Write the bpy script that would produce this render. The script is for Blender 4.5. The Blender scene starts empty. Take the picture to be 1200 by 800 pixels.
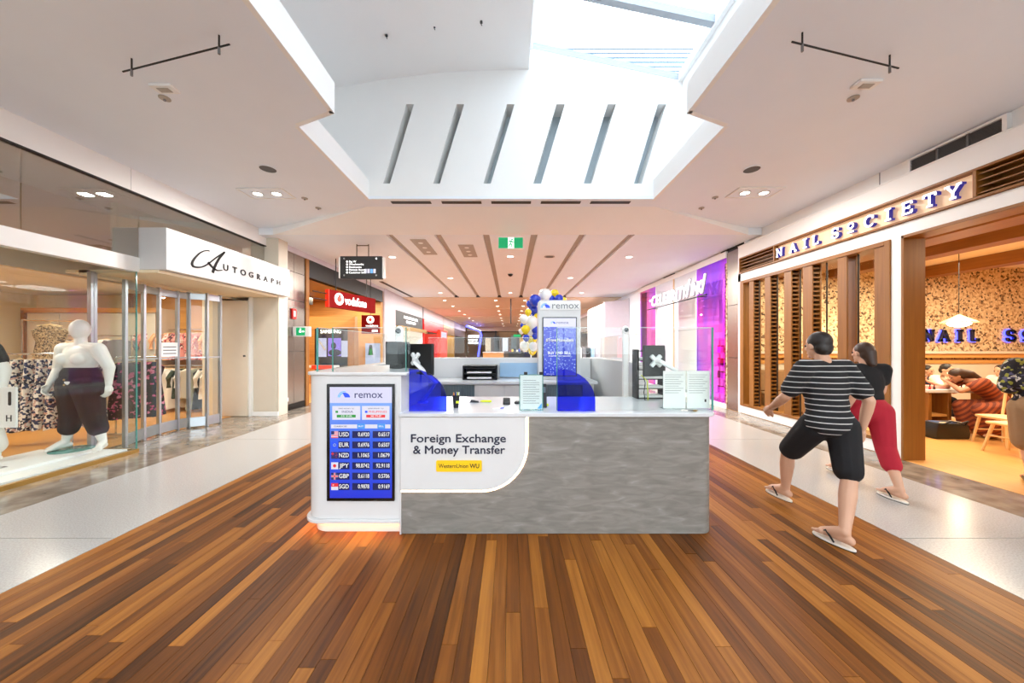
import bpy, bmesh, math, random
from mathutils import Vector, Matrix, Euler

RND = random.Random(11)
SC = bpy.context.scene
COL = SC.collection
PI = math.pi
EYE = 1.6                     # camera height, metres
FPX, VX, VY = 400.0, 598.0, 405.0   # focal length and vanishing point in photo pixels

# ---------------------------------------------------------------- camera
cam_d = bpy.data.cameras.new('camera')
cam_d.sensor_width = 36.0
cam_d.lens = 36.0 * FPX / 1200.0
cam_d.shift_x = (600 - VX) / 1200.0
cam_d.shift_y = (VY - 400) / 1200.0
cam_d.clip_end = 300
cam = bpy.data.objects.new('camera', cam_d)
COL.objects.link(cam)
cam.location = (0, 0, EYE)
cam.rotation_euler = (PI / 2, 0, 0)
SC.camera = cam

# ---------------------------------------------------------------- world: bright overcast sky over the skylight
world = bpy.data.worlds.new('overcast_sky')
SC.world = world
world.use_nodes = True
wn = world.node_tree.nodes
wn['Background'].inputs[0].default_value = (0.88, 0.95, 1.0, 1)
wn['Background'].inputs[1].default_value = 7.0

# ---------------------------------------------------------------- exposure
SC.view_settings.view_transform = 'Standard'
SC.view_settings.look = 'None'
SC.view_settings.gamma = 1.0
SC.view_settings.use_curve_mapping = False
SC.view_settings.exposure = 0.10
SC.cycles.use_denoising = True
SC.cycles.max_bounces = 10
SC.cycles.diffuse_bounces = 5
SC.cycles.transparent_max_bounces = 24
SC.cycles.sample_clamp_indirect = 6.0
SC.cycles.caustics_reflective = False
SC.cycles.caustics_refractive = False

LAMPS = []
def area_light(name, loc, size, power, col=(1, 1, 1), rot=(0, 0, 0), size_y=None, spread=PI):
    l = bpy.data.lights.new(name, 'AREA')
    l.energy = power
    l.color = col
    l.size = size
    if size_y:
        l.shape = 'RECTANGLE'
        l.size_y = size_y
    l.spread = spread
    o = bpy.data.objects.new(name, l)
    COL.objects.link(o)
    o.location = loc
    o.rotation_euler = rot
    return o

# ---------------------------------------------------------------- helpers: colour, materials
def lin(c):
    c = c / 255.0
    return c / 12.92 if c <= 0.04045 else ((c + 0.055) / 1.055) ** 2.4
def rgb(*c):
    if len(c) == 1: c = c[0]
    return (lin(c[0]), lin(c[1]), lin(c[2]), 1.0)

MATS = {}
def base_mat(name):
    m = bpy.data.materials.new(name)
    m.use_nodes = True
    MATS[name] = m
    nt = m.node_tree
    return m, nt, nt.nodes, nt.links, nt.nodes['Principled BSDF']

def mat(name, col, rough=0.5, metal=0.0, emit=None, es=0.0, var=0.06, vs=6.0, bump=0.0, bs=40.0, spec=0.5, coat=0.0, stretch=(1, 1, 1)):
    """plain procedural material: noise-varied colour, optional relief and glow"""
    m, nt, N, L, P = base_mat(name)
    c = rgb(col)
    tc = N.new('ShaderNodeTexCoord')
    geo = N.new('ShaderNodeNewGeometry')
    mp = N.new('ShaderNodeMapping')
    mp.inputs['Scale'].default_value = stretch
    L.new(geo.outputs['Position'], mp.inputs['Vector'])
    nz = N.new('ShaderNodeTexNoise')
    nz.inputs['Scale'].default_value = vs
    nz.inputs['Detail'].default_value = 3
    L.new(mp.outputs[0], nz.inputs['Vector'])
    mx = N.new('ShaderNodeMix'); mx.data_type = 'RGBA'
    mx.inputs[6].default_value = (c[0] * (1 - var), c[1] * (1 - var), c[2] * (1 - var), 1)
    mx.inputs[7].default_value = (min(1, c[0] * (1 + var)), min(1, c[1] * (1 + var)), min(1, c[2] * (1 + var)), 1)
    L.new(nz.outputs[0], mx.inputs[0])
    L.new(mx.outputs[2], P.inputs['Base Color'])
    P.inputs['Roughness'].default_value = rough
    P.inputs['Metallic'].default_value = metal
    P.inputs['Specular IOR Level'].default_value = spec
    P.inputs['Coat Weight'].default_value = coat
    if emit is not None:
        P.inputs['Emission Color'].default_value = rgb(emit)
        P.inputs['Emission Strength'].default_value = es
    if bump:
        n2 = N.new('ShaderNodeTexNoise'); n2.inputs['Scale'].default_value = bs; n2.inputs['Detail'].default_value = 4
        L.new(mp.outputs[0], n2.inputs['Vector'])
        b = N.new('ShaderNodeBump'); b.inputs['Strength'].default_value = bump; b.inputs['Distance'].default_value = 0.01
        L.new(n2.outputs[0], b.inputs['Height']); L.new(b.outputs[0], P.inputs['Normal'])
    return m

def glass(name, tint=(235, 245, 240), refl=0.0, ior=1.5, rough=0.0):
    """thin sheet glass: tinted see-through plus mirror reflection by Fresnel"""
    m, nt, N, L, P = base_mat(name)
    N.remove(P)
    out = N['Material Output']
    tr = N.new('ShaderNodeBsdfTransparent'); tr.inputs[0].default_value = rgb(tint)
    gl = N.new('ShaderNodeBsdfGlossy'); gl.inputs['Roughness'].default_value = rough
    gl.inputs['Color'].default_value = (1, 1, 1, 1)
    geo = N.new('ShaderNodeNewGeometry')
    dt = N.new('ShaderNodeVectorMath'); dt.operation = 'DOT_PRODUCT'
    L.new(geo.outputs['Normal'], dt.inputs[0]); L.new(geo.outputs['Incoming'], dt.inputs[1])
    ab = N.new('ShaderNodeMath'); ab.operation = 'ABSOLUTE'; L.new(dt.outputs['Value'], ab.inputs[0])
    iv = N.new('ShaderNodeMath'); iv.operation = 'SUBTRACT'; iv.inputs[0].default_value = 1.0; L.new(ab.outputs[0], iv.inputs[1])
    pw = N.new('ShaderNodeMath'); pw.operation = 'POWER'; pw.inputs[1].default_value = 5.0; L.new(iv.outputs[0], pw.inputs[0])
    ad = N.new('ShaderNodeMath'); ad.operation = 'MULTIPLY_ADD'; ad.use_clamp = True
    ad.inputs[1].default_value = 0.9; ad.inputs[2].default_value = 0.025 + refl
    L.new(pw.outputs[0], ad.inputs[0])
    mx = N.new('ShaderNodeMixShader')
    L.new(ad.outputs[0], mx.inputs[0]); L.new(tr.outputs[0], mx.inputs[1]); L.new(gl.outputs[0], mx.inputs[2])
    L.new(mx.outputs[0], out.inputs[0])
    return m

def ramp(N, stops):
    r = N.new('ShaderNodeValToRGB')
    e = r.color_ramp.elements
    while len(e) < len(stops): e.new(0.5)
    for i, (p, c) in enumerate(stops):
        e[i].position = p
        e[i].color = rgb(c) if not isinstance(c, float) else (c, c, c, 1)
    return r

def wood_mat(name, dark, mid, light, rough=0.35, axis=1, scale=1.0, coat=0.0, vary=True, spec=0.5):
    """grain along one axis; tone differs from board to board"""
    m, nt, N, L, P = base_mat(name)
    geo = N.new('ShaderNodeNewGeometry'); oi = N.new('ShaderNodeObjectInfo')
    sm = N.new('ShaderNodeMath'); sm.operation = 'MULTIPLY_ADD'
    L.new(oi.outputs['Random'], sm.inputs[0]); sm.inputs[1].default_value = 7.31
    L.new(geo.outputs['Random Per Island'], sm.inputs[2])
    fr = N.new('ShaderNodeMath'); fr.operation = 'FRACT'
    m2 = N.new('ShaderNodeMath'); m2.operation = 'MULTIPLY'; m2.inputs[1].default_value = 3.77
    L.new(sm.outputs[0], m2.inputs[0]); L.new(m2.outputs[0], fr.inputs[0])
    mp = N.new('ShaderNodeMapping')
    s = [38 * scale] * 3; s[axis] = 1.6 * scale
    mp.inputs['Scale'].default_value = s
    ofs = N.new('ShaderNodeVectorMath'); ofs.operation = 'SCALE'
    cb = N.new('ShaderNodeCombineXYZ')
    for i in range(3): L.new(fr.outputs[0], cb.inputs[i])
    L.new(cb.outputs[0], ofs.inputs[0]); ofs.inputs['Scale'].default_value = 31.0
    ad = N.new('ShaderNodeVectorMath'); ad.operation = 'ADD'
    L.new(geo.outputs['Position'], mp.inputs['Vector'])
    L.new(mp.outputs[0], ad.inputs[0]); L.new(ofs.outputs[0], ad.inputs[1])
    nz = N.new('ShaderNodeTexNoise'); nz.inputs['Scale'].default_value = 1.0; nz.inputs['Detail'].default_value = 5
    nz.inputs['Distortion'].default_value = 0.4
    L.new(ad.outputs[0], nz.inputs['Vector'])
    mixf = N.new('ShaderNodeMath'); mixf.operation = 'MULTIPLY_ADD'; mixf.use_clamp = True
    L.new(fr.outputs[0], mixf.inputs[0]); mixf.inputs[1].default_value = 0.62 if vary else 0.12
    hf = N.new('ShaderNodeMath'); hf.operation = 'MULTIPLY_ADD'; hf.inputs[1].default_value = 0.62; hf.inputs[2].default_value = -0.12 if vary else 0.12
    L.new(nz.outputs[0], hf.inputs[0]); L.new(hf.outputs[0], mixf.inputs[2])
    r = ramp(N, [(0.12, dark), (0.5, mid), (0.9, light)])
    L.new(mixf.outputs[0], r.inputs[0]); L.new(r.outputs[0], P.inputs['Base Color'])
    P.inputs['Roughness'].default_value = rough
    P.inputs['Coat Weight'].default_value = coat
    P.inputs['Coat Roughness'].default_value = 0.12
    P.inputs['Specular IOR Level'].default_value = spec
    b = N.new('ShaderNodeBump'); b.inputs['Strength'].default_value = 0.12; b.inputs['Distance'].default_value = 0.004
    L.new(nz.outputs[0], b.inputs['Height']); L.new(b.outputs[0], P.inputs['Normal'])
    return m

def pattern_mat(name, cols, scale=30.0, rough=0.8, kind='voronoi', detail=2.0):
    """printed cloth / wallpaper / speckled stone: hard-edged patches of several colours"""
    m, nt, N, L, P = base_mat(name)
    geo = N.new('ShaderNodeNewGeometry')
    if kind == 'voronoi':
        t = N.new('ShaderNodeTexVoronoi'); t.inputs['Scale'].default_value = scale
        t.inputs['Randomness'].default_value = 1.0
        sep = N.new('ShaderNodeSeparateColor')
        nz = N.new('ShaderNodeTexNoise'); nz.inputs['Scale'].default_value = scale * 0.8; nz.inputs['Detail'].default_value = detail
        va = N.new('ShaderNodeVectorMath'); va.operation = 'MULTIPLY_ADD'
        va.inputs[1].default_value = (1.2 / scale,) * 3
        L.new(nz.outputs['Color'], va.inputs[0]); L.new(geo.outputs['Position'], va.inputs[2])
        L.new(geo.outputs['Position'], nz.inputs['Vector'])
        L.new(va.outputs[0], t.inputs['Vector'])
        L.new(t.outputs['Color'], sep.inputs[0])
        fac = sep.outputs[0]
    else:
        t = N.new('ShaderNodeTexNoise'); t.inputs['Scale'].default_value = scale; t.inputs['Detail'].default_value = detail
        L.new(geo.outputs['Position'], t.inputs['Vector'])
        fac = t.outputs[0]
    r = ramp(N, cols); r.color_ramp.interpolation = 'CONSTANT' if kind == 'voronoi' else 'LINEAR'
    L.new(fac, r.inputs[0]); L.new(r.outputs[0], P.inputs['Base Color'])
    P.inputs['Roughness'].default_value = rough
    return m

def stripe_mat(name, c1, c2, freq=14.0, duty=0.5, rough=0.85, rot=(0, 0, 0)):
    """woven stripes across the height of a garment"""
    m, nt, N, L, P = base_mat(name)
    geo = N.new('ShaderNodeNewGeometry')
    mp = N.new('ShaderNodeMapping'); mp.inputs['Rotation'].default_value = rot
    L.new(geo.outputs['Position'], mp.inputs['Vector'])
    sx = N.new('ShaderNodeSeparateXYZ'); L.new(mp.outputs[0], sx.inputs[0])
    a = N.new('ShaderNodeMath'); a.operation = 'MULTIPLY'; a.inputs[1].default_value = freq
    L.new(sx.outputs[2], a.inputs[0])
    f = N.new('ShaderNodeMath'); f.operation = 'FRACT'; L.new(a.outputs[0], f.inputs[0])
    g = N.new('ShaderNodeMath'); g.operation = 'GREATER_THAN'; g.inputs[1].default_value = duty
    L.new(f.outputs[0], g.inputs[0])
    mx = N.new('ShaderNodeMix'); mx.data_type = 'RGBA'
    mx.inputs[6].default_value = rgb(c1); mx.inputs[7].default_value = rgb(c2)
    L.new(g.outputs[0], mx.inputs[0]); L.new(mx.outputs[2], P.inputs['Base Color'])
    P.inputs['Roughness'].default_value = rough
    return m

# ---------------------------------------------------------------- helpers: objects
ORIG = {}
def register(o, origin):
    ORIG[o.name] = Vector(origin)
def tag(o, label=None, cat=None, group=None, kind=None):
    if label: o['label'] = label
    if cat: o['category'] = cat
    if group: o['group'] = group
    if kind: o['kind'] = kind
    return o
def thing(name, label, cat, loc=(0, 0, 0), group=None, kind=None):
    o = bpy.data.objects.new(name, None)
    o.empty_display_size = 0.1
    COL.objects.link(o)
    o.location = loc
    register(o, loc)
    return tag(o, label, cat, group, kind)
def link(name, me, parent=None, origin=(0, 0, 0)):
    o = bpy.data.objects.new(name, me)
    COL.objects.link(o)
    o.location = origin
    register(o, origin)
    if parent is not None:
        o.parent = parent
        po = ORIG.get(parent.name, Vector((0, 0, 0)))
        o.matrix_parent_inverse = Matrix.Translation(-po)
        # parents may be translated only, so this keeps world coordinates
    return o
def copy_tree(o, delta, parent=None):
    c = o.copy()
    COL.objects.link(c)
    if parent is None:
        c.location = Vector(o.location) + Vector(delta)
    else:
        c.parent = parent
    for ch in [x for x in bpy.data.objects if x.parent == o]:
        copy_tree(ch, delta, c)
    return c

class MB:
    """collects shapes (world coordinates) into one mesh"""
    def __init__(s):
        s.v = []; s.f = []; s.mi = []
        s.cur = 0
    def add(s, vs, fs, M=None):
        n = len(s.v)
        if M is not None: vs = [M @ Vector(p) for p in vs]
        s.v += [tuple(p) for p in vs]
        s.f += [tuple(i + n for i in f) for f in fs]
        s.mi += [s.cur] * len(fs)
        return s
    def box(s, x0, x1, y0, y1, z0, z1, M=None):
        vs = [(x0, y0, z0), (x1, y0, z0), (x1, y1, z0), (x0, y1, z0), (x0, y0, z1), (x1, y0, z1), (x1, y1, z1), (x0, y1, z1)]
        return s.add(vs, [(0, 3, 2, 1), (4, 5, 6, 7), (0, 1, 5, 4), (1, 2, 6, 5), (2, 3, 7, 6), (3, 0, 4, 7)], M)
    def prism(s, pts, a0, a1, axis='z', M=None):
        """closed 2-D outline pushed along an axis: z -> (x,y), y -> (x,z), x -> (y,z)"""
        n = len(pts)
        def mk(p, a):
            return (p[0], p[1], a) if axis == 'z' else ((p[0], a, p[1]) if axis == 'y' else (a, p[0], p[1]))
        vs = [mk(p, a0) for p in pts] + [mk(p, a1) for p in pts]
        fs = [tuple(range(n))[::-1], tuple(range(n, 2 * n))]
        fs += [(i, (i + 1) % n, n + (i + 1) % n, n + i) for i in range(n)]
        return s.add(vs, fs, M)
    def poly(s, pts, M=None):
        return s.add(pts, [tuple(range(len(pts)))], M)
    def tube(s, path, r, n=8, cap=True, M=None):
        path = [Vector(p) for p in path]
        rs = r if isinstance(r, (list, tuple)) else [r] * len(path)
        vs = []; fs = []
        up = Vector((0, 0, 1))
        t0 = (path[1] - path[0]).normalized()
        if abs(t0.dot(up)) > 0.95: up = Vector((1, 0, 0))
        for i, p in enumerate(path):
            t = (path[min(i + 1, len(path) - 1)] - path[max(i - 1, 0)]).normalized()
            a = t.cross(up)
            if a.length < 1e-5: a = Vector((1, 0, 0))
            a.normalize(); b = t.cross(a).normalized()
            for k in range(n):
                w = 2 * PI * k / n
                vs.append(p + (a * math.cos(w) + b * math.sin(w)) * rs[i])
        for i in range(len(path) - 1):
            for k in range(n):
                fs.append((i * n + k, i * n + (k + 1) % n, (i + 1) * n + (k + 1) % n, (i + 1) * n + k))
        if cap:
            fs.append(tuple(range(n))[::-1]); fs.append(tuple(range((len(path) - 1) * n, len(path) * n)))
        return s.add(vs, fs, M)
    def lathe(s, prof, c=(0, 0, 0), n=20, M=None):
        """profile of (radius, z) turned about a vertical axis at c"""
        vs = []; fs = []
        for r, z in prof:
            for k in range(n):
                w = 2 * PI * k / n
                vs.append((c[0] + r * math.cos(w), c[1] + r * math.sin(w), c[2] + z))
        for i in range(len(prof) - 1):
            for k in range(n):
                fs.append((i * n + k, i * n + (k + 1) % n, (i + 1) * n + (k + 1) % n, (i + 1) * n + k))
        m = len(prof) - 1
        if m > 2 and abs(prof[0][0] - prof[m][0]) < 1e-6 and prof[0][0] > .02:
            fs += [(m * n + k, m * n + (k + 1) % n, (k + 1) % n, k) for k in range(n)]     # closed ring
        else:
            fs.append(tuple(range(n))[::-1]); fs.append(tuple(range(m * n, (m + 1) * n)))
        return s.add(vs, fs, M)
    def disc(s, x, y, z0, z1, r, n=20):
        return s.prism([(x + r * math.cos(2 * PI * i / n), y + r * math.sin(2 * PI * i / n)) for i in range(n)], z0, z1)
    def ball(s, c, r, nu=14, nv=10, M=None):
        if not isinstance(r, (list, tuple)): r = (r, r, r)
        vs = [(c[0], c[1], c[2] - r[2])]
        for j in range(1, nv):
            ph = -PI / 2 + PI * j / nv
            for k in range(nu):
                w = 2 * PI * k / nu
                vs.append((c[0] + r[0] * math.cos(ph) * math.cos(w), c[1] + r[1] * math.cos(ph) * math.sin(w), c[2] + r[2] * math.sin(ph)))
        vs.append((c[0], c[1], c[2] + r[2]))
        fs = [(0, 1 + (k + 1) % nu, 1 + k) for k in range(nu)]
        for j in range(nv - 2):
            for k in range(nu):
                a = 1 + j * nu
                fs.append((a + k, a + (k + 1) % nu, a + nu + (k + 1) % nu, a + nu + k))
        t = len(vs) - 1; a = 1 + (nv - 2) * nu
        fs += [(a + k, a + (k + 1) % nu, t) for k in range(nu)]
        return s.add(vs, fs, M)
    def mesh(s, name, mats, bev=0.0, smooth=True, seg=1):
        me = bpy.data.meshes.new(name)
        me.from_pydata(s.v, [], s.f)
        if not isinstance(mats, (list, tuple)): mats = [mats]
        for m in mats: me.materials.append(MATS[m] if isinstance(m, str) else m)
        if any(s.mi): me.polygons.foreach_set('material_index', s.mi)
        bm = bmesh.new(); bm.from_mesh(me)
        bmesh.ops.recalc_face_normals(bm, faces=bm.faces)
        if bev > 0:
            es = [e for e in bm.edges if len(e.link_faces) == 2 and e.calc_face_angle(0) > 0.5]
            bmesh.ops.bevel(bm, geom=es, offset=bev, segments=seg, profile=0.6, affect='EDGES', clamp_overlap=True)
        bm.to_mesh(me); bm.free()
        if smooth:
            me.polygons.foreach_set('use_smooth', [True] * len(me.polygons))
            me.set_sharp_from_angle(angle=math.radians(38))
        me.update()
        return me
    def build(s, name, mats, parent=None, bev=0.0, smooth=True, seg=1):
        return link(name, s.mesh(name, mats, bev, smooth, seg), parent)

def box(name, m, parent, x0, x1, y0, y1, z0, z1, bev=0.0):
    return MB().box(min(x0, x1), max(x0, x1), min(y0, y1), max(y0, y1), min(z0, z1), max(z0, z1)).build(name, m, parent, bev)

def facing(loc, side='S'):
    """flat print on a plane: S faces the camera end (-Y), E faces +X, W faces -X, U faces up"""
    r = {'S': 0.0, 'E': PI / 2, 'W': -PI / 2}
    if side == 'U': return Matrix.Translation(loc)
    if isinstance(side, (int, float)): return Matrix.Translation(loc) @ Matrix.Rotation(side, 4, 'Z') @ Matrix.Rotation(PI / 2, 4, 'X')
    return Matrix.Translation(loc) @ Matrix.Rotation(r[side], 4, 'Z') @ Matrix.Rotation(PI / 2, 4, 'X')

def text(body, size, m, parent, loc, side='S', align='CENTER', weight=0.0, ext=0.002, sx=1.0, space=1.0, name='lettering', shear=0.0):
    cu = bpy.data.curves.new('t', 'FONT')
    cu.body = body
    cu.size = size
    cu.align_x = align; cu.align_y = 'CENTER'
    cu.extrude = ext
    cu.space_character = space
    cu.shear = shear
    cu.resolution_u = 3
    o = bpy.data.objects.new('t', cu)
    me = bpy.data.meshes.new_from_object(o)
    bpy.data.objects.remove(o); bpy.data.curves.remove(cu)
    if weight > 0:
        w_ = weight * size
        bm = bmesh.new()
        for j, (dx, dy) in enumerate(((0, 0), (w_, 0), (-w_, 0), (0, w_), (0, -w_))):
            c2 = me.copy(); c2.transform(Matrix.Translation((dx, dy, j * 2e-5))); bm.from_mesh(c2); bpy.data.meshes.remove(c2)
        bm.to_mesh(me); bm.free()
    me.transform(Matrix.Diagonal((sx, 1, 1, 1)))
    me.transform(facing(loc, side))
    me.materials.clear()
    me.materials.append(MATS[m])
    me.name = name
    return link(name, me, parent)

def strokes(segs, t, M, depth):
    """letter built of straight bars; segs are polylines in a flat frame"""
    b = MB()
    for pl in segs:
        for i in range(len(pl) - 1):
            a = Vector((pl[i][0], pl[i][1])); c = Vector((pl[i + 1][0], pl[i + 1][1]))
            d = (c - a)
            if d.length < 1e-6: continue
            d.normalize(); nrm = Vector((-d.y, d.x)) * t / 2
            e = d * (t * 0.12 if len(pl) > 2 else 0)
            p = [a - e + nrm, a - e - nrm, c + e - nrm, c + e + nrm]
            vs = [(q.x, q.y, 0) for q in p] + [(q.x, q.y, depth) for q in p]
            b.add([M @ Vector(q) for q in vs], [(0, 3, 2, 1), (4, 5, 6, 7), (0, 1, 5, 4), (1, 2, 6, 5), (2, 3, 7, 6), (3, 0, 4, 7)])
    return b

# ---------------------------------------------------------------- materials
mat('white_paint', (243, 243, 241), 0.55, var=0.02, vs=2)
mat('warm_white_paint', (236, 242, 250), 0.6, var=0.02, vs=2)
mat('soffit_paint', (247, 249, 250), 0.6, var=0.02, vs=2)
mat('lower_ceiling_paint', (238, 244, 250), 0.6, var=0.02, vs=2)
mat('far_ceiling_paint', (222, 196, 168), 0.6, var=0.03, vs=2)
mat('groove_paint', (176, 168, 158), 0.7)
mat('cream_laminate', (216, 207, 190), 0.35, var=0.03)
mat('cream_wall', (240, 224, 190), 0.6, var=0.03)
mat('pale_green_wall', (206, 214, 200), 0.55)
mat('taupe_reflection', (206, 190, 165), 0.6)
mat('solid_white', (214, 214, 214), 0.22, var=0.015, vs=3)
mat('counter_white', (208, 211, 214), 0.18, var=0.02, vs=8)
mat('black_gloss', (12, 12, 14), 0.15)
mat('black_matt', (16, 16, 17), 0.55)
mat('dark_grey', (52, 52, 55), 0.5)
mat('mid_grey', (120, 120, 122), 0.5)
mat('grille_grey', (92, 92, 92), 0.6)
mat('corrugated_grey', (88, 104, 112), 0.45)
mat('louvre_grey', (120, 138, 154), 0.4)
mat('glazing_grey', (170, 178, 186), 0.4)
mat('slot_grey', (186, 198, 204), 0.6)
mat('hoarding_lilac', (206, 199, 207), 0.6)
mat('pale_blue_panel', (150, 185, 215), 0.2)
mat('white_plastic', (240, 240, 238), 0.3, var=0.01)
mat('paper', (246, 246, 244), 0.6, var=0.01)
mat('ink', (70, 74, 82), 0.7)
mat('ink_navy', (24, 28, 52), 0.5)
mat('aluminium', (182, 188, 192), 0.3, metal=0.85, var=0.04)
mat('chrome', (210, 212, 214), 0.12, metal=1.0)
mat('brushed_steel', (158, 150, 142), 0.26, metal=0.9, var=0.08, vs=3, stretch=(1, 1, 14))
mat('brass', (176, 140, 74), 0.35, metal=0.7)
mat('red_paint', (200, 22, 20), 0.35)
mat('vodafone_red', (92, 6, 5), 0.75, spec=0.08, emit=(190, 6, 4), es=0.15)
mat('bright_red', (224, 40, 20), 0.4, emit=(235, 50, 25), es=0.6)
mat('teal_edge', (70, 140, 130), 0.1, var=0.05)
mat('mannequin_white', (238, 236, 230), 0.3, var=0.01)
mat('cloth_black', (20, 19, 22), 0.9, bump=0.1)
mat('cloth_navy', (26, 30, 52), 0.9, bump=0.1)
mat('cloth_red', (170, 22, 44), 0.85, bump=0.1)
mat('cloth_tan', (150, 118, 84), 0.85, bump=0.1)
mat('cloth_white', (240, 236, 228), 0.85, bump=0.1)
mat('cloth_cream', (226, 214, 188), 0.85, bump=0.1)
mat('cloth_sage', (176, 184, 160), 0.85, bump=0.1)
mat('cloth_pink', (224, 150, 140), 0.85, bump=0.1)
mat('cloth_peach', (232, 176, 128), 0.85, bump=0.1)
mat('cloth_green', (56, 70, 52), 0.85, bump=0.1)
mat('cloth_grey', (110, 108, 112), 0.85, bump=0.1)
mat('skin', (206, 160, 132), 0.5, var=0.05, vs=12)
mat('skin_tan', (184, 134, 104), 0.5, var=0.05, vs=12)
mat('hair_dark', (28, 20, 16), 0.5, var=0.3, vs=60, stretch=(8, 8, 1))
mat('hair_brown', (58, 36, 22), 0.45, var=0.35, vs=50, stretch=(8, 8, 1))
mat('eye_white', (235, 232, 228), 0.2)
mat('leather_black', (18, 17, 17), 0.4, bump=0.1)
mat('sole_white', (232, 226, 214), 0.6)
mat('letter_white', (255, 255, 255), 0.4, emit=(255, 255, 255), es=1.3)
mat('studio_letter', (248, 248, 250), 0.4, emit=(255, 255, 255), es=0.45)
mat('letter_blue_side', (30, 32, 110), 0.35, emit=(60, 60, 220), es=0.25)
mat('led_white', (255, 240, 220), 0.4, emit=(255, 214, 168), es=5.0)
mat('led_orange', (255, 200, 140), 0.4, emit=(255, 170, 90), es=26.0)
mat('lamp_glow', (255, 250, 240), 0.4, emit=(255, 244, 226), es=9.0)
mat('neon_blue', (80, 90, 255), 0.4, emit=(86, 92, 255), es=3.0)
mat('exit_green', (0, 140, 84), 0.4, emit=(0, 150, 92), es=0.7)
mat('exit_white', (245, 255, 250), 0.4, emit=(240, 255, 248), es=1.0)
mat('screen_white', (225, 222, 246), 0.15, emit=(222, 220, 248), es=0.75)
mat('screen_paper', (235, 232, 246), 0.15, emit=(232, 230, 246), es=0.8)
mat('screen_navy', (14, 22, 70), 0.15, emit=(14, 24, 84), es=0.7)
mat('screen_text', (255, 255, 255), 0.3, emit=(255, 255, 255), es=0.95)
mat('screen_ink', (20, 24, 90), 0.3, emit=(18, 24, 96), es=0.6)
mat('screen_green', (20, 150, 40), 0.3, emit=(16, 150, 40), es=0.7)
mat('screen_red', (235, 30, 36), 0.3, emit=(235, 30, 36), es=0.8)
mat('screen_cyan', (60, 150, 240), 0.3, emit=(60, 150, 240), es=0.8)
mat('screen_violet', (150, 120, 240), 0.3, emit=(160, 130, 246), es=0.8)
mat('logo_blue', (20, 60, 200), 0.3, emit=(24, 70, 214), es=0.6)
mat('logo_light', (70, 150, 220), 0.3, emit=(80, 160, 226), es=0.5)
mat('logo_grey', (120, 125, 132), 0.4)
mat('yellow_plate', (246, 196, 10), 0.4)
mat('balloon_blue', (24, 56, 190), 0.22, coat=0.4)
mat('balloon_yellow', (240, 212, 20), 0.25, coat=0.4)
mat('balloon_white', (240, 240, 238), 0.25, coat=0.4)
mat('peach_panel', (240, 205, 168), 0.5, emit=(250, 205, 160), es=0.35)
mat('pink_light', (255, 120, 220), 0.5, emit=(255, 110, 220), es=1.2)
mat('rubber', (24, 24, 26), 0.8)
mat('dark_bronze', (58, 46, 34), 0.4, metal=0.3)
mat('card_green', (60, 150, 70), 0.5)
mat('highlighter', (220, 230, 30), 0.4)
mat('pen_blue', (30, 60, 200), 0.3)
mat('pen_orange', (240, 140, 40), 0.3)
mat('plant_green', (54, 96, 44), 0.6, var=0.3, vs=20)
mat('cloth_violet', (170, 150, 226), 0.85, bump=0.1)
glass('clear_glass', (249, 252, 251), refl=-0.012)
glass('shop_glass', (248, 251, 250), refl=-0.005)
glass('upper_glass', (226, 220, 208), refl=0.24)
glass('blue_acrylic', (78, 104, 245), refl=0.0)
glass('acrylic_clear', (246, 250, 250), refl=0.0)
glass('skylight_glass', (196, 203, 210))
glass('added_entrance_glass', (246, 250, 252))  # for the added glazed end behind the camera
mat('added_paving', (150, 148, 144), 0.8)
wood_mat('floor_wood', (58, 29, 7), (120, 68, 19), (174, 112, 44), rough=0.42, axis=1, coat=0.0, spec=0.22)
wood_mat('oak', (112, 66, 20), (142, 90, 30), (168, 114, 44), rough=0.45, axis=2, scale=0.7, vary=False)
wood_mat('oak_long', (112, 66, 20), (142, 90, 30), (168, 114, 44), rough=0.45, axis=1, scale=0.7, vary=False)
wood_mat('oak_cross', (170, 116, 56), (206, 150, 82), (228, 178, 110), rough=0.45, axis=0, scale=0.7, vary=False)
wood_mat('pale_oak', (206, 170, 112), (228, 196, 142), (240, 214, 168), rough=0.5, axis=2, scale=0.7, vary=False)
wood_mat('nail_floor_wood', (190, 132, 66), (214, 156, 86), (230, 178, 108), rough=0.35, axis=1)
wood_mat('dark_wood', (52, 34, 20), (84, 58, 34), (112, 80, 48), rough=0.5, axis=2, vary=False)
pattern_mat('wallpaper', [(0.0, (206, 178, 140)), (0.42, (222, 198, 160)), (0.66, (170, 136, 100)), (0.85, (112, 84, 60)), (0.94, (70, 52, 40))], 24, 0.7)
pattern_mat('terrazzo', [(0.0, (140, 138, 134)), (0.42, (174, 172, 168)), (0.6, (186, 184, 181)), (1.0, (202, 200, 197))], 90, 0.2, kind='noise', detail=6)
pattern_mat('dark_stone', [(0.0, (74, 66, 58)), (0.4, (120, 110, 98)), (0.6, (146, 136, 122)), (1.0, (176, 164, 148))], 5, 0.12, kind='noise', detail=8)
pattern_mat('floral_blue', [(0.0, (226, 222, 216)), (0.35, (40, 54, 92)), (0.6, (196, 160, 150)), (0.72, (20, 26, 44)), (0.86, (232, 226, 214))], 34, 0.85)
pattern_mat('floral_pink', [(0.0, (226, 150, 146)), (0.3, (240, 214, 204)), (0.55, (196, 84, 90)), (0.75, (240, 180, 150)), (0.9, (92, 60, 66))], 26, 0.85)
pattern_mat('floral_dark', [(0.0, (28, 20, 30)), (0.6, (206, 80, 130)), (0.74, (30, 22, 34)), (0.9, (230, 140, 170))], 26, 0.85)
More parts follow.
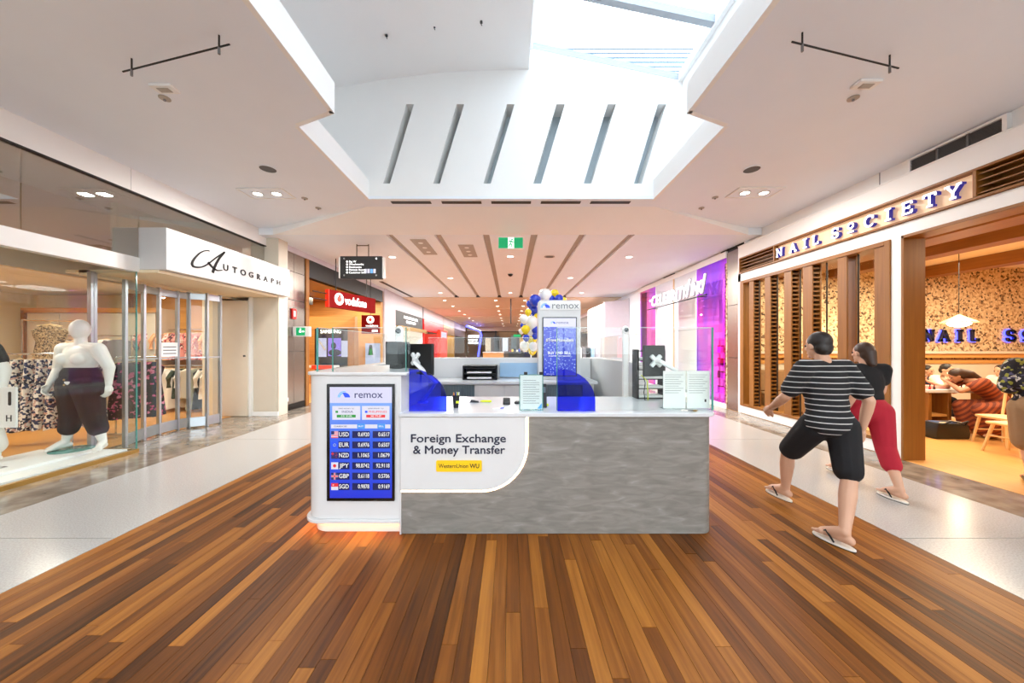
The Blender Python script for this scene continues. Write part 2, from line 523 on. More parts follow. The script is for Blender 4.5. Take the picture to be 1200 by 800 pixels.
pattern_mat('floral_yellow', [(0.0, (26, 26, 34)), (0.5, (150, 150, 60)), (0.66, (26, 26, 40)), (0.78, (200, 196, 190)), (0.88, (80, 78, 110))], 34, 0.85)
pattern_mat('leopard', [(0.0, (150, 126, 88)), (0.5, (70, 56, 38)), (0.75, (190, 168, 128))], 60, 0.85)
pattern_mat('merchandise', [(0.0, (60, 50, 44)), (0.2, (190, 180, 168)), (0.4, (110, 60, 50)), (0.55, (50, 70, 110)), (0.7, (220, 200, 160)), (0.85, (30, 30, 34))], 7, 0.7)
stripe_mat('striped_jersey', (18, 18, 22), (196, 194, 192), 21.0, 0.84)
stripe_mat('rust_stripe', (150, 72, 34), (104, 42, 22), 16.0, 0.5, rot=(0.5, 0.7, 0))
# ================================================================= special surfaces
def grey_stone_mat():
    m, nt, N, L, P = base_mat('kiosk_stone')
    geo = N.new('ShaderNodeNewGeometry'); mp = N.new('ShaderNodeMapping'); mp.inputs['Scale'].default_value = (1.6, 1, 7)
    L.new(geo.outputs['Position'], mp.inputs['Vector'])
    n = N.new('ShaderNodeTexNoise'); n.inputs['Scale'].default_value = 3.2; n.inputs['Detail'].default_value = 6; n.inputs['Distortion'].default_value = 0.8
    L.new(mp.outputs[0], n.inputs['Vector'])
    r = ramp(N, [(0.25, (112, 108, 102)), (0.5, (128, 124, 118)), (0.64, (138, 134, 128)), (0.74, (152, 149, 144))])
    L.new(n.outputs[0], r.inputs[0]); L.new(r.outputs[0], P.inputs['Base Color'])
    P.inputs['Roughness'].default_value = 0.42
grey_stone_mat()
def screen_blue_mat():
    """rate board backdrop as printed on the screen: pale blue top to royal blue foot"""
    m, nt, N, L, P = base_mat('screen_blue')
    geo = N.new('ShaderNodeNewGeometry'); s = N.new('ShaderNodeSeparateXYZ'); L.new(geo.outputs['Position'], s.inputs[0])
    mr = N.new('ShaderNodeMapRange'); mr.inputs[1].default_value = 0.30; mr.inputs[2].default_value = 1.16
    L.new(s.outputs[2], mr.inputs[0])
    r = ramp(N, [(0.0, (22, 44, 216)), (0.6, (44, 96, 236)), (1.0, (130, 176, 250))])
    L.new(mr.outputs[0], r.inputs[0]); L.new(r.outputs[0], P.inputs['Emission Color']); L.new(r.outputs[0], P.inputs['Base Color'])
    P.inputs['Emission Strength'].default_value = 0.8; P.inputs['Roughness'].default_value = 0.15
screen_blue_mat()
def confetti_mat():
    m, nt, N, L, P = base_mat('screen_confetti')
    geo = N.new('ShaderNodeNewGeometry')
    t = N.new('ShaderNodeTexVoronoi'); t.inputs['Scale'].default_value = 26; L.new(geo.outputs['Position'], t.inputs['Vector'])
    g = N.new('ShaderNodeMath'); g.operation = 'LESS_THAN'; g.inputs[1].default_value = 0.3; L.new(t.outputs['Distance'], g.inputs[0])
    mx = N.new('ShaderNodeMix'); mx.data_type = 'RGBA'; mx.inputs[6].default_value = rgb(22, 50, 205); mx.inputs[7].default_value = rgb(140, 165, 240)
    L.new(g.outputs[0], mx.inputs[0]); L.new(mx.outputs[2], P.inputs['Emission Color']); L.new(mx.outputs[2], P.inputs['Base Color'])
    P.inputs['Emission Strength'].default_value = 0.8; P.inputs['Roughness'].default_value = 0.15
confetti_mat()
# lit displays are dark glass when off: all their colour is the light they give
for n_, m_ in MATS.items():
    if n_.startswith('screen_'):
        P_ = m_.node_tree.nodes['Principled BSDF']
        for l_ in list(P_.inputs['Base Color'].links): m_.node_tree.links.remove(l_)
        P_.inputs['Base Color'].default_value = (.012, .012, .016, 1)
        P_.inputs['Emission Strength'].default_value = 0.9 if n_ in ('screen_white', 'screen_paper', 'screen_text') else 0.95
def dichroic(name, c1, c2):
    """coloured film on shop glass: hue drifts along the pane"""
    m, nt, N, L, P = base_mat(name)
    N.remove(P)
    geo = N.new('ShaderNodeNewGeometry'); mp = N.new('ShaderNodeMapping'); mp.inputs['Scale'].default_value = (1, 1.4, 0.25)
    L.new(geo.outputs['Position'], mp.inputs['Vector'])
    n = N.new('ShaderNodeTexNoise'); n.inputs['Scale'].default_value = 1.3; n.inputs['Detail'].default_value = 1; L.new(mp.outputs[0], n.inputs['Vector'])
    r = ramp(N, [(0.35, c1), (0.65, c2)]); L.new(n.outputs[0], r.inputs[0])
    tr = N.new('ShaderNodeBsdfTransparent'); L.new(r.outputs[0], tr.inputs[0])
    gl = N.new('ShaderNodeBsdfGlossy'); gl.inputs['Roughness'].default_value = 0.0; L.new(r.outputs[0], gl.inputs[0])
    mx = N.new('ShaderNodeMixShader'); mx.inputs[0].default_value = 0.16
    L.new(tr.outputs[0], mx.inputs[1]); L.new(gl.outputs[0], mx.inputs[2]); L.new(mx.outputs[0], N['Material Output'].inputs[0])
dichroic('film_purple', (206, 160, 255), (252, 170, 248))
dichroic('film_pink', (255, 186, 220), (232, 180, 255))

def print_lines(parent, x0, x1, z, h, m, y, words, name='text_line'):
    """a line of print too small to read: word-length bars on a camera-facing board"""
    tot = sum(words) + .4 * (len(words) - 1); u = (x1 - x0) / tot; x = x0
    for w in words:
        box(name, m, parent, x, x + w * u, y - .004, y, z - h / 2, z + h / 2); x += (w + .4) * u
# ================================================================= floor
floor = tag(box('floor', 'dark_grey', None, -14, 14.5, -9, 44, -0.2, -0.03), kind='structure')
WX0, WX1 = -3.29, 3.24
boards = []
nst = 76
sw = (WX1 - WX0) / nst
for i in range(nst):
    x0 = WX0 + i * sw
    y = -3 - RND.random() * 2
    while y < 43:
        ln = RND.uniform(0.9, 2.7)
        boards.append((x0, y, ln)); y += ln
def board_rank(b):
    x0, y, ln = b
    ya = max(y, 1.62); yb = y + ln
    if yb < 1.7: return 0
    if -1.8 < x0 < 1.7 and y > 2.75: return 0
    if abs(x0) > 1.55 * ya + 0.4 and abs(x0) > 1.5 * yb: return 0
    return 1 / ya - 1 / yb
boards.sort(key=board_rank, reverse=True)
um = MB()
um.add([(-.5, -.5, -.02), (.5, -.5, -.02), (.5, .5, -.02), (-.5, .5, -.02), (-.5, -.5, 0), (.5, -.5, 0), (.5, .5, 0), (-.5, .5, 0)],
       [(4, 5, 6, 7), (0, 1, 5, 4), (1, 2, 6, 5), (2, 3, 7, 6), (3, 0, 4, 7)])
plank_me = um.mesh('plank', 'floor_wood', smooth=False)
rest = MB()
for k, (x0, y, ln) in enumerate(boards):
    g = 0.0011
    if k < 300:
        o = link('plank', plank_me, floor)
        o.scale = (sw - 2 * g, ln - 2 * g, 1)
        o.location = (x0 + sw / 2, y + ln / 2, RND.uniform(-0.0006, 0.0006))
    else:
        M = Matrix.Translation((x0 + sw / 2, y + ln / 2, 0)) @ Matrix.Diagonal((sw - 2 * g, ln - 2 * g, 1, 1))
        rest.add(um.v, um.f, M)
tag(rest.build('plank_field', 'floor_wood', floor, smooth=False), kind='stuff')
def slabs(name, m, x0, x1, ys, gap):
    for a, b in zip(ys[:-1], ys[1:]):
        MB().box(x0, x1, a + gap, b - gap, -0.028, 0.0).build(name, m, floor, smooth=False)
big = [-9, -3.16, -0.16, 2.84, 5.84, 8.84, 11.84, 14.84, 20.84, 26.84, 43]
slabs('terrazzo_slab', 'terrazzo', -4.81, -3.295, big, 0.004)
slabs('terrazzo_slab', 'terrazzo', 3.245, 4.78, big, 0.004)
sm = [-9, -1, 0.2, 1.4, 2.6, 3.8, 5.0, 6.2, 7.4, 8.6, 11, 14, 43]
slabs('stone_slab', 'dark_stone', -5.62, -4.814, sm, 0.002)
slabs('stone_slab', 'dark_stone', 4.784, 5.50, sm, 0.002)
slabs('stone_slab', 'dark_stone', -7.4, -5.624, [5.12, 6.3, 7.9], 0.002)

# ================================================================= ceiling and skylight well
CZ = 4.2
c = MB()
c.prism([(-5.9, -9), (-1.97, -9), (-1.97, 3.82), (-2.51, 4.05), (-2.51, 6.05), (2.54, 6.05), (2.54, 4.05), (1.98, 3.82), (1.98, -9), (5.9, -9), (5.9, 8.3), (-5.9, 8.3)], CZ, CZ + 0.05)
ceiling = tag(c.build('ceiling', 'warm_white_paint', smooth=False), kind='structure')
# low upstand around the opening
def upstand(pts, t=0.05):
    b = MB()
    for (x0, y0), (x1, y1) in zip(pts[:-1], pts[1:]):
        d = Vector((x1 - x0, y1 - y0)).normalized(); n = Vector((-d.y, d.x)) * t
        m = n * -.08
        b.prism([(x0 + m.x, y0 + m.y), (x1 + m.x, y1 + m.y), (x1 + n.x, y1 + n.y), (x0 + n.x, y0 + n.y)], CZ - .002, CZ + 0.34)
    return b
t = upstand([(-1.97, -9), (-1.97, 3.82), (-2.51, 4.05), (-2.51, 6.1)])
tag(t.build('trim_1', 'white_paint', smooth=False), kind='structure')
t = upstand([(2.54, 6.1), (2.54, 4.05), (1.98, 3.82), (1.98, -9)])
tag(t.build('trim_2', 'white_paint', smooth=False), kind='structure')
# end wall of the well, pierced by six leaning slots
YW = 6.055
k = YW / FPX
def wx(px): return (px - VX) * k
def wz(py): return EYE - (py - VY) * k
def zt(x): return 6.93 - 0.215 * max(0.0, x - 0.35)
w = MB()
zb, zs0, zs1 = CZ + 0.052, wz(215), wz(122)
sl = [((449, 457), (476, 485)), ((507.5, 515.5), (535, 544)), ((566.5, 575), (594, 603)), ((625, 634), (652, 662)), ((684, 693), (712, 722)), ((743, 752), (771, 781))]
w.prism([(-3.5, zb), (3.2, zb), (3.2, zs0), (-3.5, zs0)], YW, YW + 0.35, 'y')
w.prism([(-3.5, zs1), (3.2, zs1), (3.2, zt(3.2)), (0.35, zt(0.35)), (-3.5, 6.95)], YW, YW + 0.35, 'y')
prev = (-3.5, -3.5)
for (b0, b1), (t0, t1) in sl:
    w.prism([(prev[0], zs0), (wx(b0), zs0), (wx(t0), zs1), (prev[1], zs1)], YW, YW + 0.35, 'y')
    prev = (wx(b1), wx(t1))
w.prism([(prev[0], zs0), (3.2, zs0), (3.2, zs1), (prev[1], zs1)], YW, YW + 0.35, 'y')
well = tag(w.build('wall_skylight', 'white_paint', smooth=False), kind='structure')
for (b0, b1), (t0, t1) in sl:
    MB().prism([(wx(b0) - .05, zs0), (wx(b1) + .05, zs0), (wx(t1) + .05, zs1), (wx(t0) - .05, zs1)], YW + 0.34, YW + 0.37, 'y').build('slot_back', 'slot_grey', well)
# curved soffit on the left, side walls of the well
pr = [(0.33, 6.50), (-0.4, 6.49), (-1.2, 6.45), (-2.2, 6.33), (-3.1, 6.17), (-3.5, 6.08)]
MBs = MB().prism(pr + [(-3.5, 7.2), (0.33, 7.2)], -9, YW, 'y')
tag(MBs.build('ceiling_soffit', 'soffit_paint'), kind='structure')
tag(box('wall_well_left', 'white_paint', None, -3.55, -3.45, -9, YW, CZ + 0.05, 6.3), kind='structure')
tag(box('wall_well_right', 'white_paint', None, 3.05, 3.2, -9, YW, CZ + 0.05, 6.33), kind='structure')
# sloping roof light
def roofz(x): return 6.93 - 0.215 * (x - 0.35)
sky = thing('window_1', 'sloping glass roof light above the kiosk', None, (1.7, 0, 6.4), kind='structure')
ybars = [-8.6, -6.2, -3.8, -1.4, 1.0, 3.0, 5.02, 6.1]
for a, b in zip(ybars[:-1], ybars[1:]):
    MB().poly([(0.35, a + .05, roofz(.35) + .03), (3.05, a + .05, roofz(3.05) + .03), (3.05, b - .05, roofz(3.05) + .03), (0.35, b - .05, roofz(.35) + .03)]).build('pane', 'skylight_glass', sky)
for y in ybars:
    MB().prism([(0.33, roofz(.33) - .05), (3.06, roofz(3.06) - .05), (3.06, roofz(3.06) + .07), (0.33, roofz(.33) + .07)], y - 0.05, y + 0.05, 'y').build('glazing_bar', 'glazing_grey', sky)
for x in (0.36, 3.02):
    box('edge_frame', 'white_paint', sky, x - .04, x + .04, -8.7, 6.1, roofz(x) - .07, roofz(x) + .08)
lou = thing('roof_louvre', 'pale blue-grey louvre screen seen through the roof light', 'louvre', (1.7, 6.75, 6.1))
for i in range(9):
    z = 6.68 + i * 0.086
    MB().prism([(6.66, z), (6.635, z + .016), (6.64, z + .022), (6.67, z + .006)], 0.3, 3.6, 'x').build('slat', 'louvre_grey', lou)
for x in (0.3, 3.6):
    box('upright', 'mid_grey', lou, x - .02, x + .02, 6.66, 6.72, 6.1, 7.42)
# air slots between well and bulkhead
for px in (482, 541, 599, 657, 715):
    x = (px - VX) * 6.2 / FPX
    box('ceiling_slot', 'black_matt', ceiling, x - .36, x + .36, 6.14, 6.25, CZ - 0.004, CZ + 0.002)
# raking bulkhead and lower ceiling
LZ, LY = 4.05, 7.54
b = MB()
b.add([(-2.68, 6.38, CZ - .001), (2.70, 6.38, CZ - .001), (5.26, LY, LZ), (-5.24, LY, LZ), (-5.24, LY, CZ + .1), (5.26, LY, CZ + .1)], [(0, 1, 2, 3), (3, 2, 5, 4), (0, 3, 4), (1, 5, 2)])
tag(b.build('trim_3', 'white_paint', smooth=False), kind='structure')
GX = [-2.68, -1.61, -0.54, 0.53, 1.60, 2.68]
lc = MB()
edges = [-8.4] + sum([[x - .075, x + .075] for x in GX], []) + [8.4]
for a, bb in zip(edges[0::2], edges[1::2]):
    lc.box(a, bb, LY, 17.2, LZ, LZ + 0.17)
lower = tag(lc.build('ceiling_lower', 'lower_ceiling_paint', smooth=False), kind='structure')
for x in GX:
    box('groove', 'groove_paint', lower, x - .074, x + .074, LY + .01, 17.2, LZ + 0.06, LZ + 0.16)
    box('groove_end', 'dark_grey', lower, x - .1, x + .1, 17.0, 17.19, LZ - .02, LZ + .1)
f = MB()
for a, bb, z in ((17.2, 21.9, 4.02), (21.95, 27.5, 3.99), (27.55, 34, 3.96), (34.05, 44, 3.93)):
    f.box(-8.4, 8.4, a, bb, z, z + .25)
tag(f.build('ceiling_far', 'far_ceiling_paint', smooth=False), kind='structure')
# black slot in the far ceiling, left side
box('ceiling_slot', 'black_matt', lower, -5.0, -4.86, 13.0, 17.15, LZ - .01, LZ + .01)
# shell behind and far away, so that the mall is closed
# unseen glazed end and paving, added behind the camera to let in fill daylight
wb_ = tag(box('wall_back', 'white_paint', None, -14, 14.5, -9.2, -9.0, 3.9, 7.2), kind='structure')
tag(box('wall_back_left', 'white_paint', None, -14, -5.5, -9.2, -9.0, -.2, 3.9), kind='structure')
tag(box('wall_back_right', 'white_paint', None, 5.5, 14.5, -9.2, -9.0, -.2, 3.9), kind='structure')
w6 = thing('window_fill', 'unseen glazed wall added at the near end of the mall for fill daylight', None, (0, -9.1, 0), kind='structure')
for i in range(8):
    box('mullion', 'aluminium', w6, -5.5 + i * 1.571 - .03, -5.5 + i * 1.571 + .03, -9.15, -9.05, 0, 3.9)
    if i < 7: MB().poly([(-5.47 + i * 1.571, -9.1, 0), (-3.96 + i * 1.571, -9.1, 0), (-3.96 + i * 1.571, -9.1, 3.9), (-5.47 + i * 1.571, -9.1, 3.9)]).build('pane', 'added_entrance_glass', w6)
box('transom', 'aluminium', w6, -5.5, 5.5, -9.15, -9.05, 2.4, 2.46)
tag(box('floor_fill_outside', 'added_paving', None, -40, 40, -60, -9.2, -.25, -.03), kind='structure')  # unseen ground added outside the added glazing to shape its daylight
tag(box('wall_far', 'cream_wall', None, -8.4, 8.4, 44, 44.3, -.2, 4.4), kind='structure')
tag(box('wall_outer_left', 'cream_wall', None, -8.4, -8.3, 14.6, 44.2, -.2, 4.4), kind='structure')
tag(box('wall_outer_right', 'cream_wall', None, 8.3, 8.4, 14.6, 44.2, -.2, 4.4), kind='structure')
# ================================================================= left side: clothes shop
GXL = -5.60
# cornice band under the ceiling (two lengths with a fine joint)
cl = tag(box('trim_4', 'white_paint', None, -5.9, -5.56, -9, 5.0, 3.875, CZ), kind='structure')
cl2 = tag(box('trim_5', 'white_paint', None, -5.9, -5.56, 5.008, 8.05, 3.875, CZ), kind='structure')
box('black_strip', 'black_matt', cl, -5.62, -5.555, -9, 8.05, 3.862, 3.876)  # thin black line along the foot of the cornice
# wall behind the camera on the left
tag(box('wall_left', 'warm_white_paint', None, -5.9, -5.56, -9, -3.0, 0, 3.87), kind='structure')
# lintel and glazing above it
lint = tag(box('trim_6', 'white_paint', None, -5.72, GXL + 0.01, -3.0, 5.15, 2.71, 2.925), kind='structure')
win2 = thing('window_2', 'strip of high glazing above the shop window lintel', None, (GXL, 2.5, 2.925), kind='structure')
for a, bb in ((-3.0, 1.6), (1.61, 3.9), (3.91, 5.14), (5.15, 8.03)):
    box('pane', 'upper_glass', win2, GXL - .012, GXL, a, bb, 2.925 if bb < 5.2 else 3.39, 3.862)
tag(box('wall_upper_left', 'taupe_reflection', None, -7.0, -6.9, -3.0, 8.05, 2.7, 4.2), kind='structure')  # taupe colour stands in for the beige reflection in the high glazing
tag(box('wall_upper_left', 'pale_green_wall', None, -6.42, -6.32, 5.48, 8.05, 2.75, 3.9), kind='structure')
tag(box('ceiling_upper_left', 'warm_white_paint', None, -7.0, -5.75, -3.0, 8.05, 3.9, 4.0), kind='structure')
# shop display window
win3 = thing('window_3', 'frameless corner display window of the clothes shop', None, (GXL, 3.5, .06), kind='structure')
box('pane', 'shop_glass', win3, GXL - .012, GXL, -1.0, 2.05, .06, 2.71)
box('pane', 'shop_glass', win3, GXL - .012, GXL, 2.06, 5.11, .06, 2.71)
box('pane_return', 'shop_glass', win3, -6.24, GXL, 5.112, 5.124, .06, 2.71)
box('glass_edge', 'teal_edge', win3, GXL - .014, GXL + .001, 5.111, 5.125, .06, 2.71)
box('sill_strip', 'brass', win3, GXL - .04, GXL + .02, -1.0, 5.13, 0.0, .055)
box('sill_strip', 'brass', win3, -6.24, GXL, 5.1, 5.14, 0.0, .055)
box('post', 'aluminium', win3, -6.30, -6.24, 5.08, 5.16, 0, 2.71)
plat = thing('display_platform', 'low white display platform behind the shop window', 'platform', (-6.2, 3, 0))
box('base', 'white_paint', plat, -6.75, -5.66, -1.0, 5.05, 0, .075, .006)
box('upper_step', 'white_paint', plat, -6.75, -5.95, -1.0, 4.9, .075, .115, .006)
# sign box with script lettering
sign = thing('shop_sign', 'long white sign box with black script shop name over the folding doors', 'sign', (-5.5, 6.5, 2.75))
box('sign_box', 'solid_white', sign, -5.95, -5.19, 5.15, 8.03, 2.75, 3.385, .004)
SX = -5.186
def onsign(u, v):
    px = 200 + u / 8.276; py = 270 + v / 8.276
    d = FPX * 5.19 / (VX - px)
    return (d, EYE - (py - VY) * d / FPX)
def brush(pts, ws, name='script_stroke'):
    P2 = [Vector(onsign(*p)) for p in pts]
    # smooth the pen line
    out = []; wo = []
    for i in range(len(P2) - 1):
        p0 = P2[max(i - 1, 0)]; p1 = P2[i]; p2 = P2[i + 1]; p3 = P2[min(i + 2, len(P2) - 1)]
        for j in range(6):
            t = j / 6
            out.append(0.5 * ((2 * p1) + (p2 - p0) * t + (2 * p0 - 5 * p1 + 4 * p2 - p3) * t * t + (3 * p1 - p0 - 3 * p2 + p3) * t ** 3))
            wo.append(ws[i] + (ws[i + 1] - ws[i]) * t)
    out.append(P2[-1]); wo.append(ws[-1])
    L_, R_ = [], []
    for i, p in enumerate(out):
        t = (out[min(i + 1, len(out) - 1)] - out[max(i - 1, 0)]).normalized(); n = Vector((-t.y, t.x)) * wo[i]
        L_.append(p + n); R_.append(p - n)
    b = MB()
    for i in range(len(out) - 1):
        b.prism([tuple(L_[i]), tuple(R_[i]), tuple(R_[i + 1]), tuple(L_[i + 1])], SX - .006, SX + .006, 'x')
    return b.build(name, 'black_matt', sign, smooth=False)
brush([(380, 200), (340, 193), (285, 215), (225, 275), (205, 325), (232, 352), (300, 352), (362, 322), (440, 262), (522, 210)], [.006, .008, .010, .016, .020, .014, .010, .010, .010, .016])
brush([(524, 208), (470, 270), (430, 340), (405, 408)], [.012, .018, .022, .024])
brush([(360, 308), (405, 356), (450, 386), (500, 382)], [.018, .018, .010, .005])
for i, ch in enumerate('UTOGRAPH'):
    text(ch, 0.155, 'black_matt', sign, (SX, 6.22 + i * 0.203, 3.02 - 0.002 * i), 'E', weight=0.012, ext=.007, sx=1.15, name='letter')
# soffit of the recess and the strip above the folding doors
tag(box('ceiling_recess', 'cream_wall', None, -6.7, -5.3, 5.14, 7.9, 2.70, 2.745), kind='structure')
tag(box('wall_over_doors', 'cream_wall', None, -6.5, -6.33, 5.14, 7.9, 2.66, 2.75), kind='structure')
# end of the recess: cream door leaf and cream panels
dl = thing('door_1', 'flush cream service door at the end of the recess', None, (-6.2, 7.72, 0), kind='structure')
box('leaf', 'cream_laminate', dl, -6.72, -5.93, 7.70, 7.76, .01, 2.62, .004)
MB().tube([(-5.99, 7.70, 1.37), (-5.99, 7.67, 1.37)], .02).build('latch', 'black_matt', dl)
pil = tag(MB().box(-5.92, -5.28, 7.78, 8.1, 0, 4.2).build('wall_pier_left', 'cream_laminate', bev=.004), kind='structure')
box('panel', 'cream_laminate', pil, -5.82, -5.33, 7.765, 7.785, .12, 2.68, .003)
box('skirting', 'white_paint', pil, -5.92, -5.28, 7.76, 7.785, 0, .1, .003)
box('edge_post', 'white_paint', pil, -5.93, -5.86, 7.74, 7.79, 0, 2.7)
box('top_return', 'white_paint', pil, -5.6, -5.42, 8.03, 8.12, 2.7, 4.0)
# stainless clad pillar with call point and exit sign
sp = thing('clad_pillar', 'stainless-steel clad pillar between the clothes shop and the phone shop', 'pillar', (-5.6, 8.6, 0))
box('core', 'dark_grey', sp, -5.92, -5.46, 8.13, 9.05, 0, 4.05)
for i, (a, bb) in enumerate(((0.16, 1.45), (1.46, 2.74), (2.75, 3.45), (3.46, 3.95))):
    box('panel', 'brushed_steel', sp, -5.47, -5.445, 8.12, 8.58, a, bb, .002)
    box('panel', 'brushed_steel', sp, -5.47, -5.445, 8.59, 9.05, a, bb, .002)
    box('panel', 'brushed_steel', sp, -5.91, -5.46, 8.105, 8.13, a, bb, .002)
box('kick_plate', 'black_gloss', sp, -5.47, -5.44, 8.12, 9.05, 0, .15)
cp = thing('fire_call_point', 'small red fire call point on the steel pillar', 'call point', (-5.44, 8.56, 2.4))
box('housing', 'red_paint', cp, -5.445, -5.40, 8.47, 8.63, 2.27, 2.53, .006)
box('glass_window', 'paper', cp, -5.402, -5.397, 8.52, 8.58, 2.33, 2.47)
ex = thing('exit_sign', 'small white and green exit sign box on the steel pillar', 'sign', (-5.4, 8.6, 1.9))
box('housing', 'white_plastic', ex, -5.44, -5.0, 8.52, 8.58, 1.83, 2.08, .006)
box('green_field', 'exit_green', ex, -5.34, -5.12, 8.508, 8.522, 1.86, 2.05)
MB().tube([(-5.25, 8.505, 1.955), (-5.21, 8.505, 1.955)], .03, 6).ball((-5.23, 8.505, 2.01), .02, 8, 6).build('running_figure', 'exit_white', ex)
box('arrow', 'exit_white', ex, -5.19, -5.14, 8.504, 8.51, 1.94, 1.97)
sk = thing('wall_socket', 'white power socket low on the steel pillar', 'socket', (-5.44, 8.3, .3))
box('plate', 'white_plastic', sk, -5.446, -5.43, 8.22, 8.36, .24, .33, .003)
box('switch', 'mid_grey', sk, -5.431, -5.425, 8.27, 8.31, .27, .3)
# folding glazed doors
fd = thing('folding_doors', 'silver-framed folding glass doors across the shop entrance', 'folding door', (-6.2, 6.1, 0))
jp = [(-6.05, 5.36), (-6.2, 5.77), (-6.28, 6.1), (-6.3, 6.46), (-6.22, 6.6), (-6.0, 6.75), (-5.97, 7.02)]
for i, (x, y) in enumerate(jp):
    MB().box(x - .028, x + .028, y - .022, y + .022, .0, 2.64).build('stile', 'aluminium', fd, bev=.004)
for i in range(len(jp) - 1):
    a = Vector((*jp[i], 0)); bb = Vector((*jp[i + 1], 0)); d = (bb - a); ang = math.atan2(d.y, d.x); M = Matrix.Translation(a) @ Matrix.Rotation(ang, 4, 'Z')
    ln = d.length
    MB().box(.02, ln - .02, -.018, .018, .03, .21, M).build('bottom_rail', 'aluminium', fd, bev=.003)
    MB().box(.02, ln - .02, -.018, .018, 2.5, 2.62, M).build('top_rail', 'aluminium', fd, bev=.003)
    MB().box(.02, ln - .02, -.014, .014, 1.36, 1.385, M).build('mid_rail', 'aluminium', fd)
    MB().box(.02, ln - .02, -.004, .004, .21, 2.5, M).build('pane', 'shop_glass', fd)
# notice hanging in the doors
nt_ = thing('door_notice', 'white notice sheet stuck to the folding doors', 'notice', (-6.3, 6.3, 1.45))
box('sheet', 'paper', nt_, -6.262, -6.256, 6.12, 6.42, 1.4, 1.66)
for i in range(3): box('text_line', 'ink', nt_, -6.256, -6.254, 6.15, 6.39, 1.45 + i * .06, 1.465 + i * .06)
# interior shell
tag(box('wall_shop_back', 'cream_wall', None, -13, -6.7, 9.3, 9.45, 0, 3.4), kind='structure')
tag(box('wall_shop_side', 'cream_wall', None, -13.1, -12.9, -3, 9.4, 0, 3.4), kind='structure')
tag(box('wall_shop_front', 'cream_wall', None, -13, -5.7, -3.2, -3.0, 0, 3.4), kind='structure')
tag(box('wall_shop_pier', 'cream_wall', None, -6.95, -6.72, 7.7, 9.4, 0, 3.4), kind='structure')
tag(box('ceiling_shop', 'warm_white_paint', None, -13, -6.5, -3, 9.4, 2.98, 3.06), kind='structure')
tag(box('floor_shop', 'nail_floor_wood', None, -13, -6.3, -3, 9.4, -.02, .004), kind='structure')
for x, y in ((-7.6, 3.4), (-7.4, 5.2), (-8.4, 7.2), (-9.6, 4.4), (-7.2, 6.6)):
    lamp = thing('shop_downlight', 'round downlight in the clothes shop ceiling', 'downlight', (x, y, 2.98), 'clothes shop downlights')
    MB().lathe([(.09, -.012), (.11, -.012), (.11, .0), (.09, .0)], (x, y, 2.98)).build('trim_ring', 'white_plastic', lamp)
    MB().disc(x, y, 2.974, 2.979, .088).build('lens', 'lamp_glow', lamp)
for x, y, e in ((-7.4, 4.0, 62), (-8.8, 6.8, 62), (-10.5, 4.0, 58), (-7.8, 7.6, 26)):
    area_light('shop_lamp', (x, y, 2.94), 0.9, e, (1.0, 0.90, 0.76))
# cupboard wall with timber frame
cb = thing('wall_cupboard', 'tall cream wall cupboard in a timber frame at the back of the clothes shop', 'cupboard', (-10.4, 9.2, 0))
box('carcass', 'cream_laminate', cb, -12.4, -8.9, 8.7, 9.29, 0, 2.55)
for i in range(4):
    box('door', 'cream_laminate', cb, -12.25 + i * .82, -11.47 + i * .82, 8.67, 8.70, .1, 2.4, .004)
box('top_frame', 'oak_cross', cb, -12.4, -8.9, 8.64, 8.7, 2.44, 2.56)
for x in (-12.4, -8.98): box('side_frame', 'oak', cb, x, x + .08, 8.64, 8.7, 0, 2.5)
# dark banner board over the rails
bn = thing('banner_board', 'dark grey banner with white lettering above the clothes rail', 'banner', (-7.9, 9.2, 2.1))
box('board', 'dark_grey', bn, -9.1, -7.15, 9.22, 9.28, 2.05, 2.62)
print_lines(bn, -8.9, -7.3, 2.42, .10, 'paper', 9.215, (3, 1, 2, 4))
print_lines(bn, -8.75, -7.45, 2.22, .06, 'paper', 9.215, (2, 3, 1, 3, 2))

# ---- garments on rails
def garment_mesh(kind, w, h, m, seed):
    """hanging garment seen side-on or face-on: outline with sleeves or skirt, rippled and thick"""
    r = random.Random(seed)
    prof = {'top': [(0, .22), (.06, .5), (.14, .56), (.3, .44), (.6, .46), (1, .5)],
            'dress': [(0, .2), (.05, .42), (.12, .46), (.3, .34), (.6, .42), (1, .5)],
            'skirt': [(0, .36), (.08, .37), (.4, .44), (1, .5)]}[kind]
    def hw(t):
        for (a, x), (bq, y) in zip(prof[:-1], prof[1:]):
            if a <= t <= bq: return x + (y - x) * (t - a) / (bq - a)
        return prof[-1][1]
    nu, nv = 20, 10
    ph = r.uniform(0, 6); fq = r.choice((3, 4, 5))
    vs = []; fs = []
    for j in range(nv + 1):
        t = j / nv
        for i in range(nu):
            a = 2 * PI * i / nu
            rip = 1 + .16 * t * math.sin(fq * 2 * a + ph)
            vs.append((w * hw(t) * math.cos(a), (.03 + .045 * t) * math.sin(a) * rip * 1.3 + .012 * t * math.sin(5 * a + ph), -t * h - (.02 * math.sin(3 * a + ph) * t)))
    for j in range(nv):
        for i in range(nu):
            fs.append((j * nu + i, j * nu + (i + 1) % nu, (j + 1) * nu + (i + 1) % nu, (j + 1) * nu + i))
    fs.append(tuple(range(nu))); fs.append(tuple(range(nv * nu, (nv + 1) * nu))[::-1])
    b = MB().add(vs, fs)
    me = b.mesh('garment', m)
    sl_ = None
    if kind == 'top':
        s = MB()
        for sg in (-1, 1):
            s.tube([(sg * w * .42, 0, -.05 * h), (sg * w * .6, 0.01, -.3 * h), (sg * w * .58, .015, -.62 * h)], [.035 + .03 * w, .05, .045], 8)
        sl_ = s.mesh('sleeves', m)
    return me, sl_
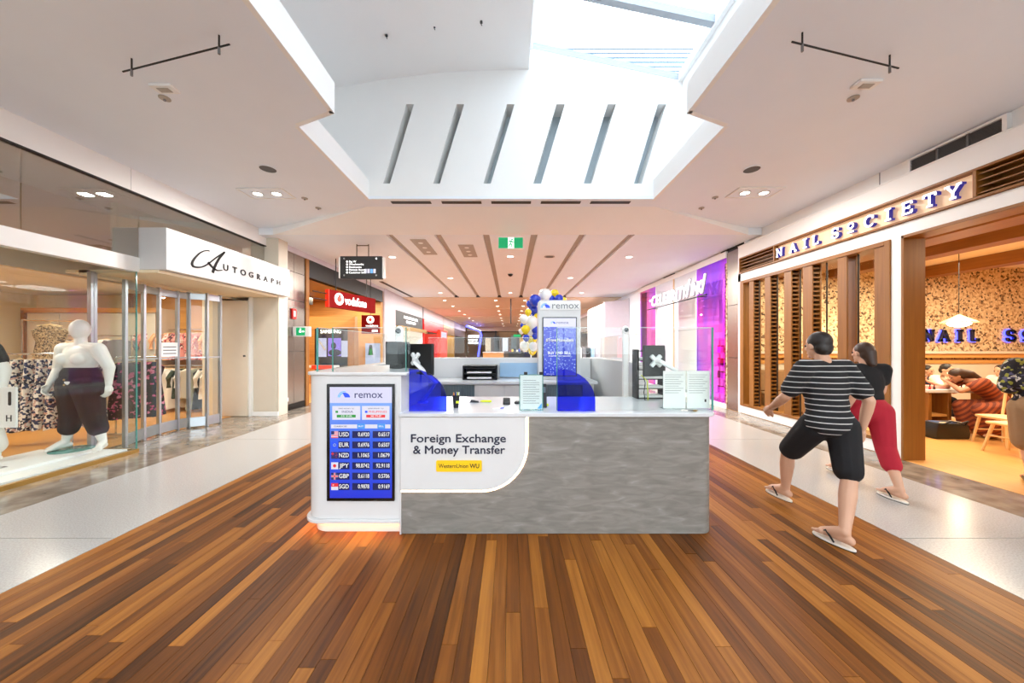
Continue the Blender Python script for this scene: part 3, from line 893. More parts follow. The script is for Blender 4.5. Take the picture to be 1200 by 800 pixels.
def hang(kind, w, h, m, loc, yaw, label, cat, group, seed):
    x, y, z = loc
    g = thing(cat if cat != 'garment' else 'garment', label, cat, (x, y, z), group)
    g.name = {'top': 'blouse', 'dress': 'dress', 'skirt': 'skirt'}[kind]
    register(g, (0, 0, 0))
    g.rotation_euler = (0, 0, yaw)
    me, sl_ = garment_mesh(kind, w, h, m, seed)
    o = link('cloth', me, g)
    if sl_: link('sleeves', sl_, g)
    hk = MB().tube([(0, 0, .0), (0, 0, .04), (.02, 0, .07), (.0, 0, .09), (-.02, 0, .07)], .003, 5)
    hk.tube([(-w * .3, 0, -.015), (0, 0, .015), (w * .3, 0, -.015)], .008, 6)
    hk.build('hanger', 'pale_oak', g)
    return g
def rail(name, label, p0, p1, z, foot=True):
    r_ = thing(name, label, 'clothes rail', ((p0[0] + p1[0]) / 2, (p0[1] + p1[1]) / 2, 0))
    MB().tube([(p0[0], p0[1], z), (p1[0], p1[1], z)], .014, 8).build('bar', 'chrome', r_)
    for p in (p0, p1):
        MB().tube([(p[0], p[1], 0), (p[0], p[1], z)], .014, 8).build('upright', 'chrome', r_)
        if foot: box('foot', 'chrome', r_, p[0] - .2, p[0] + .2, p[1] - .02, p[1] + .02, 0.003, .03)
    return r_
# rail of navy floral skirts beside the mannequin
rail('clothes_rail', 'chrome clothes rail carrying navy floral skirts beside the mannequin', (-8.1, 5.35), (-6.95, 5.85), 1.47)
for i in range(8):
    t = (i + .5) / 8
    hang('skirt', .42, 1.12, 'floral_blue', (-8.05 + 1.05 * t, 5.38 + .46 * t, 1.38), 1.9 + RND.uniform(-.1, .1),
         'navy and white floral skirt hanging on the rail beside the mannequin', 'skirt', 'floral skirts on the window rail', 100 + i)
# upper and lower rails behind the folding doors
rail('clothes_rail', 'upper chrome clothes rail behind the folding doors holding pink blouses', (-9.6, 8.9), (-7.0, 8.9), 2.02)
rail('clothes_rail', 'lower chrome clothes rail behind the folding doors holding long skirts', (-9.4, 8.35), (-7.0, 8.35), 1.12)
ups = [('floral_pink', 'pink floral blouse on the upper rail'), ('cloth_pink', 'plain pink blouse on the upper rail'), ('floral_pink', 'pink floral blouse on the upper rail'),
       ('cloth_peach', 'peach blouse on the upper rail next to pink prints'), ('cloth_peach', 'peach blouse on the upper rail next to pink prints'), ('floral_pink', 'pink floral blouse on the upper rail'), ('floral_pink', 'pink floral blouse on the upper rail'), ('cloth_pink', 'plain pink blouse on the upper rail')]
for i in range(16):
    m, lb = ups[i % 8]
    hang('top', .5, .68, m, (-9.45 + i * .155, 8.9, 1.93), 1.2 + RND.uniform(-.2, .2), lb, 'blouse', lb.split(' on ')[0] + 's on the upper rail', 200 + i)
lows = [('cloth_sage', 'dress', 'sage green dress on the lower rail'), ('cloth_sage', 'dress', 'sage green dress on the lower rail'), ('cloth_black', 'dress', 'long black dress on the lower rail'), ('cloth_black', 'dress', 'long black dress on the lower rail'),
        ('floral_pink', 'dress', 'pink patterned dress on the lower rail'), ('cloth_cream', 'dress', 'cream dress on the lower rail'), ('cloth_white', 'top', 'white blouse on the lower rail'), ('cloth_white', 'dress', 'white dress on the lower rail'),
        ('cloth_green', 'top', 'dark green top on the lower rail'), ('cloth_white', 'top', 'white blouse on the lower rail')]
for i in range(14):
    m, kd, lb = lows[i % 10] if i < 10 else lows[(i * 3) % 10]
    hang(kd, .5, .95 if kd == 'dress' else .7, m, (-9.3 + i * .165, 8.35, 1.04), 1.2 + RND.uniform(-.2, .2), lb, 'dress' if kd == 'dress' else 'blouse', lb, 300 + i)
# dark floral dresses right of mannequin, leopard top left
for i in range(3):
    hang('dress', .45, 1.0, 'floral_dark', (-6.95 + .12 * i, 6.15 + .1 * i, 1.3), .6, 'black dress with pink flowers hanging behind the mannequin', 'dress', 'black floral dresses', 400 + i)
rail('clothes_rail', 'short chrome rail with black floral dresses behind the mannequin', (-7.05, 6.1), (-6.6, 6.45), 1.39)
hang('dress', .6, 1.1, 'leopard', (-8.9, 6.6, 2.0), .3, 'brown leopard-print dress hanging high at the back of the window', 'dress', None, 430)
rail('clothes_rail', 'chrome rail with the leopard-print dress', (-9.3, 6.5), (-8.5, 6.75), 2.09)
for i in range(5):
    hang('top', .5, .7, ('cloth_grey', 'cloth_cream', 'floral_pink', 'cloth_white', 'cloth_grey')[i], (-10.6 + i * .3, 8.2, 1.75), .5, ('grey', 'cream', 'pink print', 'white', 'slate grey')[i] + ' blouse on the rail before the cupboard', 'blouse', None, 440 + i)
rail('clothes_rail', 'chrome rail of mixed blouses standing before the cupboard', (-10.9, 8.2), (-9.1, 8.2), 1.84)
# white poster on the left edge of the display window
ps = thing('window_poster', 'white poster with black capitals standing in the display window', 'poster', (-6.3, 4.1, .115))
box('board', 'paper', ps, -6.75, -5.91, 4.08, 4.1, .62, 1.105, .003)
text('I', .22, 'black_matt', ps, (-5.98, 4.077, .96), 'S', weight=.03)
text('H', .11, 'black_matt', ps, (-5.99, 4.077, .73), 'S')
for x in (-6.8, -6.2): box('stand_leg', 'chrome', ps, x - .01, x + .01, 4.085, 4.095, .115, .62)
box('stand_base', 'chrome', ps, -6.85, -6.15, 4.0, 4.18, .115, .125)
# ================================================================= right side: nail salon front
XR = 5.50
wr = MB()
def wall_seg(y0, y1, z0, z1): wr.box(XR, XR + .28, y0, y1, z0, z1)
wall_seg(-9, 3.40, 0, 3.99)
wall_seg(3.40, 8.24, 3.69, 3.99)
wall_seg(3.40, 8.24, 3.135, 3.315)
wall_seg(4.78, 4.93, 0, 3.135)
wall_seg(8.15, 8.24, 0, 3.69)
wall_seg(4.93, 8.15, .01, .185)
wall_r = tag(wr.build('wall_right', 'white_paint', smooth=False), kind='structure')
box('plinth_gap', 'black_matt', wall_r, XR + .004, XR + .1, 4.8, 8.2, 0.0, .012)
# recessed strip below the ceiling with air grilles
gs = tag(box('trim_7', 'white_paint', None, XR + .06, XR + .3, -9, 15, 3.99, CZ), kind='structure')
box('ledge', 'white_paint', wall_r, XR - .012, XR + .06, -9, 8.24, 3.975, 3.99)
def grille(y0, y1, m, label, nm='air_grille'):
    g = thing(nm, label, 'air grille', (XR, (y0 + y1) / 2, 4.0))
    box('backing', m, g, XR + .03, XR + .06, y0, y1, 4.0, 4.15)
    box('frame_top', 'white_plastic', g, XR, XR + .06, y0 - .04, y1 + .04, 4.15, 4.18)
    for y in (y0 - .04, y1): box('frame_end', 'white_plastic', g, XR, XR + .06, y, y + .04, 4.0, 4.15)
    n = 9
    for i in range(n):
        z = 4.01 + i * .0155
        box('louvre_blade', m, g, XR + .012, XR + .03, y0, y1, z, z + .004)
    for q in (1 / 3, 2 / 3):
        y = y0 + (y1 - y0) * q; box('mullion', m, g, XR + .006, XR + .034, y - .012, y + .012, 4.0, 4.15)
grille(3.82, 4.70, 'grille_grey', 'grey air grille above the salon sign')
grille(8.03, 8.95, 'black_matt', 'black air grille beside the steel pillar')
grille(11.4, 12.3, 'black_matt', 'black air grille above the white lettered sign')
box('joint', 'mid_grey', gs, XR + .055, XR + .061, 5.13, 5.14, 3.99, CZ)
# timber sign band
sb = thing('salon_sign', 'timber-framed sign band with glowing white salon name', 'sign', (XR, 6, 3.32))
for z in (3.32, 3.655): box('frame_rail', 'oak_long', sb, XR - .04, XR + .2, 3.3, 8.15, z, z + .03, .003)
for y in (8.12, 7.06, 4.0): box('frame_upright', 'oak', sb, XR - .04, XR + .2, y, y + .035, 3.35, 3.655, .003)
box('lit_panel', 'peach_panel', sb, XR + .05, XR + .08, 4.035, 7.06, 3.35, 3.655)
box('backing', 'oak_long', sb, XR + .16, XR + .2, 3.3, 4.0, 3.35, 3.655)
box('backing', 'oak_long', sb, XR + .16, XR + .2, 7.09, 8.12, 3.35, 3.655)
for i in range(4):
    z = 3.375 + i * .075
    for y0, y1 in ((3.3, 4.0), (7.095, 8.12)):
        MB().prism([(XR - .02, z), (XR + .09, z + .03), (XR + .09, z + .045), (XR - .02, z + .015)], y0, y1, 'y').build('slat', 'oak_long', sb)
def arcp(cx, cy, rx, ry, a0, a1, n=12):
    return [(cx + rx * math.cos(math.radians(a0 + (a1 - a0) * i / n)), cy + ry * math.sin(math.radians(a0 + (a1 - a0) * i / n))) for i in range(n + 1)]
def sf(x, y, w=.16): return [(x - w, y), (x + w, y)]
GL = {
 'N': [[(.1, 0), (.1, 1)], [(.1, 1), (.75, 0)], [(.75, 0), (.75, 1)], sf(.1, .03), sf(.08, .97), sf(.75, .97)],
 'A': [[(.02, 0), (.4, 1)], [(.4, 1), (.78, 0)], [(.16, .34), (.64, .34)], sf(.04, .03), sf(.77, .03)],
 'I': [[(.4, 0), (.4, 1)], sf(.4, .03, .24), sf(.4, .97, .24)],
 'L': [[(.2, 0), (.2, 1)], [(.2, .05), (.75, .05)], [(.72, 0), (.72, .28)], sf(.2, .97)],
 'S': [arcp(.4, .74, .3, .24, 20, 270) + arcp(.4, .26, .32, .24, 90, -160), [(.69, .68), (.69, .95)], [(.09, .06), (.09, .32)]],
 'C': [arcp(.44, .5, .4, .48, 40, 320, 18), [(.76, .66), (.76, .95)]],
 'E': [[(.16, 0), (.16, 1)], [(.02, .97), (.74, .97)], [(.02, .04), (.76, .04)], [(.16, .52), (.56, .52)], [(.73, .97), (.73, .76)], [(.75, .04), (.75, .28)], [(.55, .4), (.55, .64)]],
 'T': [[(.4, 0), (.4, 1)], [(0, .97), (.8, .97)], sf(.4, .03, .2), [(.02, .97), (.02, .74)], [(.78, .97), (.78, .74)]],
 'Y': [[(.4, 0), (.4, .46)], [(.4, .44), (.04, 1)], [(.4, .44), (.76, 1)], sf(.4, .03, .2), sf(.06, .97), sf(.74, .97)],
 'o': [arcp(.4, .66, .25, .26, 0, 360, 20), [(.1, .07), (.7, .07)]],
}
def salon_letter(ch, pos, side, h, parent, face, body, depth):
    M = facing(pos, side) @ Matrix.Diagonal((h, h, 1, 1))
    b = strokes(GL[ch], .17, M, depth)
    lt = b.build('letter', body, parent, smooth=False)
    f2 = strokes(GL[ch], .15, M @ Matrix.Translation((0, 0, depth - .002)), .006)
    f2.build('letter_face', face, lt, smooth=False)
word = 'NAIL SoCIETY'
hh = .165
ys = [6.92, 6.67, 6.45, 6.26, None, 5.84, 5.59, 5.31, 5.05, 4.86, 4.62, 4.42]
pxs = {0: 912, 1: 928, 2: 942, 3: 954, 5: 977, 6: 995, 7: 1016, 8: 1038, 9: 1060, 10: 1086, 11: 1113}
for i, ch in enumerate(word):
    if ch == ' ': continue
    y = FPX * XR / (pxs[i] - VX) + .02
    salon_letter(ch, (XR + .04, y, 3.42), 'W', hh, sb, 'letter_white', 'letter_blue_side', .06)

# salon window: timber frame, fins with ladder sides, dark rods
sw_ = thing('window_4', 'timber-framed salon window with vertical fins', None, (XR, 6.5, .19), kind='structure')
for y0, y1 in ((8.03, 8.15), (4.93, 5.01)): box('frame_jamb', 'oak', sw_, XR - .02, XR + .28, y0, y1, .185, 3.135, .004)
for z0, z1 in ((.185, .235), (3.07, 3.135)): box('frame_rail', 'oak_long', sw_, XR - .02, XR + .28, 5.01, 8.03, z0, z1, .004)
box('pane', 'clear_glass', sw_, XR + .2, XR + .208, 5.01, 8.03, .235, 3.07)
fins = [(7.86, 7.72), (7.38, 7.22), (6.86, 6.68), (6.42, 6.22), (5.74, 5.58), (5.16, 5.01)]
for i, (y1, y0) in enumerate(fins):
    fn = box('fin', 'oak', sw_, XR + .0, XR + .025, y0, y1, .235, 3.07, .003)
    box('fin_back', 'oak', sw_, XR + .15, XR + .175, y0, y1, .235, 3.07, .003)
    if i != 4:
        lad = MB()
        z = .26
        while z < 3.05:
            lad.box(XR + .025, XR + .15, y0 + .01, y1 - .01, z, z + .03); z += .083
        tag(lad.build('ladder_rungs', 'oak_long', fn, smooth=False), kind='stuff')
        box('ladder_core', 'dark_wood', fn, XR + .03, XR + .15, (y0 + y1) / 2, y1 - .02, .24, 3.06)
for px in (890, 911, 938, 969, 1006):
    y = FPX * (XR + .1) / (px - VX)
    MB().tube([(XR + .1, y, .235), (XR + .1, y, 3.07)], .013, 8).build('rod', 'dark_bronze', sw_)
# open entrance: timber lining
en = thing('door_2', 'wide timber-lined salon entrance', None, (XR, 4.1, 0), kind='structure')
box('jamb', 'oak', en, XR - .02, XR + .285, 4.755, 4.79, 0, 3.14, .003)
box('jamb', 'oak', en, XR - .02, XR + .285, 3.39, 3.43, 0, 3.14, .003)
box('head', 'oak_long', en, XR - .02, XR + .285, 3.39, 4.79, 3.10, 3.14, .003)
# salon interior
tag(box('floor_salon', 'nail_floor_wood', None, XR, 15, -2, 8.7, -.02, .003), kind='structure')
we = tag(box('wall_salon_end', 'wallpaper', None, XR, 15, 8.66, 8.75, 0, 3.7), kind='structure')
tag(box('wall_salon_side', 'cream_wall', None, 14.9, 15, -2, 8.7, 0, 3.7), kind='structure')
tag(box('wall_salon_near', 'cream_wall', None, XR + .28, 15, -2.1, -2, 0, 3.7), kind='structure')
cs = tag(box('ceiling_salon', 'cream_wall', None, XR + .28, 15, -2, 8.7, 3.58, 3.66), kind='structure')
for x0, x1 in ((6.75, 7.25), (8.05, 8.4), (10.4, 10.75)):
    box('beam', 'oak_long', cs, x0, x1, -2, 8.66, 3.32, 3.58, .004)
box('ledge', 'cream_laminate', we, XR + .3, 14.9, 8.5, 8.66, 1.40, 1.46, .004)
box('ledge_moulding', 'oak_cross', we, XR + .3, 14.9, 8.54, 8.66, 1.30, 1.40)
box('ledge_moulding', 'oak_cross', we, XR + .3, 14.9, 8.57, 8.66, 1.16, 1.24)
box('dado_panel', 'cream_laminate', we, XR + .3, 14.9, 8.6, 8.66, 0, 1.16)
# second salon name on the wallpaper
s2 = thing('wall_lettering', 'dark salon name with blue glow mounted on the patterned wallpaper', 'sign', (11.5, 8.6, 1.7))
x = 10.42
for ch in word:
    if ch == ' ': x += .52; continue
    M = facing((x, 8.62, 1.72), 'S') @ Matrix.Diagonal((.27, .27, 1, 1))
    lt = strokes(GL[ch], .22, M, .05).build('letter', 'ink_navy', s2, smooth=False)
    strokes(GL[ch], .31, M @ Matrix.Translation((0, 0, -.03)), .012).build('letter_halo', 'neon_blue', lt, smooth=False)
    x += .40 if ch != 'I' else .36
# pendants
def pendant(x, y, z, r, label):
    p = thing('pendant_lamp', label, 'pendant lamp', (x, y, z))
    MB().lathe([(.01, .16 * r / .25), (r, .0), (r * .98, -.012), (.02, .13 * r / .25)], (x, y, z), 28).build('shade', 'pale_oak', p)
    MB().ball((x, y, z - .02), (r * .62, r * .62, .075), 20, 10).build('bulb', 'lamp_glow', p)
    MB().tube([(x, y, z + .1), (x, y, 3.58)], .006, 6).build('cord', 'black_matt', p)
    l = bpy.data.lights.new('pendant_light', 'POINT'); l.energy = 14; l.color = (1, .78, .5); l.shadow_soft_size = .08
    o = bpy.data.objects.new('pendant_light', l); COL.objects.link(o); o.location = (x, y, z - .2)
pendant(9.2, 7.0, 2.08, .26, 'timber pendant lamp hanging above the manicure table')
pendant(8.1, 8.2, 2.12, .20, 'timber pendant lamp seen through the salon window')
for x, y in ((7.7, 5.2), (8.9, 5.6), (7.7, 7.2), (10.1, 5.0)):
    lp = thing('salon_downlight', 'small round downlight in the salon ceiling', 'downlight', (x, y, 3.58), 'salon downlights')
    MB().lathe([(.07, -.012), (.09, -.012), (.09, .0), (.07, .0)], (x, y, 3.58)).build('trim_ring', 'white_plastic', lp)
    MB().disc(x, y, 3.574, 3.579, .068).build('lens', 'lamp_glow', lp)
for x, y, e in ((7.7, 4.4, 110), (8.9, 6.6, 120), (11.2, 6.2, 110), (7.0, 7.4, 60), (6.6, 6.0, 40)):
    area_light('salon_lamp', (x, y, 3.30), 1.5, e, (1.0, .84, .6))
# manicure table
mt = thing('manicure_table', 'white-topped manicure table with oak legs and a shelf', 'table', (7.6, 6.3, 0))
box('top', 'solid_white', mt, 7.62, 9.4, 6.22, 6.95, .74, .80, .008)
for x in (7.66, 8.02): box('leg_panel', 'oak', mt, x, x + .06, 6.25, 6.9, 0.004, .74, .004)
box('shelf', 'oak_cross', mt, 7.72, 8.02, 6.27, 6.9, .3, .34)
for x in (9.3,): box('leg_panel', 'oak', mt, x, x + .06, 6.25, 6.9, 0.004, .74, .004)
ct = thing('towel', 'rust coloured folded towel on the manicure table', 'towel', (7.9, 6.5, .8))
MB().box(7.68, 8.2, 6.35, 6.6, .801, .83).build('fold', 'cloth_pink', ct, bev=.01)
MB().box(7.7, 8.18, 6.37, 6.58, .83, .85).build('upper_fold', 'cloth_pink', ct, bev=.008)
for i, (x, m, nm) in enumerate(((7.72, 'red_paint', 'red'), (7.8, 'black_gloss', 'black'), (8.3, 'bright_red', 'orange'))):
    bt = thing('polish_bottle', nm + ' nail polish bottle on the manicure table', 'bottle', (x, 6.28, .8))
    MB().lathe([(.016, 0), (.017, .035), (.007, .042)], (x, 6.28, .801), 10).build('bottle_body', m, bt)
    MB().lathe([(.008, .042), (.006, .085)], (x, 6.28, .801), 10).build('cap', 'black_gloss', bt)
# black handbag on the floor
hb = thing('handbag', 'black open-top handbag on the salon floor beside the table', 'handbag', (7.6, 5.9, 0))
MB().prism([(7.28, .004), (7.84, .004), (7.86, .10), (7.82, .26), (7.3, .28), (7.27, .1)], 5.82, 6.08, 'y').build('bag_body', 'leather_black', hb, bev=.02, seg=2)
MB().box(7.34, 7.78, 5.86, 6.04, .25, .285).build('contents', 'merchandise', hb, bev=.01)
MB().tube([(7.36, 5.82, .25), (7.42, 5.74, .33), (7.56, 5.72, .3), (7.7, 5.74, .33), (7.76, 5.82, .25)], .012, 8).build('strap', 'leather_black', hb)
# wooden chair with spindle back, and a stool beside it
def spindle_chair(name, label, ox, oy, yaw):
    c_ = thing(name, label, 'chair', (ox, oy, 0))
    T = Matrix.Translation((ox, oy, 0)) @ Matrix.Rotation(yaw, 4, 'Z')
    MB().prism([(-.21, -.21), (.21, -.21), (.23, .0), (.2, .21), (-.2, .21), (-.23, 0)], .43, .47, 'z', T).build('seat', 'pale_oak', c_, bev=.008)
    for sx, sy in ((-1, -1), (1, -1), (-1, 1), (1, 1)):
        MB().tube([T @ Vector((sx * .17, sy * .17, .43)), T @ Vector((sx * .22, sy * .22, .005))], [.02, .015], 8).build('leg', 'pale_oak', c_)
    for sx in (-1, 1):
        MB().tube([T @ Vector((sx * .2, -.19, .47)), T @ Vector((sx * .22, -.26, .84))], .017, 8).build('back_post', 'pale_oak', c_)
    for i in range(4):
        xx = -.12 + i * .08
        MB().tube([T @ Vector((xx, -.2, .47)), T @ Vector((xx * 1.1, -.26, .83))], .010, 6).build('spindle', 'pale_oak', c_)
    MB().tube([T @ Vector((-.25, -.24, .84)), T @ Vector((-.1, -.285, .85)), T @ Vector((.1, -.285, .85)), T @ Vector((.25, -.24, .84))], .022, 8).build('top_rail', 'pale_oak', c_)
    for sx in (-1, 1): MB().tube([T @ Vector((sx * .195, -.195, .22)), T @ Vector((sx * .195, .195, .22))], .011, 6).build('stretcher', 'pale_oak', c_)
    return c_
spindle_chair('spindle_chair', 'pale wooden spindle-back chair behind the woman in rust stripes', 7.9, 5.45, 1.45)
st = thing('wooden_stool', 'low pale wooden stool in front of the spindle-back chair', 'stool', (7.42, 5.02, 0))
T = Matrix.Translation((7.42, 5.02, 0))
MB().box(-.19, .19, -.19, .19, .42, .46, T).build('seat', 'pale_oak', st, bev=.015)
for sx in (-1, 1):
    for sy in (-1, 1): MB().tube([T @ Vector((sx * .13, sy * .13, .43)), T @ Vector((sx * .2, sy * .2, .005))], [.022, .016], 8).build('leg', 'pale_oak', st)
for sx in (-1, 1): MB().tube([T @ Vector((sx * .165, -.165, .25)), T @ Vector((sx * .165, .165, .25))], .012, 6).build('stretcher', 'pale_oak', st)
# bench of the salon behind the window
sfa = thing('salon_bench', 'brown upholstered bench inside the salon window', 'bench', (6.6, 7.8, 0))
box('seat', 'cloth_tan', sfa, 6.1, 7.3, 7.9, 8.5, .05, .48, .03)
box('backrest', 'cloth_tan', sfa, 6.1, 7.3, 8.42, 8.58, .48, 1.0, .03)

# ================================================================= right side beyond: steel pillar, bright tattoo studio
sp2 = thing('clad_pillar', 'stainless-steel clad pillar beside the pink glass shop', 'pillar', (5.6, 8.45, 0))
box('core', 'dark_grey', sp2, 5.53, 5.9, 8.25, 8.68, 0, 4.05)
for a, bb in ((0.0, 1.3), (1.31, 2.6), (2.61, 3.95)):
    box('panel', 'brushed_steel', sp2, 5.505, 5.535, 8.245, 8.685, a, bb, .002)
ci = thing('window_5', 'bright shopfront of coloured film and clear glass', None, (XR, 11.5, 0), kind='structure')
box('pane', 'film_purple', ci, XR, XR + .012, 8.70, 10.08, .12, 3.84)
box('pane', 'clear_glass', ci, XR, XR + .012, 10.10, 11.5, .12, 3.84)
box('pane', 'clear_glass', ci, XR, XR + .012, 11.52, 12.88, .12, 3.84)
box('pane', 'film_pink', ci, XR, XR + .012, 12.9, 14.45, .12, 3.84)
for y in (10.08, 11.5, 12.88): box('mullion', 'pale_oak' if y == 11.5 else 'white_plastic', ci, XR - .01, XR + .03, y - .012, y + .022, .12, 3.84)
box('sill', 'white_paint', ci, XR - .02, XR + .1, 8.68, 14.5, 0, .12)
box('head', 'white_paint', ci, XR - .02, XR + .2, 8.68, 14.6, 3.84, 4.0)
tag(box('wall_studio_back', 'white_paint', None, 9.4, 9.5, 8.8, 14.6, 0, 4.0), kind='structure')
tag(box('wall_studio_end', 'white_paint', None, XR + .1, 9.5, 14.5, 14.6, 0, 4.0), kind='structure')
tag(box('wall_studio_near', 'white_paint', None, 5.9, 9.5, 8.76, 8.86, 0, 4.0), kind='structure')
tag(box('ceiling_studio', 'white_paint', None, XR + .05, 9.5, 8.7, 14.6, 3.9, 4.0), kind='structure')
tag(box('floor_studio', 'terrazzo', None, XR, 9.5, 8.7, 14.6, -.02, .003), kind='structure')
for y in (9.4, 11.4, 13.4):
    area_light('studio_lamp', (7.2, y, 3.85), 1.4, 55, (1.0, .98, .97))
area_light('studio_pink_lamp', (6.4, 9.3, 3.8), .5, 60, (1.0, .35, .85))
scr = thing('studio_partition', 'white lit partition standing behind the clear studio glass', 'partition', (6.3, 11.5, 0))
box('panel', 'white_paint', scr, 6.35, 6.45, 10.2, 12.9, 0.004, 3.6, .01)
box('foot', 'aluminium', scr, 6.25, 6.55, 10.3, 12.8, 0.003, .03)
cu = thing('curtain', 'violet pleated curtain behind the purple film glass', 'curtain', (6.6, 9.4, .1))
pts = []
for i in range(41):
    pts.append((8.9 + i * 1.15 / 40, 6.6 + .05 * math.sin(i * 1.3)))
cm = MB()
cm.add([(b_, a_, z) for z in (.1, 3.5) for a_, b_ in pts], [(i, i + 1, 41 + i + 1, 41 + i) for i in range(40)])
cm.build('cloth', 'cloth_violet', cu)
box('track', 'aluminium', cu, 6.56, 6.64, 8.88, 10.1, 3.5, 3.53)
tr = thing('display_shelves', 'glass display shelves with coloured jars behind the purple film', 'shelf unit', (5.85, 9.0, 0))
for z in (.3, .7, 1.05, 1.4, 1.75): box('shelf', 'white_plastic', tr, 5.65, 6.0, 8.9, 9.5, z, z + .02)
for y in (8.9, 9.48): box('upright', 'white_plastic', tr, 5.8, 5.84, y, y + .02, 0.003, 1.8)
for k_, z in enumerate((.32, .72, 1.07, 1.42)):
    for j in range(4):
        jr = thing('jar', ('green', 'pink', 'white', 'violet')[(j + k_) % 4] + ' jar on the studio display shelves', 'jar', (5.75, 8.98 + j * .14, z), 'jars on the studio shelves')
        MB().lathe([(.04, 0), (.045, .02), (.045, .14), (.03, .16)], (5.75, 8.98 + j * .14, z + .001), 12).build('body', ('card_green', 'balloon_white', 'pink_light', 'cloth_violet')[(j + k_) % 4], jr)
        MB().lathe([(.034, .16), (.034, .19)], (5.75, 8.98 + j * .14, z + .001), 12).build('lid', 'black_gloss', jr)
# studio sign: white standing letters on a dark bar
cs_ = thing('studio_sign', 'white slanted capital letters standing on a thin dark bar', 'sign', (5.3, 11.3, 2.4))
SXI = 5.27
yA = FPX * SXI / (759 - VX); yB = FPX * SXI / (828 - VX)
def sgz(px, py): return EYE - (py - VY) * (FPX * SXI / (px - VX)) / FPX
zA = (sgz(759, 363) + sgz(827, 344)) / 2
box('bar', 'black_matt', cs_, SXI - .02, SXI + .02, yB, yA, zA - .03, zA + .0)
for y in (yA - .4, yB + .4): box('bracket', 'black_matt', cs_, SXI, XR, y - .015, y + .015, zA - .03, zA - .01)
nm = 'CELEBRITY/INK/'
for i, ch in enumerate(nm):
    px = 763.5 + (i + .5) * (826 - 763.5) / len(nm)
    text(ch, .52 if ch != '/' else .7, 'studio_letter', cs_, (SXI, FPX * SXI / (px - VX), zA + .22 + (.06 if ch == '/' else 0)), 'W', weight=.012, ext=.02, sx=.78 + .25 * (1 - i / 14), name='letter', shear=.12)
    text(ch, .52 if ch != '/' else .7, 'mid_grey', cs_, (SXI + .03, FPX * SXI / (px - VX), zA + .22 + (.06 if ch == '/' else 0)), 'W', weight=.04, ext=.008, sx=.78 + .25 * (1 - i / 14), name='letter_return', shear=.12)
# ================================================================= the kiosk
KD = 2.90
kk = KD / FPX
def KX(px): return (px - VX) * kk
def KZ(py): return EYE - (py - VY) * kk
def round_rect(x0, x1, y0, y1, r, corners, n=6):
    """outline in plan; corners = set of 'fl','fr','br','bl' to be rounded"""
    out = []
    for nm, cx, cy, a0 in (('fl', x0, y0, 180), ('fr', x1, y0, 270), ('br', x1, y1, 0), ('bl', x0, y1, 90)):
        if nm in corners:
            ccx = cx + (r if 'l' in nm else -r); ccy = cy + (r if 'f' in nm else -r)
            out += [(ccx + r * math.cos(math.radians(a0 + 90 * i / n)), ccy + r * math.sin(math.radians(a0 + 90 * i / n))) for i in range(n + 1)]
        else: out.append((cx, cy))
    return out
# ---- front counter
X0, X1 = KX(470), KX(837)
fc = thing('service_counter', 'grey stone-look service counter with white lettered inset panel', 'counter', (.4, 3.2, 0))
MB().prism(round_rect(X0, X1, KD, 3.55, .10, {'fr'}), 0.002, 1.0).build('body', 'kiosk_stone', fc, bev=.003)
MB().prism(round_rect(X0 - .01, X1 + .035, KD - .035, 3.80, .13, {'fr', 'br'}), 1.0, 1.035).build('worktop', 'counter_white', fc, bev=.006)
# inset white panel with rounded lower corner, edged by a light strip
PX1, PZ0, PR = KX(619), KZ(576), .40
def panel_outline(dx, z1=.998):
    x1, z0 = PX1 - dx, PZ0 + dx
    pts = [(X0 + .002, z1), (X0 + .002, z0)]
    r = PR - dx
    pts += [(x1 - r + r * math.sin(math.radians(a)), z0 + r - r * math.cos(math.radians(a))) for a in range(0, 91, 9)]
    pts += [(x1, z1)]
    return pts
MB().prism(panel_outline(.0), KD - .010, KD + .002, 'y').build('light_strip', 'led_white', fc)
MB().prism(panel_outline(.021), KD - .022, KD - .006, 'y').build('inset_panel', 'solid_white', fc, bev=.002)
def fit_text(body, x0, x1, z, h, m, parent, y, weight=.006, ext=.003, name='lettering'):
    """one line of lettering fitted between two x positions, h = capital height"""
    size = h / 0.72
    o = text(body, size, m, parent, (0, 0, 0), 'S', weight=weight, ext=ext, name=name)
    vs = [v.co.x for v in o.data.vertices]; zs = [v.co.z for v in o.data.vertices]
    w = max(vs) - min(vs); s = (x1 - x0) / w
    cx = (max(vs) + min(vs)) / 2
    o.data.transform(Matrix.Translation(((x0 + x1) / 2, y, z)) @ Matrix.Diagonal((s, 1, 1, 1)) @ Matrix.Translation((-cx, 0, 0)))
    return o
ft = KD - .024
fit_text('Foreign Exchange', KX(482.5), KX(593), KZ(513), .070, 'ink_navy', fc, ft, .014)
fit_text('& Money Transfer', KX(485), KX(592), KZ(526.3), .070, 'ink_navy', fc, ft, .014)
MB().prism(round_rect(KX(512), KX(565), KZ(551), KZ(538), .012, {'fl', 'fr', 'br', 'bl'}, 4), KD - .032, KD - .021, 'y').build('yellow_plate', 'yellow_plate', fc)
fit_text('WesternUnion', KX(515), KX(549), KZ(544.5), .036, 'black_matt', fc, KD - .0325, .004, .001)
fit_text('WU', KX(551), KX(562), KZ(544.5), .038, 'black_matt', fc, KD - .0325, .022, .001)
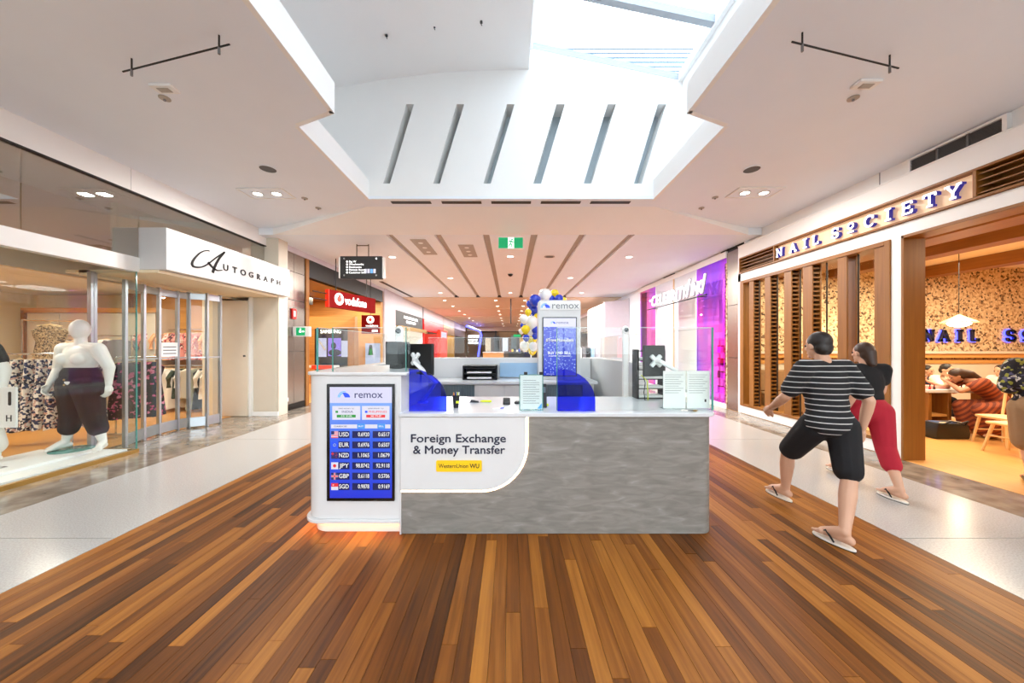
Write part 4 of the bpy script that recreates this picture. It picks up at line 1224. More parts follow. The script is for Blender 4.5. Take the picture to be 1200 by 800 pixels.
# ---- tower on the left with the rate screen
TX0, TX1 = KX(355), KX(469)
tw = thing('display_tower', 'tall white rounded kiosk tower holding the exchange-rate screen', 'kiosk tower', (-1.35, 3.2, 0))
MB().prism(round_rect(TX0, TX1, KD + .0, 3.9, .16, {'fl'}, 10), .13, 1.35).build('body', 'solid_white', tw, bev=.004)
MB().prism(round_rect(TX0 - .02, TX1 + .06, KD - .02, 3.9, .17, {'fl'}, 10), 1.35, 1.375).build('cap', 'solid_white', tw, bev=.004)
MB().prism(round_rect(TX0 - .025, TX1, KD - .025, 3.9, .17, {'fl'}, 10), .10, .13).build('lower_rim', 'solid_white', tw, bev=.004)
MB().prism(round_rect(TX0 + .03, TX1 - .0, KD + .04, 3.9, .16, {'fl'}, 10), .002, .10).build('plinth', 'solid_white', tw)
gl = MB()
arc = round_rect(TX0 + .015, TX1 - .002, KD + .02, 3.9, .165, {'fl'}, 10)
pl = [(x, y, .094) for x, y in ([(TX0 + .015, 3.8)] + arc[:11] + [(TX1 - .002, KD + .02)])]
gl.tube(pl, .006, 6)
gl.build('light_strip', 'led_orange', tw)
box('end_cheek', 'solid_white', tw, TX1 - .002, TX1 + .012, KD - .012, 3.5, .002, 1.37, .002)
# screen
SX0, SX1, SZ0, SZ1 = KX(384), KX(463), KZ(586), KZ(449.5)
rs = thing('rate_screen', 'portrait exchange-rate screen with black bezel set in the white tower', 'screen', ((SX0 + SX1) / 2, KD, SZ0))
box('bezel', 'black_gloss', rs, SX0, SX1, KD - .02, KD + .0, SZ0, SZ1, .004)
bx0, bx1, bz0, bz1 = KX(388), KX(460.2), KZ(582), KZ(453)
yy = KD - .0205
box('picture', 'screen_blue', rs, bx0, bx1, yy - .001, yy + .002, bz0, bz1)
box('header', 'screen_white', rs, bx0, bx1, yy - .002, yy, KZ(471.5), bz1)
def remox_logo(x, z, s, y, parent, d='S'):
    """three-band arc mark"""
    def band(r0, r1, a0, a1, m):
        b = MB(); n = 8
        pts = [(x + r0 * s * math.cos(math.radians(a0 + (a1 - a0) * i / n)), z + r0 * s * math.sin(math.radians(a0 + (a1 - a0) * i / n))) for i in range(n + 1)]
        pts += [(x + r1 * s * math.cos(math.radians(a1 + (a0 - a1) * i / n)), z + r1 * s * math.sin(math.radians(a1 + (a0 - a1) * i / n))) for i in range(n + 1)]
        for i in range(n): b.prism([pts[i], pts[i + 1], pts[2 * n - i], pts[2 * n + 1 - i]], y - .001, y + .001, 'y')
        b.build('logo_mark', m, parent, smooth=False)
    band(.88, 1.0, 70, 180, 'logo_light'); band(.62, .80, 40, 180, 'logo_light')
    b = MB(); n = 8
    pts = [(x + .1 * s + .9 * s * math.cos(math.radians(110 * i / n)), z + .78 * s * math.sin(math.radians(110 * i / n))) for i in range(n + 1)] + [(x + .18 * s, z)]
    b.prism(pts, y - .0015, y + .0005, 'y').build('logo_mark', 'logo_blue', parent, smooth=False)
remox_logo(KX(404.5), KZ(465), .052, yy - .0025, rs)
fit_text('remox', KX(417), KX(449.5), KZ(462), .062, 'screen_ink', rs, yy - .0025, .004, .0008)
for (xa, xb, flag, nm_, pill, cnt) in ((391, 423.5, 'INDIA', 'INDIA', 'screen_green', '55 INR'), (425.5, 457.5, 'PH', 'PHILIPPINES', 'screen_red', '38 PHP')):
    box('promo_card', 'screen_paper', rs, KX(xa), KX(xb), yy - .002, yy, KZ(491), KZ(475))
    c0 = (xa + xb) / 2
    fit_text('SEND MONEY TO', KX(c0 - 9), KX(c0 + 9), KZ(478), .009, 'screen_ink', rs, yy - .0025, 0, .0005)
    fit_text(nm_, KX(c0 - (5 if nm_ == 'INDIA' else 8)), KX(c0 + (8 if nm_ == 'INDIA' else 13)), KZ(481.8), .018, 'screen_ink' if nm_ == 'INDIA' else 'screen_red', rs, yy - .0025, 0, .0005)
    box('flag', 'screen_green' if nm_ == 'INDIA' else 'logo_blue', rs, KX(c0 - 12.5), KX(c0 - 9.5), yy - .0025, yy - .001, KZ(483), KZ(480.5))
    box('rate_pill', pill, rs, KX(c0 - 11), KX(c0 + 11), yy - .0025, yy - .001, KZ(488.4), KZ(485.2))
    fit_text(cnt, KX(c0 - 6), KX(c0 + 7), KZ(486.8), .013, 'screen_text', rs, yy - .0032, .004, .0005)
box('column_header', 'screen_paper', rs, KX(389.5), KX(458.5), yy - .002, yy, KZ(501), KZ(496.5))
fit_text('CURRENCIES', KX(393), KX(408), KZ(498.8), .012, 'screen_ink', rs, yy - .0026, 0, .0005)
for c0, tt in ((424.5, 'BUY'), (448, 'SELL')):
    box('column_tab', 'screen_cyan', rs, KX(c0 - 4.5), KX(c0 + 4.5), yy - .003, yy - .001, KZ(501.5), KZ(495.5))
    fit_text(tt, KX(c0 - 3), KX(c0 + 3), KZ(498.6), .013, 'screen_text', rs, yy - .0035, .004, .0005)
rows = [('USD', '0.6920', '0.6517'), ('EUR', '0.6976', '0.6507'), ('NZD', '1.1065', '1.0679'), ('JPY', '98.8742', '92.9118'), ('GBP', '0.6118', '0.5706'), ('SGD', '0.9878', '0.9169')]
def flag(code, x0, x1, z0, z1):
    y0, y1 = yy - .003, yy - .001
    def r_(m, a, b, c_, d, dy=0): box('flag_field', m, rs, x0 + (x1 - x0) * a, x0 + (x1 - x0) * b, y0 - dy, y1, z0 + (z1 - z0) * c_, z0 + (z1 - z0) * d)
    if code == 'USD':
        r_('screen_paper', 0, 1, 0, 1)
        for i in range(4): r_('screen_red', 0, 1, i * .27, i * .27 + .13, .0004)
        r_('screen_ink', 0, .45, .5, 1, .0008)
    elif code == 'EUR':
        r_('logo_blue', 0, 1, 0, 1)
        MB().add(*ring((x0 + x1) / 2, (z0 + z1) / 2, y0 - .0005, .012, .009)).build('flag_emblem', 'highlighter', rs)
    elif code == 'NZD':
        r_('screen_ink', 0, 1, 0, 1); r_('screen_red', 0, .42, .66, .8, .0004); r_('screen_red', .18, .26, .5, 1, .0004)
        for a, b in ((.7, .75), (.62, .45), (.8, .5), (.7, .2)): r_('screen_red', a, a + .08, b, b + .1, .0004)
    elif code == 'JPY':
        r_('screen_paper', 0, 1, 0, 1)
        MB().add(*ring((x0 + x1) / 2, (z0 + z1) / 2, y0 - .0005, .014, .0)).build('flag_emblem', 'screen_red', rs)
    elif code == 'GBP':
        r_('screen_ink', 0, 1, 0, 1); r_('screen_paper', 0, 1, .36, .64, .0004); r_('screen_paper', .38, .62, 0, 1, .0004); r_('screen_red', 0, 1, .42, .58, .0008); r_('screen_red', .43, .57, 0, 1, .0008)
    else:
        r_('screen_paper', 0, 1, 0, .5); r_('screen_red', 0, 1, .5, 1)
        MB().add(*ring(x0 + (x1 - x0) * .3, z0 + (z1 - z0) * .75, y0 - .0005, .006, .003)).build('flag_emblem', 'screen_text', rs)
def ring(cx, cz, y, r, ri, n=16):
    vs = []; fs = []
    if ri <= 0:
        vs = [(cx + r * math.cos(2 * PI * i / n), y, cz + r * math.sin(2 * PI * i / n)) for i in range(n)]
        return vs, [tuple(range(n))]
    for i in range(n):
        a = 2 * PI * i / n
        vs += [(cx + r * math.cos(a), y, cz + r * math.sin(a)), (cx + ri * math.cos(a), y, cz + ri * math.sin(a))]
    return vs, [(2 * i, 2 * ((i + 1) % n), 2 * ((i + 1) % n) + 1, 2 * i + 1) for i in range(n)]
for i, (a, b, c_) in enumerate(rows):
    y = 508.2 + i * 12.1
    flag(a, KX(389.8), KX(397.8), KZ(y + 4), KZ(y - 4))
    box('code_box', 'screen_navy', rs, KX(398), KX(411), yy - .002, yy, KZ(y + 4), KZ(y - 4))
    fit_text(a, KX(399), KX(410.2), KZ(y), .036, 'screen_text', rs, yy - .0026, .006, .0006)
    for xa, xb, tx in ((414.2, 434.6, b), (438, 458.2, c_)):
        box('rate_box', 'screen_navy', rs, KX(xa), KX(xb), yy - .002, yy, KZ(y + 4), KZ(y - 4))
        wdt = 13.0 if len(tx) == 6 else 15.5
        fit_text(tx, KX(xb - .6 - wdt), KX(xb - .6), KZ(y), .034, 'screen_text', rs, yy - .0026, .006, .0006)
# ---- side and back walls of the kiosk
lw = thing('kiosk_wall', 'long white kiosk side wall running back from the rate-screen tower', 'kiosk wall', (-1.78, 5.2, 0))
box('panel', 'solid_white', lw, -1.80, -1.62, 3.9, 6.72, .10, 1.37, .006)
box('plinth', 'solid_white', lw, -1.77, -1.65, 3.9, 6.7, .002, .10)
bw = thing('kiosk_wall', 'white back wall of the kiosk behind the bench', 'kiosk wall', (0, 6.65, 0))
box('panel', 'solid_white', bw, -1.61, 1.55, 6.6, 6.72, .002, 1.37, .006)
rw = thing('kiosk_wall', 'white curved kiosk side wall on the far right of the enclosure', 'kiosk wall', (1.68, 5.6, 0))
pts = [(1.56, 6.72), (1.62, 6.2), (1.66, 5.5), (1.68, 4.55), (1.82, 4.55), (1.80, 5.5), (1.76, 6.2), (1.70, 6.72)]
MB().prism(pts, .002, 1.37).build('panel', 'solid_white', rw, bev=.006)
MB().box(1.66, 1.84, 4.53, 4.56, .002, 1.38).build('end_cap', 'solid_white', rw, bev=.004)
sk2 = thing('wall_socket', 'black power outlet on the kiosk back wall', 'socket', (.93, 6.59, 1.2))
box('plate', 'black_matt', sk2, .86, .94, 6.585, 6.6, 1.17, 1.28, .003)
box('insert', 'dark_grey', sk2, .875, .925, 6.58, 6.586, 1.19, 1.26)
# ---- back bench
bb_ = thing('back_bench', 'white kiosk back bench with grey ribbed doors', 'bench', (0, 6.2, 0))
box('worktop', 'counter_white', bb_, -1.6, 1.5, 5.85, 6.59, .94, .985, .004)
box('carcass', 'solid_white', bb_, -1.58, 1.45, 5.92, 6.58, .05, .94)
for x0, x1 in ((-1.2, -.62), (.35, 1.25)):
    d_ = box('ribbed_door', 'corrugated_grey', bb_, x0, x1, 5.90, 5.92, .1, .92)
    n = int((x1 - x0) / .045)
    for i in range(n): box('rib', 'corrugated_grey', d_, x0 + .005 + i * .045, x0 + .035 + i * .045, 5.885, 5.90, .1, .92)
for x0, x1 in ((-.56, -.12), (-.1, .32)): box('door', 'solid_white', bb_, x0, x1, 5.90, 5.92, .1, .92, .004)
box('blue_pinboard', 'pale_blue_panel', bb_, -.2, .55, 6.55, 6.598, 1.0, 1.27, .004)
pr_ = thing('document_tray', 'black stacked document tray on the kiosk back bench', 'tray', (-.55, 6.2, .985))
for i in range(3): box('tray_shelf', 'black_matt', pr_, -.86, -.24, 6.15, 6.5, .99 + i * .1, 1.005 + i * .1)
for x in (-.86, -.26): box('side', 'black_matt', pr_, x, x + .02, 6.15, 6.5, .987, 1.24)
box('back', 'black_matt', pr_, -.86, -.24, 6.48, 6.5, .987, 1.24)
box('top', 'black_matt', pr_, -.86, -.24, 6.15, 6.5, 1.225, 1.24)
for i in range(2): box('paper_stack', 'paper', pr_, -.78, -.34, 6.16, 6.45, 1.006 + i * .1, 1.03 + i * .1)
# ---- totem with second screen
to = thing('kiosk_totem', 'tall white kiosk totem with the logo on its header', 'totem', (.87, 6.2, 0))
TD = 6.2; tk = TD / FPX
def TXp(px): return (px - VX) * tk
def TZp(py): return EYE - (py - VY) * tk
MB().prism(round_rect(TXp(631), TXp(680.5), .987, TZp(351.5), .05, {'br', 'bl'}, 5), TD, TD + .30, 'y').build('body', 'solid_white', to, bev=.004)
box('header_plate', 'white_plastic', to, TXp(633), TXp(679), TD - .012, TD, TZp(363), TZp(353), .003)
remox_logo(TXp(639), TZp(360.8), .085, TD - .014, to)
fit_text('remox', TXp(647), TXp(678.5), TZp(358.2), .125, 'logo_grey', to, TD - .014, .0, .001)
ts = thing('totem_screen', 'portrait advertising screen with blue confetti picture on the totem', 'screen', (.87, 6.19, TZp(440)))
box('bezel', 'black_gloss', ts, TXp(635.5), TXp(675.7), TD - .03, TD, TZp(440.5), TZp(371.5), .003)
box('picture', 'screen_confetti', ts, TXp(636.8), TXp(674.5), TD - .033, TD - .028, TZp(439.5), TZp(383))
box('header', 'screen_white', ts, TXp(636.8), TXp(674.5), TD - .033, TD - .028, TZp(383), TZp(372.8))
remox_logo(TXp(648), TZp(379.3), .045, TD - .034, ts)
fit_text('remox', TXp(652), TXp(666), TZp(378), .055, 'screen_ink', ts, TD - .034, 0, .001)
fit_text('#TravelMoneyBank', TXp(639.5), TXp(672), TZp(398.6), .062, 'screen_ink', ts, TD - .0335, .05, .001)
fit_text('#TravelMoneyBank', TXp(639.5), TXp(672), TZp(398.4), .058, 'screen_text', ts, TD - .036, .012, .001)
fit_text('BUY AND SELL', TXp(642), TXp(668.5), TZp(413.5), .05, 'screen_text', ts, TD - .035, .02, .001)
fit_text('over 60 currencies', TXp(642.5), TXp(668), TZp(416.8), .03, 'screen_text', ts, TD - .035, .008, .001)
fit_text('remox.com.au', TXp(640), TXp(649), TZp(437.8), .016, 'screen_text', ts, TD - .035, 0, .001)
# ---- glass screens
def pane(label, x0, x1, y0, y1, z0, z1, edges=()):
    g = thing('glass_screen', label, 'glass screen', ((x0 + x1) / 2, (y0 + y1) / 2, z0))
    box('sheet', 'clear_glass', g, x0, x1, y0, y1, z0, z1)
    for e in edges: box('polished_edge', 'teal_edge', g, *e)
    box('top_edge', 'acrylic_edge', g, x0, x1, y0 - .0005, y1 + .0005, z1 - .004, z1 + .001)
    return g
mat('acrylic_edge', (206, 222, 220), 0.15)
GT = 1.76
pane('clear glass screen standing on the front of the rate-screen tower', KX(383), KX(472), 2.99, 3.0, 1.376, GT, [(KX(383) - .002, KX(383) + .004, 2.988, 3.002, 1.376, GT), (KX(472) - .004, KX(472) + .002, 2.988, 3.002, 1.376, GT)])
pane('long clear glass screen along the left kiosk wall', -1.70, -1.69, 3.0, 6.6, 1.376, GT, [(-1.703, -1.687, 2.995, 3.003, 1.376, GT)])
pane('clear glass screen on the right half of the service counter', KX(654.3), KX(836) + .03, 2.985, 2.995, 1.036, GT, [(KX(654.3) - .003, KX(654.3) + .003, 2.983, 2.997, 1.036, GT)])
pane('clear glass return at the right end of the service counter', 1.766, 1.776, 2.997, 3.7, 1.036, GT, [(1.764, 1.778, 2.983, 2.997, 1.036, GT)])
pane('clear glass screen on the right kiosk wall', 1.735, 1.745, 4.6, 6.6, 1.371, GT)
pane('clear glass screen on the kiosk back wall', -1.6, .45, 6.66, 6.67, 1.371, GT)
pane('narrow clear glass strip beside the left blue acrylic', KX(474), KX(477), 2.985, 2.995, 1.036, GT)
# blue quarter-round acrylic shields
def shield(px0, label):
    x0 = KX(px0); r = KX(px0 + 45) - x0; z0 = 1.036; h = KZ(432.5) - z0
    pts = [(x0, z0), (x0 + r, z0)]
    pts += [(x0 + r - r * .98 * (1 - math.cos(math.radians(a))), z0 + h * .25 + h * .75 * math.sin(math.radians(a))) for a in range(0, 91, 9)]
    pts += [(x0, z0 + h)]
    g = thing('acrylic_shield', label, 'acrylic shield', (x0, 2.96, z0))
    MB().prism(pts, 2.955, 2.963, 'y').build('sheet', 'blue_acrylic', g)
    box('foot', 'blue_acrylic', g, x0, x0 + r, 2.945, 2.975, z0 - .0005, z0 + .006)
shield(477, 'blue quarter-round acrylic shield next to the white tower')
shield(654.5, 'blue quarter-round acrylic shield below the advertising totem')
# ---- camera posts
for (px, d, top, z0, lb) in ((468, 3.8, 381.5, 1.375, 'white post with round black camera on the left kiosk tower'), (731, 4.7, 381.5, .0, 'white post with round black camera by the right kiosk wall')):
    x = (px - VX) * d / FPX; zt_ = EYE - (top - VY) * d / FPX
    if z0 == 0: x = 1.585; z0 = .002
    cpz = thing('camera_post', lb, 'camera post', (x, d, z0))
    MB().prism(round_rect(x - .042, x + .042, d - .03, d + .03, .02, {'fl', 'fr', 'br', 'bl'}, 3), z0 + .001, zt_ - .07).build('post', 'white_plastic', cpz)
    MB().ball((x, d, zt_ - .07), (.05, .045, .07)).build('head', 'white_plastic', cpz)
    MB().tube([(x, d - .05, zt_ - .06), (x, d - .03, zt_ - .06)], .03, 14).build('lens', 'black_gloss', cpz)
# ---- monitors on arms, seen from behind
def monitor(label, cx, cy, cz, yaw, w=.52, h=.32, arm=None, m='black_matt', cross=True):
    g = thing('monitor', label, 'monitor', (cx, cy, 1.036))
    T = Matrix.Translation((cx, cy, cz)) @ Matrix.Rotation(yaw, 4, 'Z')
    MB().box(-w / 2, w / 2, 0, .03, -h / 2, h / 2, T).build('housing', m, g, bev=.006)
    MB().box(-w / 2 + .01, w / 2 - .01, .03, .034, -h / 2 + .01, h / 2 - .01, T).build('display', 'black_gloss', g)
    if cross:
        vb = MB()
        for a in (45, 135): vb.box(-.075, .075, -.03, -.002, -.02, .02, T @ Matrix.Rotation(math.radians(a), 4, 'Y'))
        vb.build('mount_cross', 'white_plastic', g, bev=.004)
    if arm:
        p0 = T @ Vector((0, -.03, 0))
        MB().tube([p0] + [Vector(q) for q in arm], .022, 10).build('arm', 'white_plastic', g)
        e = arm[-1]
        MB().lathe([(.05, 0), (.05, .012), (.02, .02)], (e[0], e[1], 1.0365), 14).build('clamp', 'white_plastic', g)
    return g
monitor('black monitor on a white arm behind the left blue acrylic', -.92, 3.36, 1.47, math.radians(-38), .46, .30, [(-.92, 3.27, 1.45), (-.72, 3.30, 1.24), (-.86, 3.36, 1.06), (-.86, 3.36, 1.037)])
g_ = thing('monitor', 'black monitor turned edge-on behind the tower glass', 'monitor', (-1.08, 3.3, 1.376))
MB().box(-.06, .06, -.2, .2, 0, .22, Matrix.Translation((-1.13, 3.45, 1.42))).build('housing', 'black_matt', g_, bev=.006)
box('stand', 'black_matt', g_, -1.19, -1.07, 3.36, 3.54, 1.376, 1.42, .004)
monitor('dark grey monitor on a white arm behind the document stand', 1.44, 3.40, 1.45, math.radians(12), .24, .31, [(1.46, 3.33, 1.45), (1.60, 3.30, 1.36), (1.62, 3.36, 1.1), (1.62, 3.36, 1.037)], m='dark_grey')
fr_ = thing('filing_rack', 'dark filing rack with pale papers beside the right monitor', 'rack', (1.4, 3.9, 0))
X_ = 1.35
for x in (X_, X_ + .28): box('side', 'black_matt', fr_, x, x + .015, 3.62, 3.78, 1.036, 1.56)
for i in range(6):
    box('shelf', 'black_matt', fr_, X_, X_ + .29, 3.62, 3.78, 1.04 + i * .1, 1.05 + i * .1)
for i in range(5): box('paper_stack', 'paper', fr_, X_ + .02, X_ + .27, 3.625, 3.77, 1.05 + i * .1, 1.075 + i * .1)
# ---- things on the counter
def on(px, d): return (px - VX) * d / FPX
d0 = 3.12
cup = thing('pen_cup', 'black paper cup holding pens on the counter', 'cup', (on(534.5, d0), d0, 1.036))
MB().lathe([(.026, 0), (.036, .115), (.032, .115), (.023, .008)], (on(534.5, d0), d0, 1.036), 20).build('cup_body', 'black_matt', cup)
for i, (dx, m) in enumerate(((-.012, 'pen_orange'), (.008, 'highlighter'), (.0, 'pen_blue'), (.016, 'white_plastic'))):
    MB().tube([(on(534.5, d0) + dx * .3, d0, 1.05), (on(534.5, d0) + dx * 1.6, d0 + .01 * i - .02, 1.175)], .005, 6).build('pen', m, cup)
MB().box(on(534.5, d0) + .004, on(534.5, d0) + .03, d0 - .034, d0 - .03, 1.08, 1.10).build('cup_label', 'highlighter', cup)
hl = thing('highlighter_pen', 'yellow highlighter lying on the counter', 'pen', (on(570, 3.42), 3.42, 1.036))
MB().tube([(on(565, 3.42), 3.42, 1.046), (on(576, 3.42), 3.42, 1.046)], .010, 8).build('barrel', 'highlighter', hl)
MB().tube([(on(563, 3.42), 3.42, 1.046), (on(565, 3.42), 3.42, 1.046)], .007, 8).build('cap', 'highlighter', hl)
sp_ = thing('stapler', 'black stapler lying on the counter', 'stapler', (on(556, 3.4), 3.4, 1.036))
MB().prism([(on(551, 3.4), 1.036), (on(561, 3.4), 1.036), (on(561, 3.4), 1.05), (on(552, 3.4), 1.065)], 3.38, 3.42, 'y').build('body', 'black_matt', sp_, bev=.003)
box('base', 'mid_grey', sp_, on(550, 3.4), on(561.5, 3.4), 3.375, 3.425, 1.036, 1.041)
bp = thing('ballpoint_pen', 'blue ballpoint pen lying at the front of the counter', 'pen', (on(582, 3.0), 3.02, 1.036))
MB().tube([(on(577, 3.02), 3.02, 1.041), (on(586, 3.02), 3.06, 1.041)], .0045, 6).build('barrel', 'white_plastic', bp)
MB().tube([(on(586, 3.02), 3.06, 1.041), (on(590, 3.02), 3.08, 1.041)], .005, 6).build('cap', 'pen_blue', bp)
cr = thing('card_reader', 'small black card reader on the counter', 'card reader', (on(594, 3.3), 3.3, 1.036))
MB().prism([(3.26, 1.036), (3.36, 1.036), (3.36, 1.09), (3.27, 1.06)], on(589.5, 3.3), on(598, 3.3), 'x').build('body', 'black_matt', cr, bev=.004)
box('keypad', 'dark_grey', cr, on(591, 3.3), on(596.5, 3.3), 3.262, 3.275, 1.045, 1.06)
ms = thing('computer_mouse', 'black computer mouse beside the menu holder', 'mouse', (on(605, 3.35), 3.35, 1.036))
MB().ball((on(606, 3.35), 3.35, 1.043), (.03, .05, .018)).build('body', 'black_matt', ms)
MB().tube([(on(606, 3.35), 3.3, 1.06), (on(606, 3.35), 3.32, 1.064)], .004, 6).build('wheel', 'mid_grey', ms)
mh = thing('menu_holder', 'upright acrylic holder with a printed white sheet at the counter centre', 'menu holder', (on(622, 3.0), 3.0, 1.036))
xa, xb = on(609, 3.0), on(636, 3.0); za, zb_ = 1.037, EYE - (439 - VY) * 3.0 / FPX
box('sheet', 'paper', mh, xa + .004, xb - .004, 3.0, 3.004, za + .006, zb_ - .004)
box('acrylic_front', 'acrylic_clear', mh, xa, xb, 2.994, 2.998, za, zb_)
box('base', 'acrylic_clear', mh, xa, xb, 2.95, 3.08, za - .001, za + .004)
for x in (xa, xb): box('side_edge', 'teal_edge', mh, x - .003, x + .003, 2.993, 3.006, za, zb_)
for z in (za, zb_): box('edge_line', 'teal_edge', mh, xa, xb, 2.993, 3.006, z - .003, z + .003)
for i in range(11): box('text_line', 'ink', mh, xa + .03, xb - (.03 if i % 3 else .06), 2.9985, 2.9995, zb_ - .05 - i * .02, zb_ - .047 - i * .02)
MB().prism([(xb - .05, za + .01), (xb - .008, za + .01), (xb - .008, za + .06)], 2.998, 2.9995, 'y').build('print_corner', 'logo_light', mh)
for px in (616, 634): box('clip', 'black_matt', mh, on(px, 3.0) - .015, on(px, 3.0) + .015, 2.99, 3.01, zb_, zb_ + .025)
et = thing('card_terminal', 'black upright payment terminal behind the menu holder', 'payment terminal', (on(639, 3.1), 3.12, 1.036))
MB().prism([(3.1, 1.036), (3.2, 1.036), (3.18, 1.24), (3.15, 1.25)], on(634, 3.1), on(641, 3.1), 'x').build('body', 'black_matt', et, bev=.005)
box('screen', 'corrugated_grey', et, on(635, 3.1), on(640, 3.1), 3.125, 3.14, 1.17, 1.22)
MB().tube([(on(641, 3.1), 3.12, 1.06), (on(643, 3.1), 3.12, 1.06)], .012, 8).build('button', 'highlighter', et)
# document stand at the right, two printed pages under acrylic
ds = thing('document_stand', 'clear acrylic stand with two printed pages at the right counter end', 'document stand', (on(804, 3.08), 3.08, 1.036))
d0 = 3.06
xa, xb = on(776.5, d0), on(832, d0); za, zb_ = 1.037, EYE - (434 - VY) * d0 / FPX
xm = (xa + xb) / 2
box('acrylic_back', 'acrylic_clear', ds, xa, xb, d0, d0 + .004, za, zb_)
for x0, x1, nme in ((xa + .004, xm - .01, 0), (xm + .006, xb - .004, 1)):
    box('page', 'paper', ds, x0, x1, d0 - .003, d0 - .001, za + .004, zb_ - .004)
    for i in range(9):
        z = zb_ - .04 - i * .02
        box('text_line', 'ink', ds, x0 + .015, x1 - .02 - .02 * (i % 3), d0 - .0042, d0 - .003, z, z + .0025)
box('signature', 'black_matt', ds, xb - .05, xb - .035, d0 - .0045, d0 - .003, za + .06, za + .085)
box('foot', 'acrylic_clear', ds, xa, xb, d0 - .05, d0 + .06, za - .001, za + .003)
ky = thing('key_bunch', 'bunch of keys on a lanyard lying on the counter', 'keys', (on(812, 2.98), 2.98, 1.036))
MB().tube([(on(806, 2.95), 2.95, 1.041), (on(809, 2.93), 2.93, 1.044), (on(812, 2.95), 2.95, 1.041), (on(809, 2.97), 2.97, 1.041), (on(806, 2.95), 2.95, 1.041)], .004, 6).build('ring', 'chrome', ky)
for i in range(3): box('key', 'brass', ky, on(812 + i * 2, 2.95), on(813.4 + i * 2, 2.95), 2.92 + .01 * i, 2.975, 1.037 + i * .002, 1.041 + i * .002)
MB().tube([(on(798, 2.95), 2.95, 1.04), (on(801, 2.95), 2.96, 1.042), (on(806, 2.95), 2.95, 1.04)], .007, 6).build('lanyard', 'cloth_white', ky)
# cables behind the stand
cbz = thing('cable_bundle', 'black and yellow cables hanging behind the document stand', 'cable', (1.36, 3.5, 1.036))
MB().tube([(1.36, 3.5, 1.30), (1.38, 3.49, 1.22), (1.37, 3.5, 1.12), (1.39, 3.52, 1.04)], .005, 6).build('black_cable', 'rubber', cbz)
MB().tube([(1.34, 3.5, 1.30), (1.40, 3.49, 1.24), (1.41, 3.5, 1.12), (1.42, 3.52, 1.04)], .005, 6).build('yellow_cable', 'highlighter', cbz)
# ---- balloon garland next to the totem
bal = [(639, 346, 7.8, 'white'), (650, 344, 5, 'yellow'), (655, 350, 5, 'blue'), (646, 350.5, 4.5, 'blue'), (660, 352, 4, 'yellow'),
       (627, 352, 7, 'blue'), (621, 356, 4.5, 'blue'), (625, 364, 6.5, 'blue'), (619, 366, 4, 'yellow'), (629.5, 371, 4, 'yellow'), (624, 370, 3.5, 'blue'),
       (614, 374, 5.2, 'white'), (623, 378, 8, 'white'), (613, 381, 3.5, 'blue'), (616, 386, 5.2, 'yellow'), (628, 387, 5, 'blue'), (622.5, 390.5, 4.6, 'white'),
       (616.5, 396, 4.2, 'blue'), (624, 398.5, 5, 'yellow'), (615, 405.5, 6.2, 'white'), (625, 406, 5.6, 'white'), (624, 411, 5, 'yellow'), (611, 388, 3.4, 'white'), (627, 394, 3.6, 'blue')]
for i, (px, py, r, cname) in enumerate(bal):
    d = 6.85 + .12 * math.sin(i * 2.1)
    x = (px - VX) * d / FPX; z = EYE - (py - VY) * d / FPX; rr = r * d / FPX
    size = 'large' if r > 6 else ('small' if r < 4.3 else 'mid-sized')
    bn_ = thing('balloon', f'{size} {cname} balloon in the garland beside the white totem', 'balloon', (x, d, z), f'{size} {cname} balloons of the garland')
    MB().lathe([(.001, -1.08 * rr), (.25 * rr, -1.0 * rr), (.62 * rr, -.75 * rr), (.93 * rr, -.25 * rr), (1.0 * rr, .15 * rr), (.9 * rr, .52 * rr), (.6 * rr, .86 * rr), (.25 * rr, .99 * rr), (.001, 1.02 * rr)], (x, d, z), 16).build('skin', 'balloon_' + cname, bn_)
    MB().lathe([(.004, -1.06 * rr), (.012, -1.12 * rr)], (x, d, z), 8).build('knot', 'balloon_' + cname, bn_)
gpole = thing('garland_frame', 'thin white frame carrying the balloon garland', 'garland frame', (.42, 6.9, 0))
MB().tube([(.42, 6.9, .004), (.42, 6.9, 2.2), (.6, 6.9, 2.5), (.9, 6.9, 2.53), (1.12, 6.9, 2.5)], .012, 8).build('pole', 'white_plastic', gpole)
box('base', 'white_plastic', gpole, .25, .6, 6.78, 7.02, .002, .02)
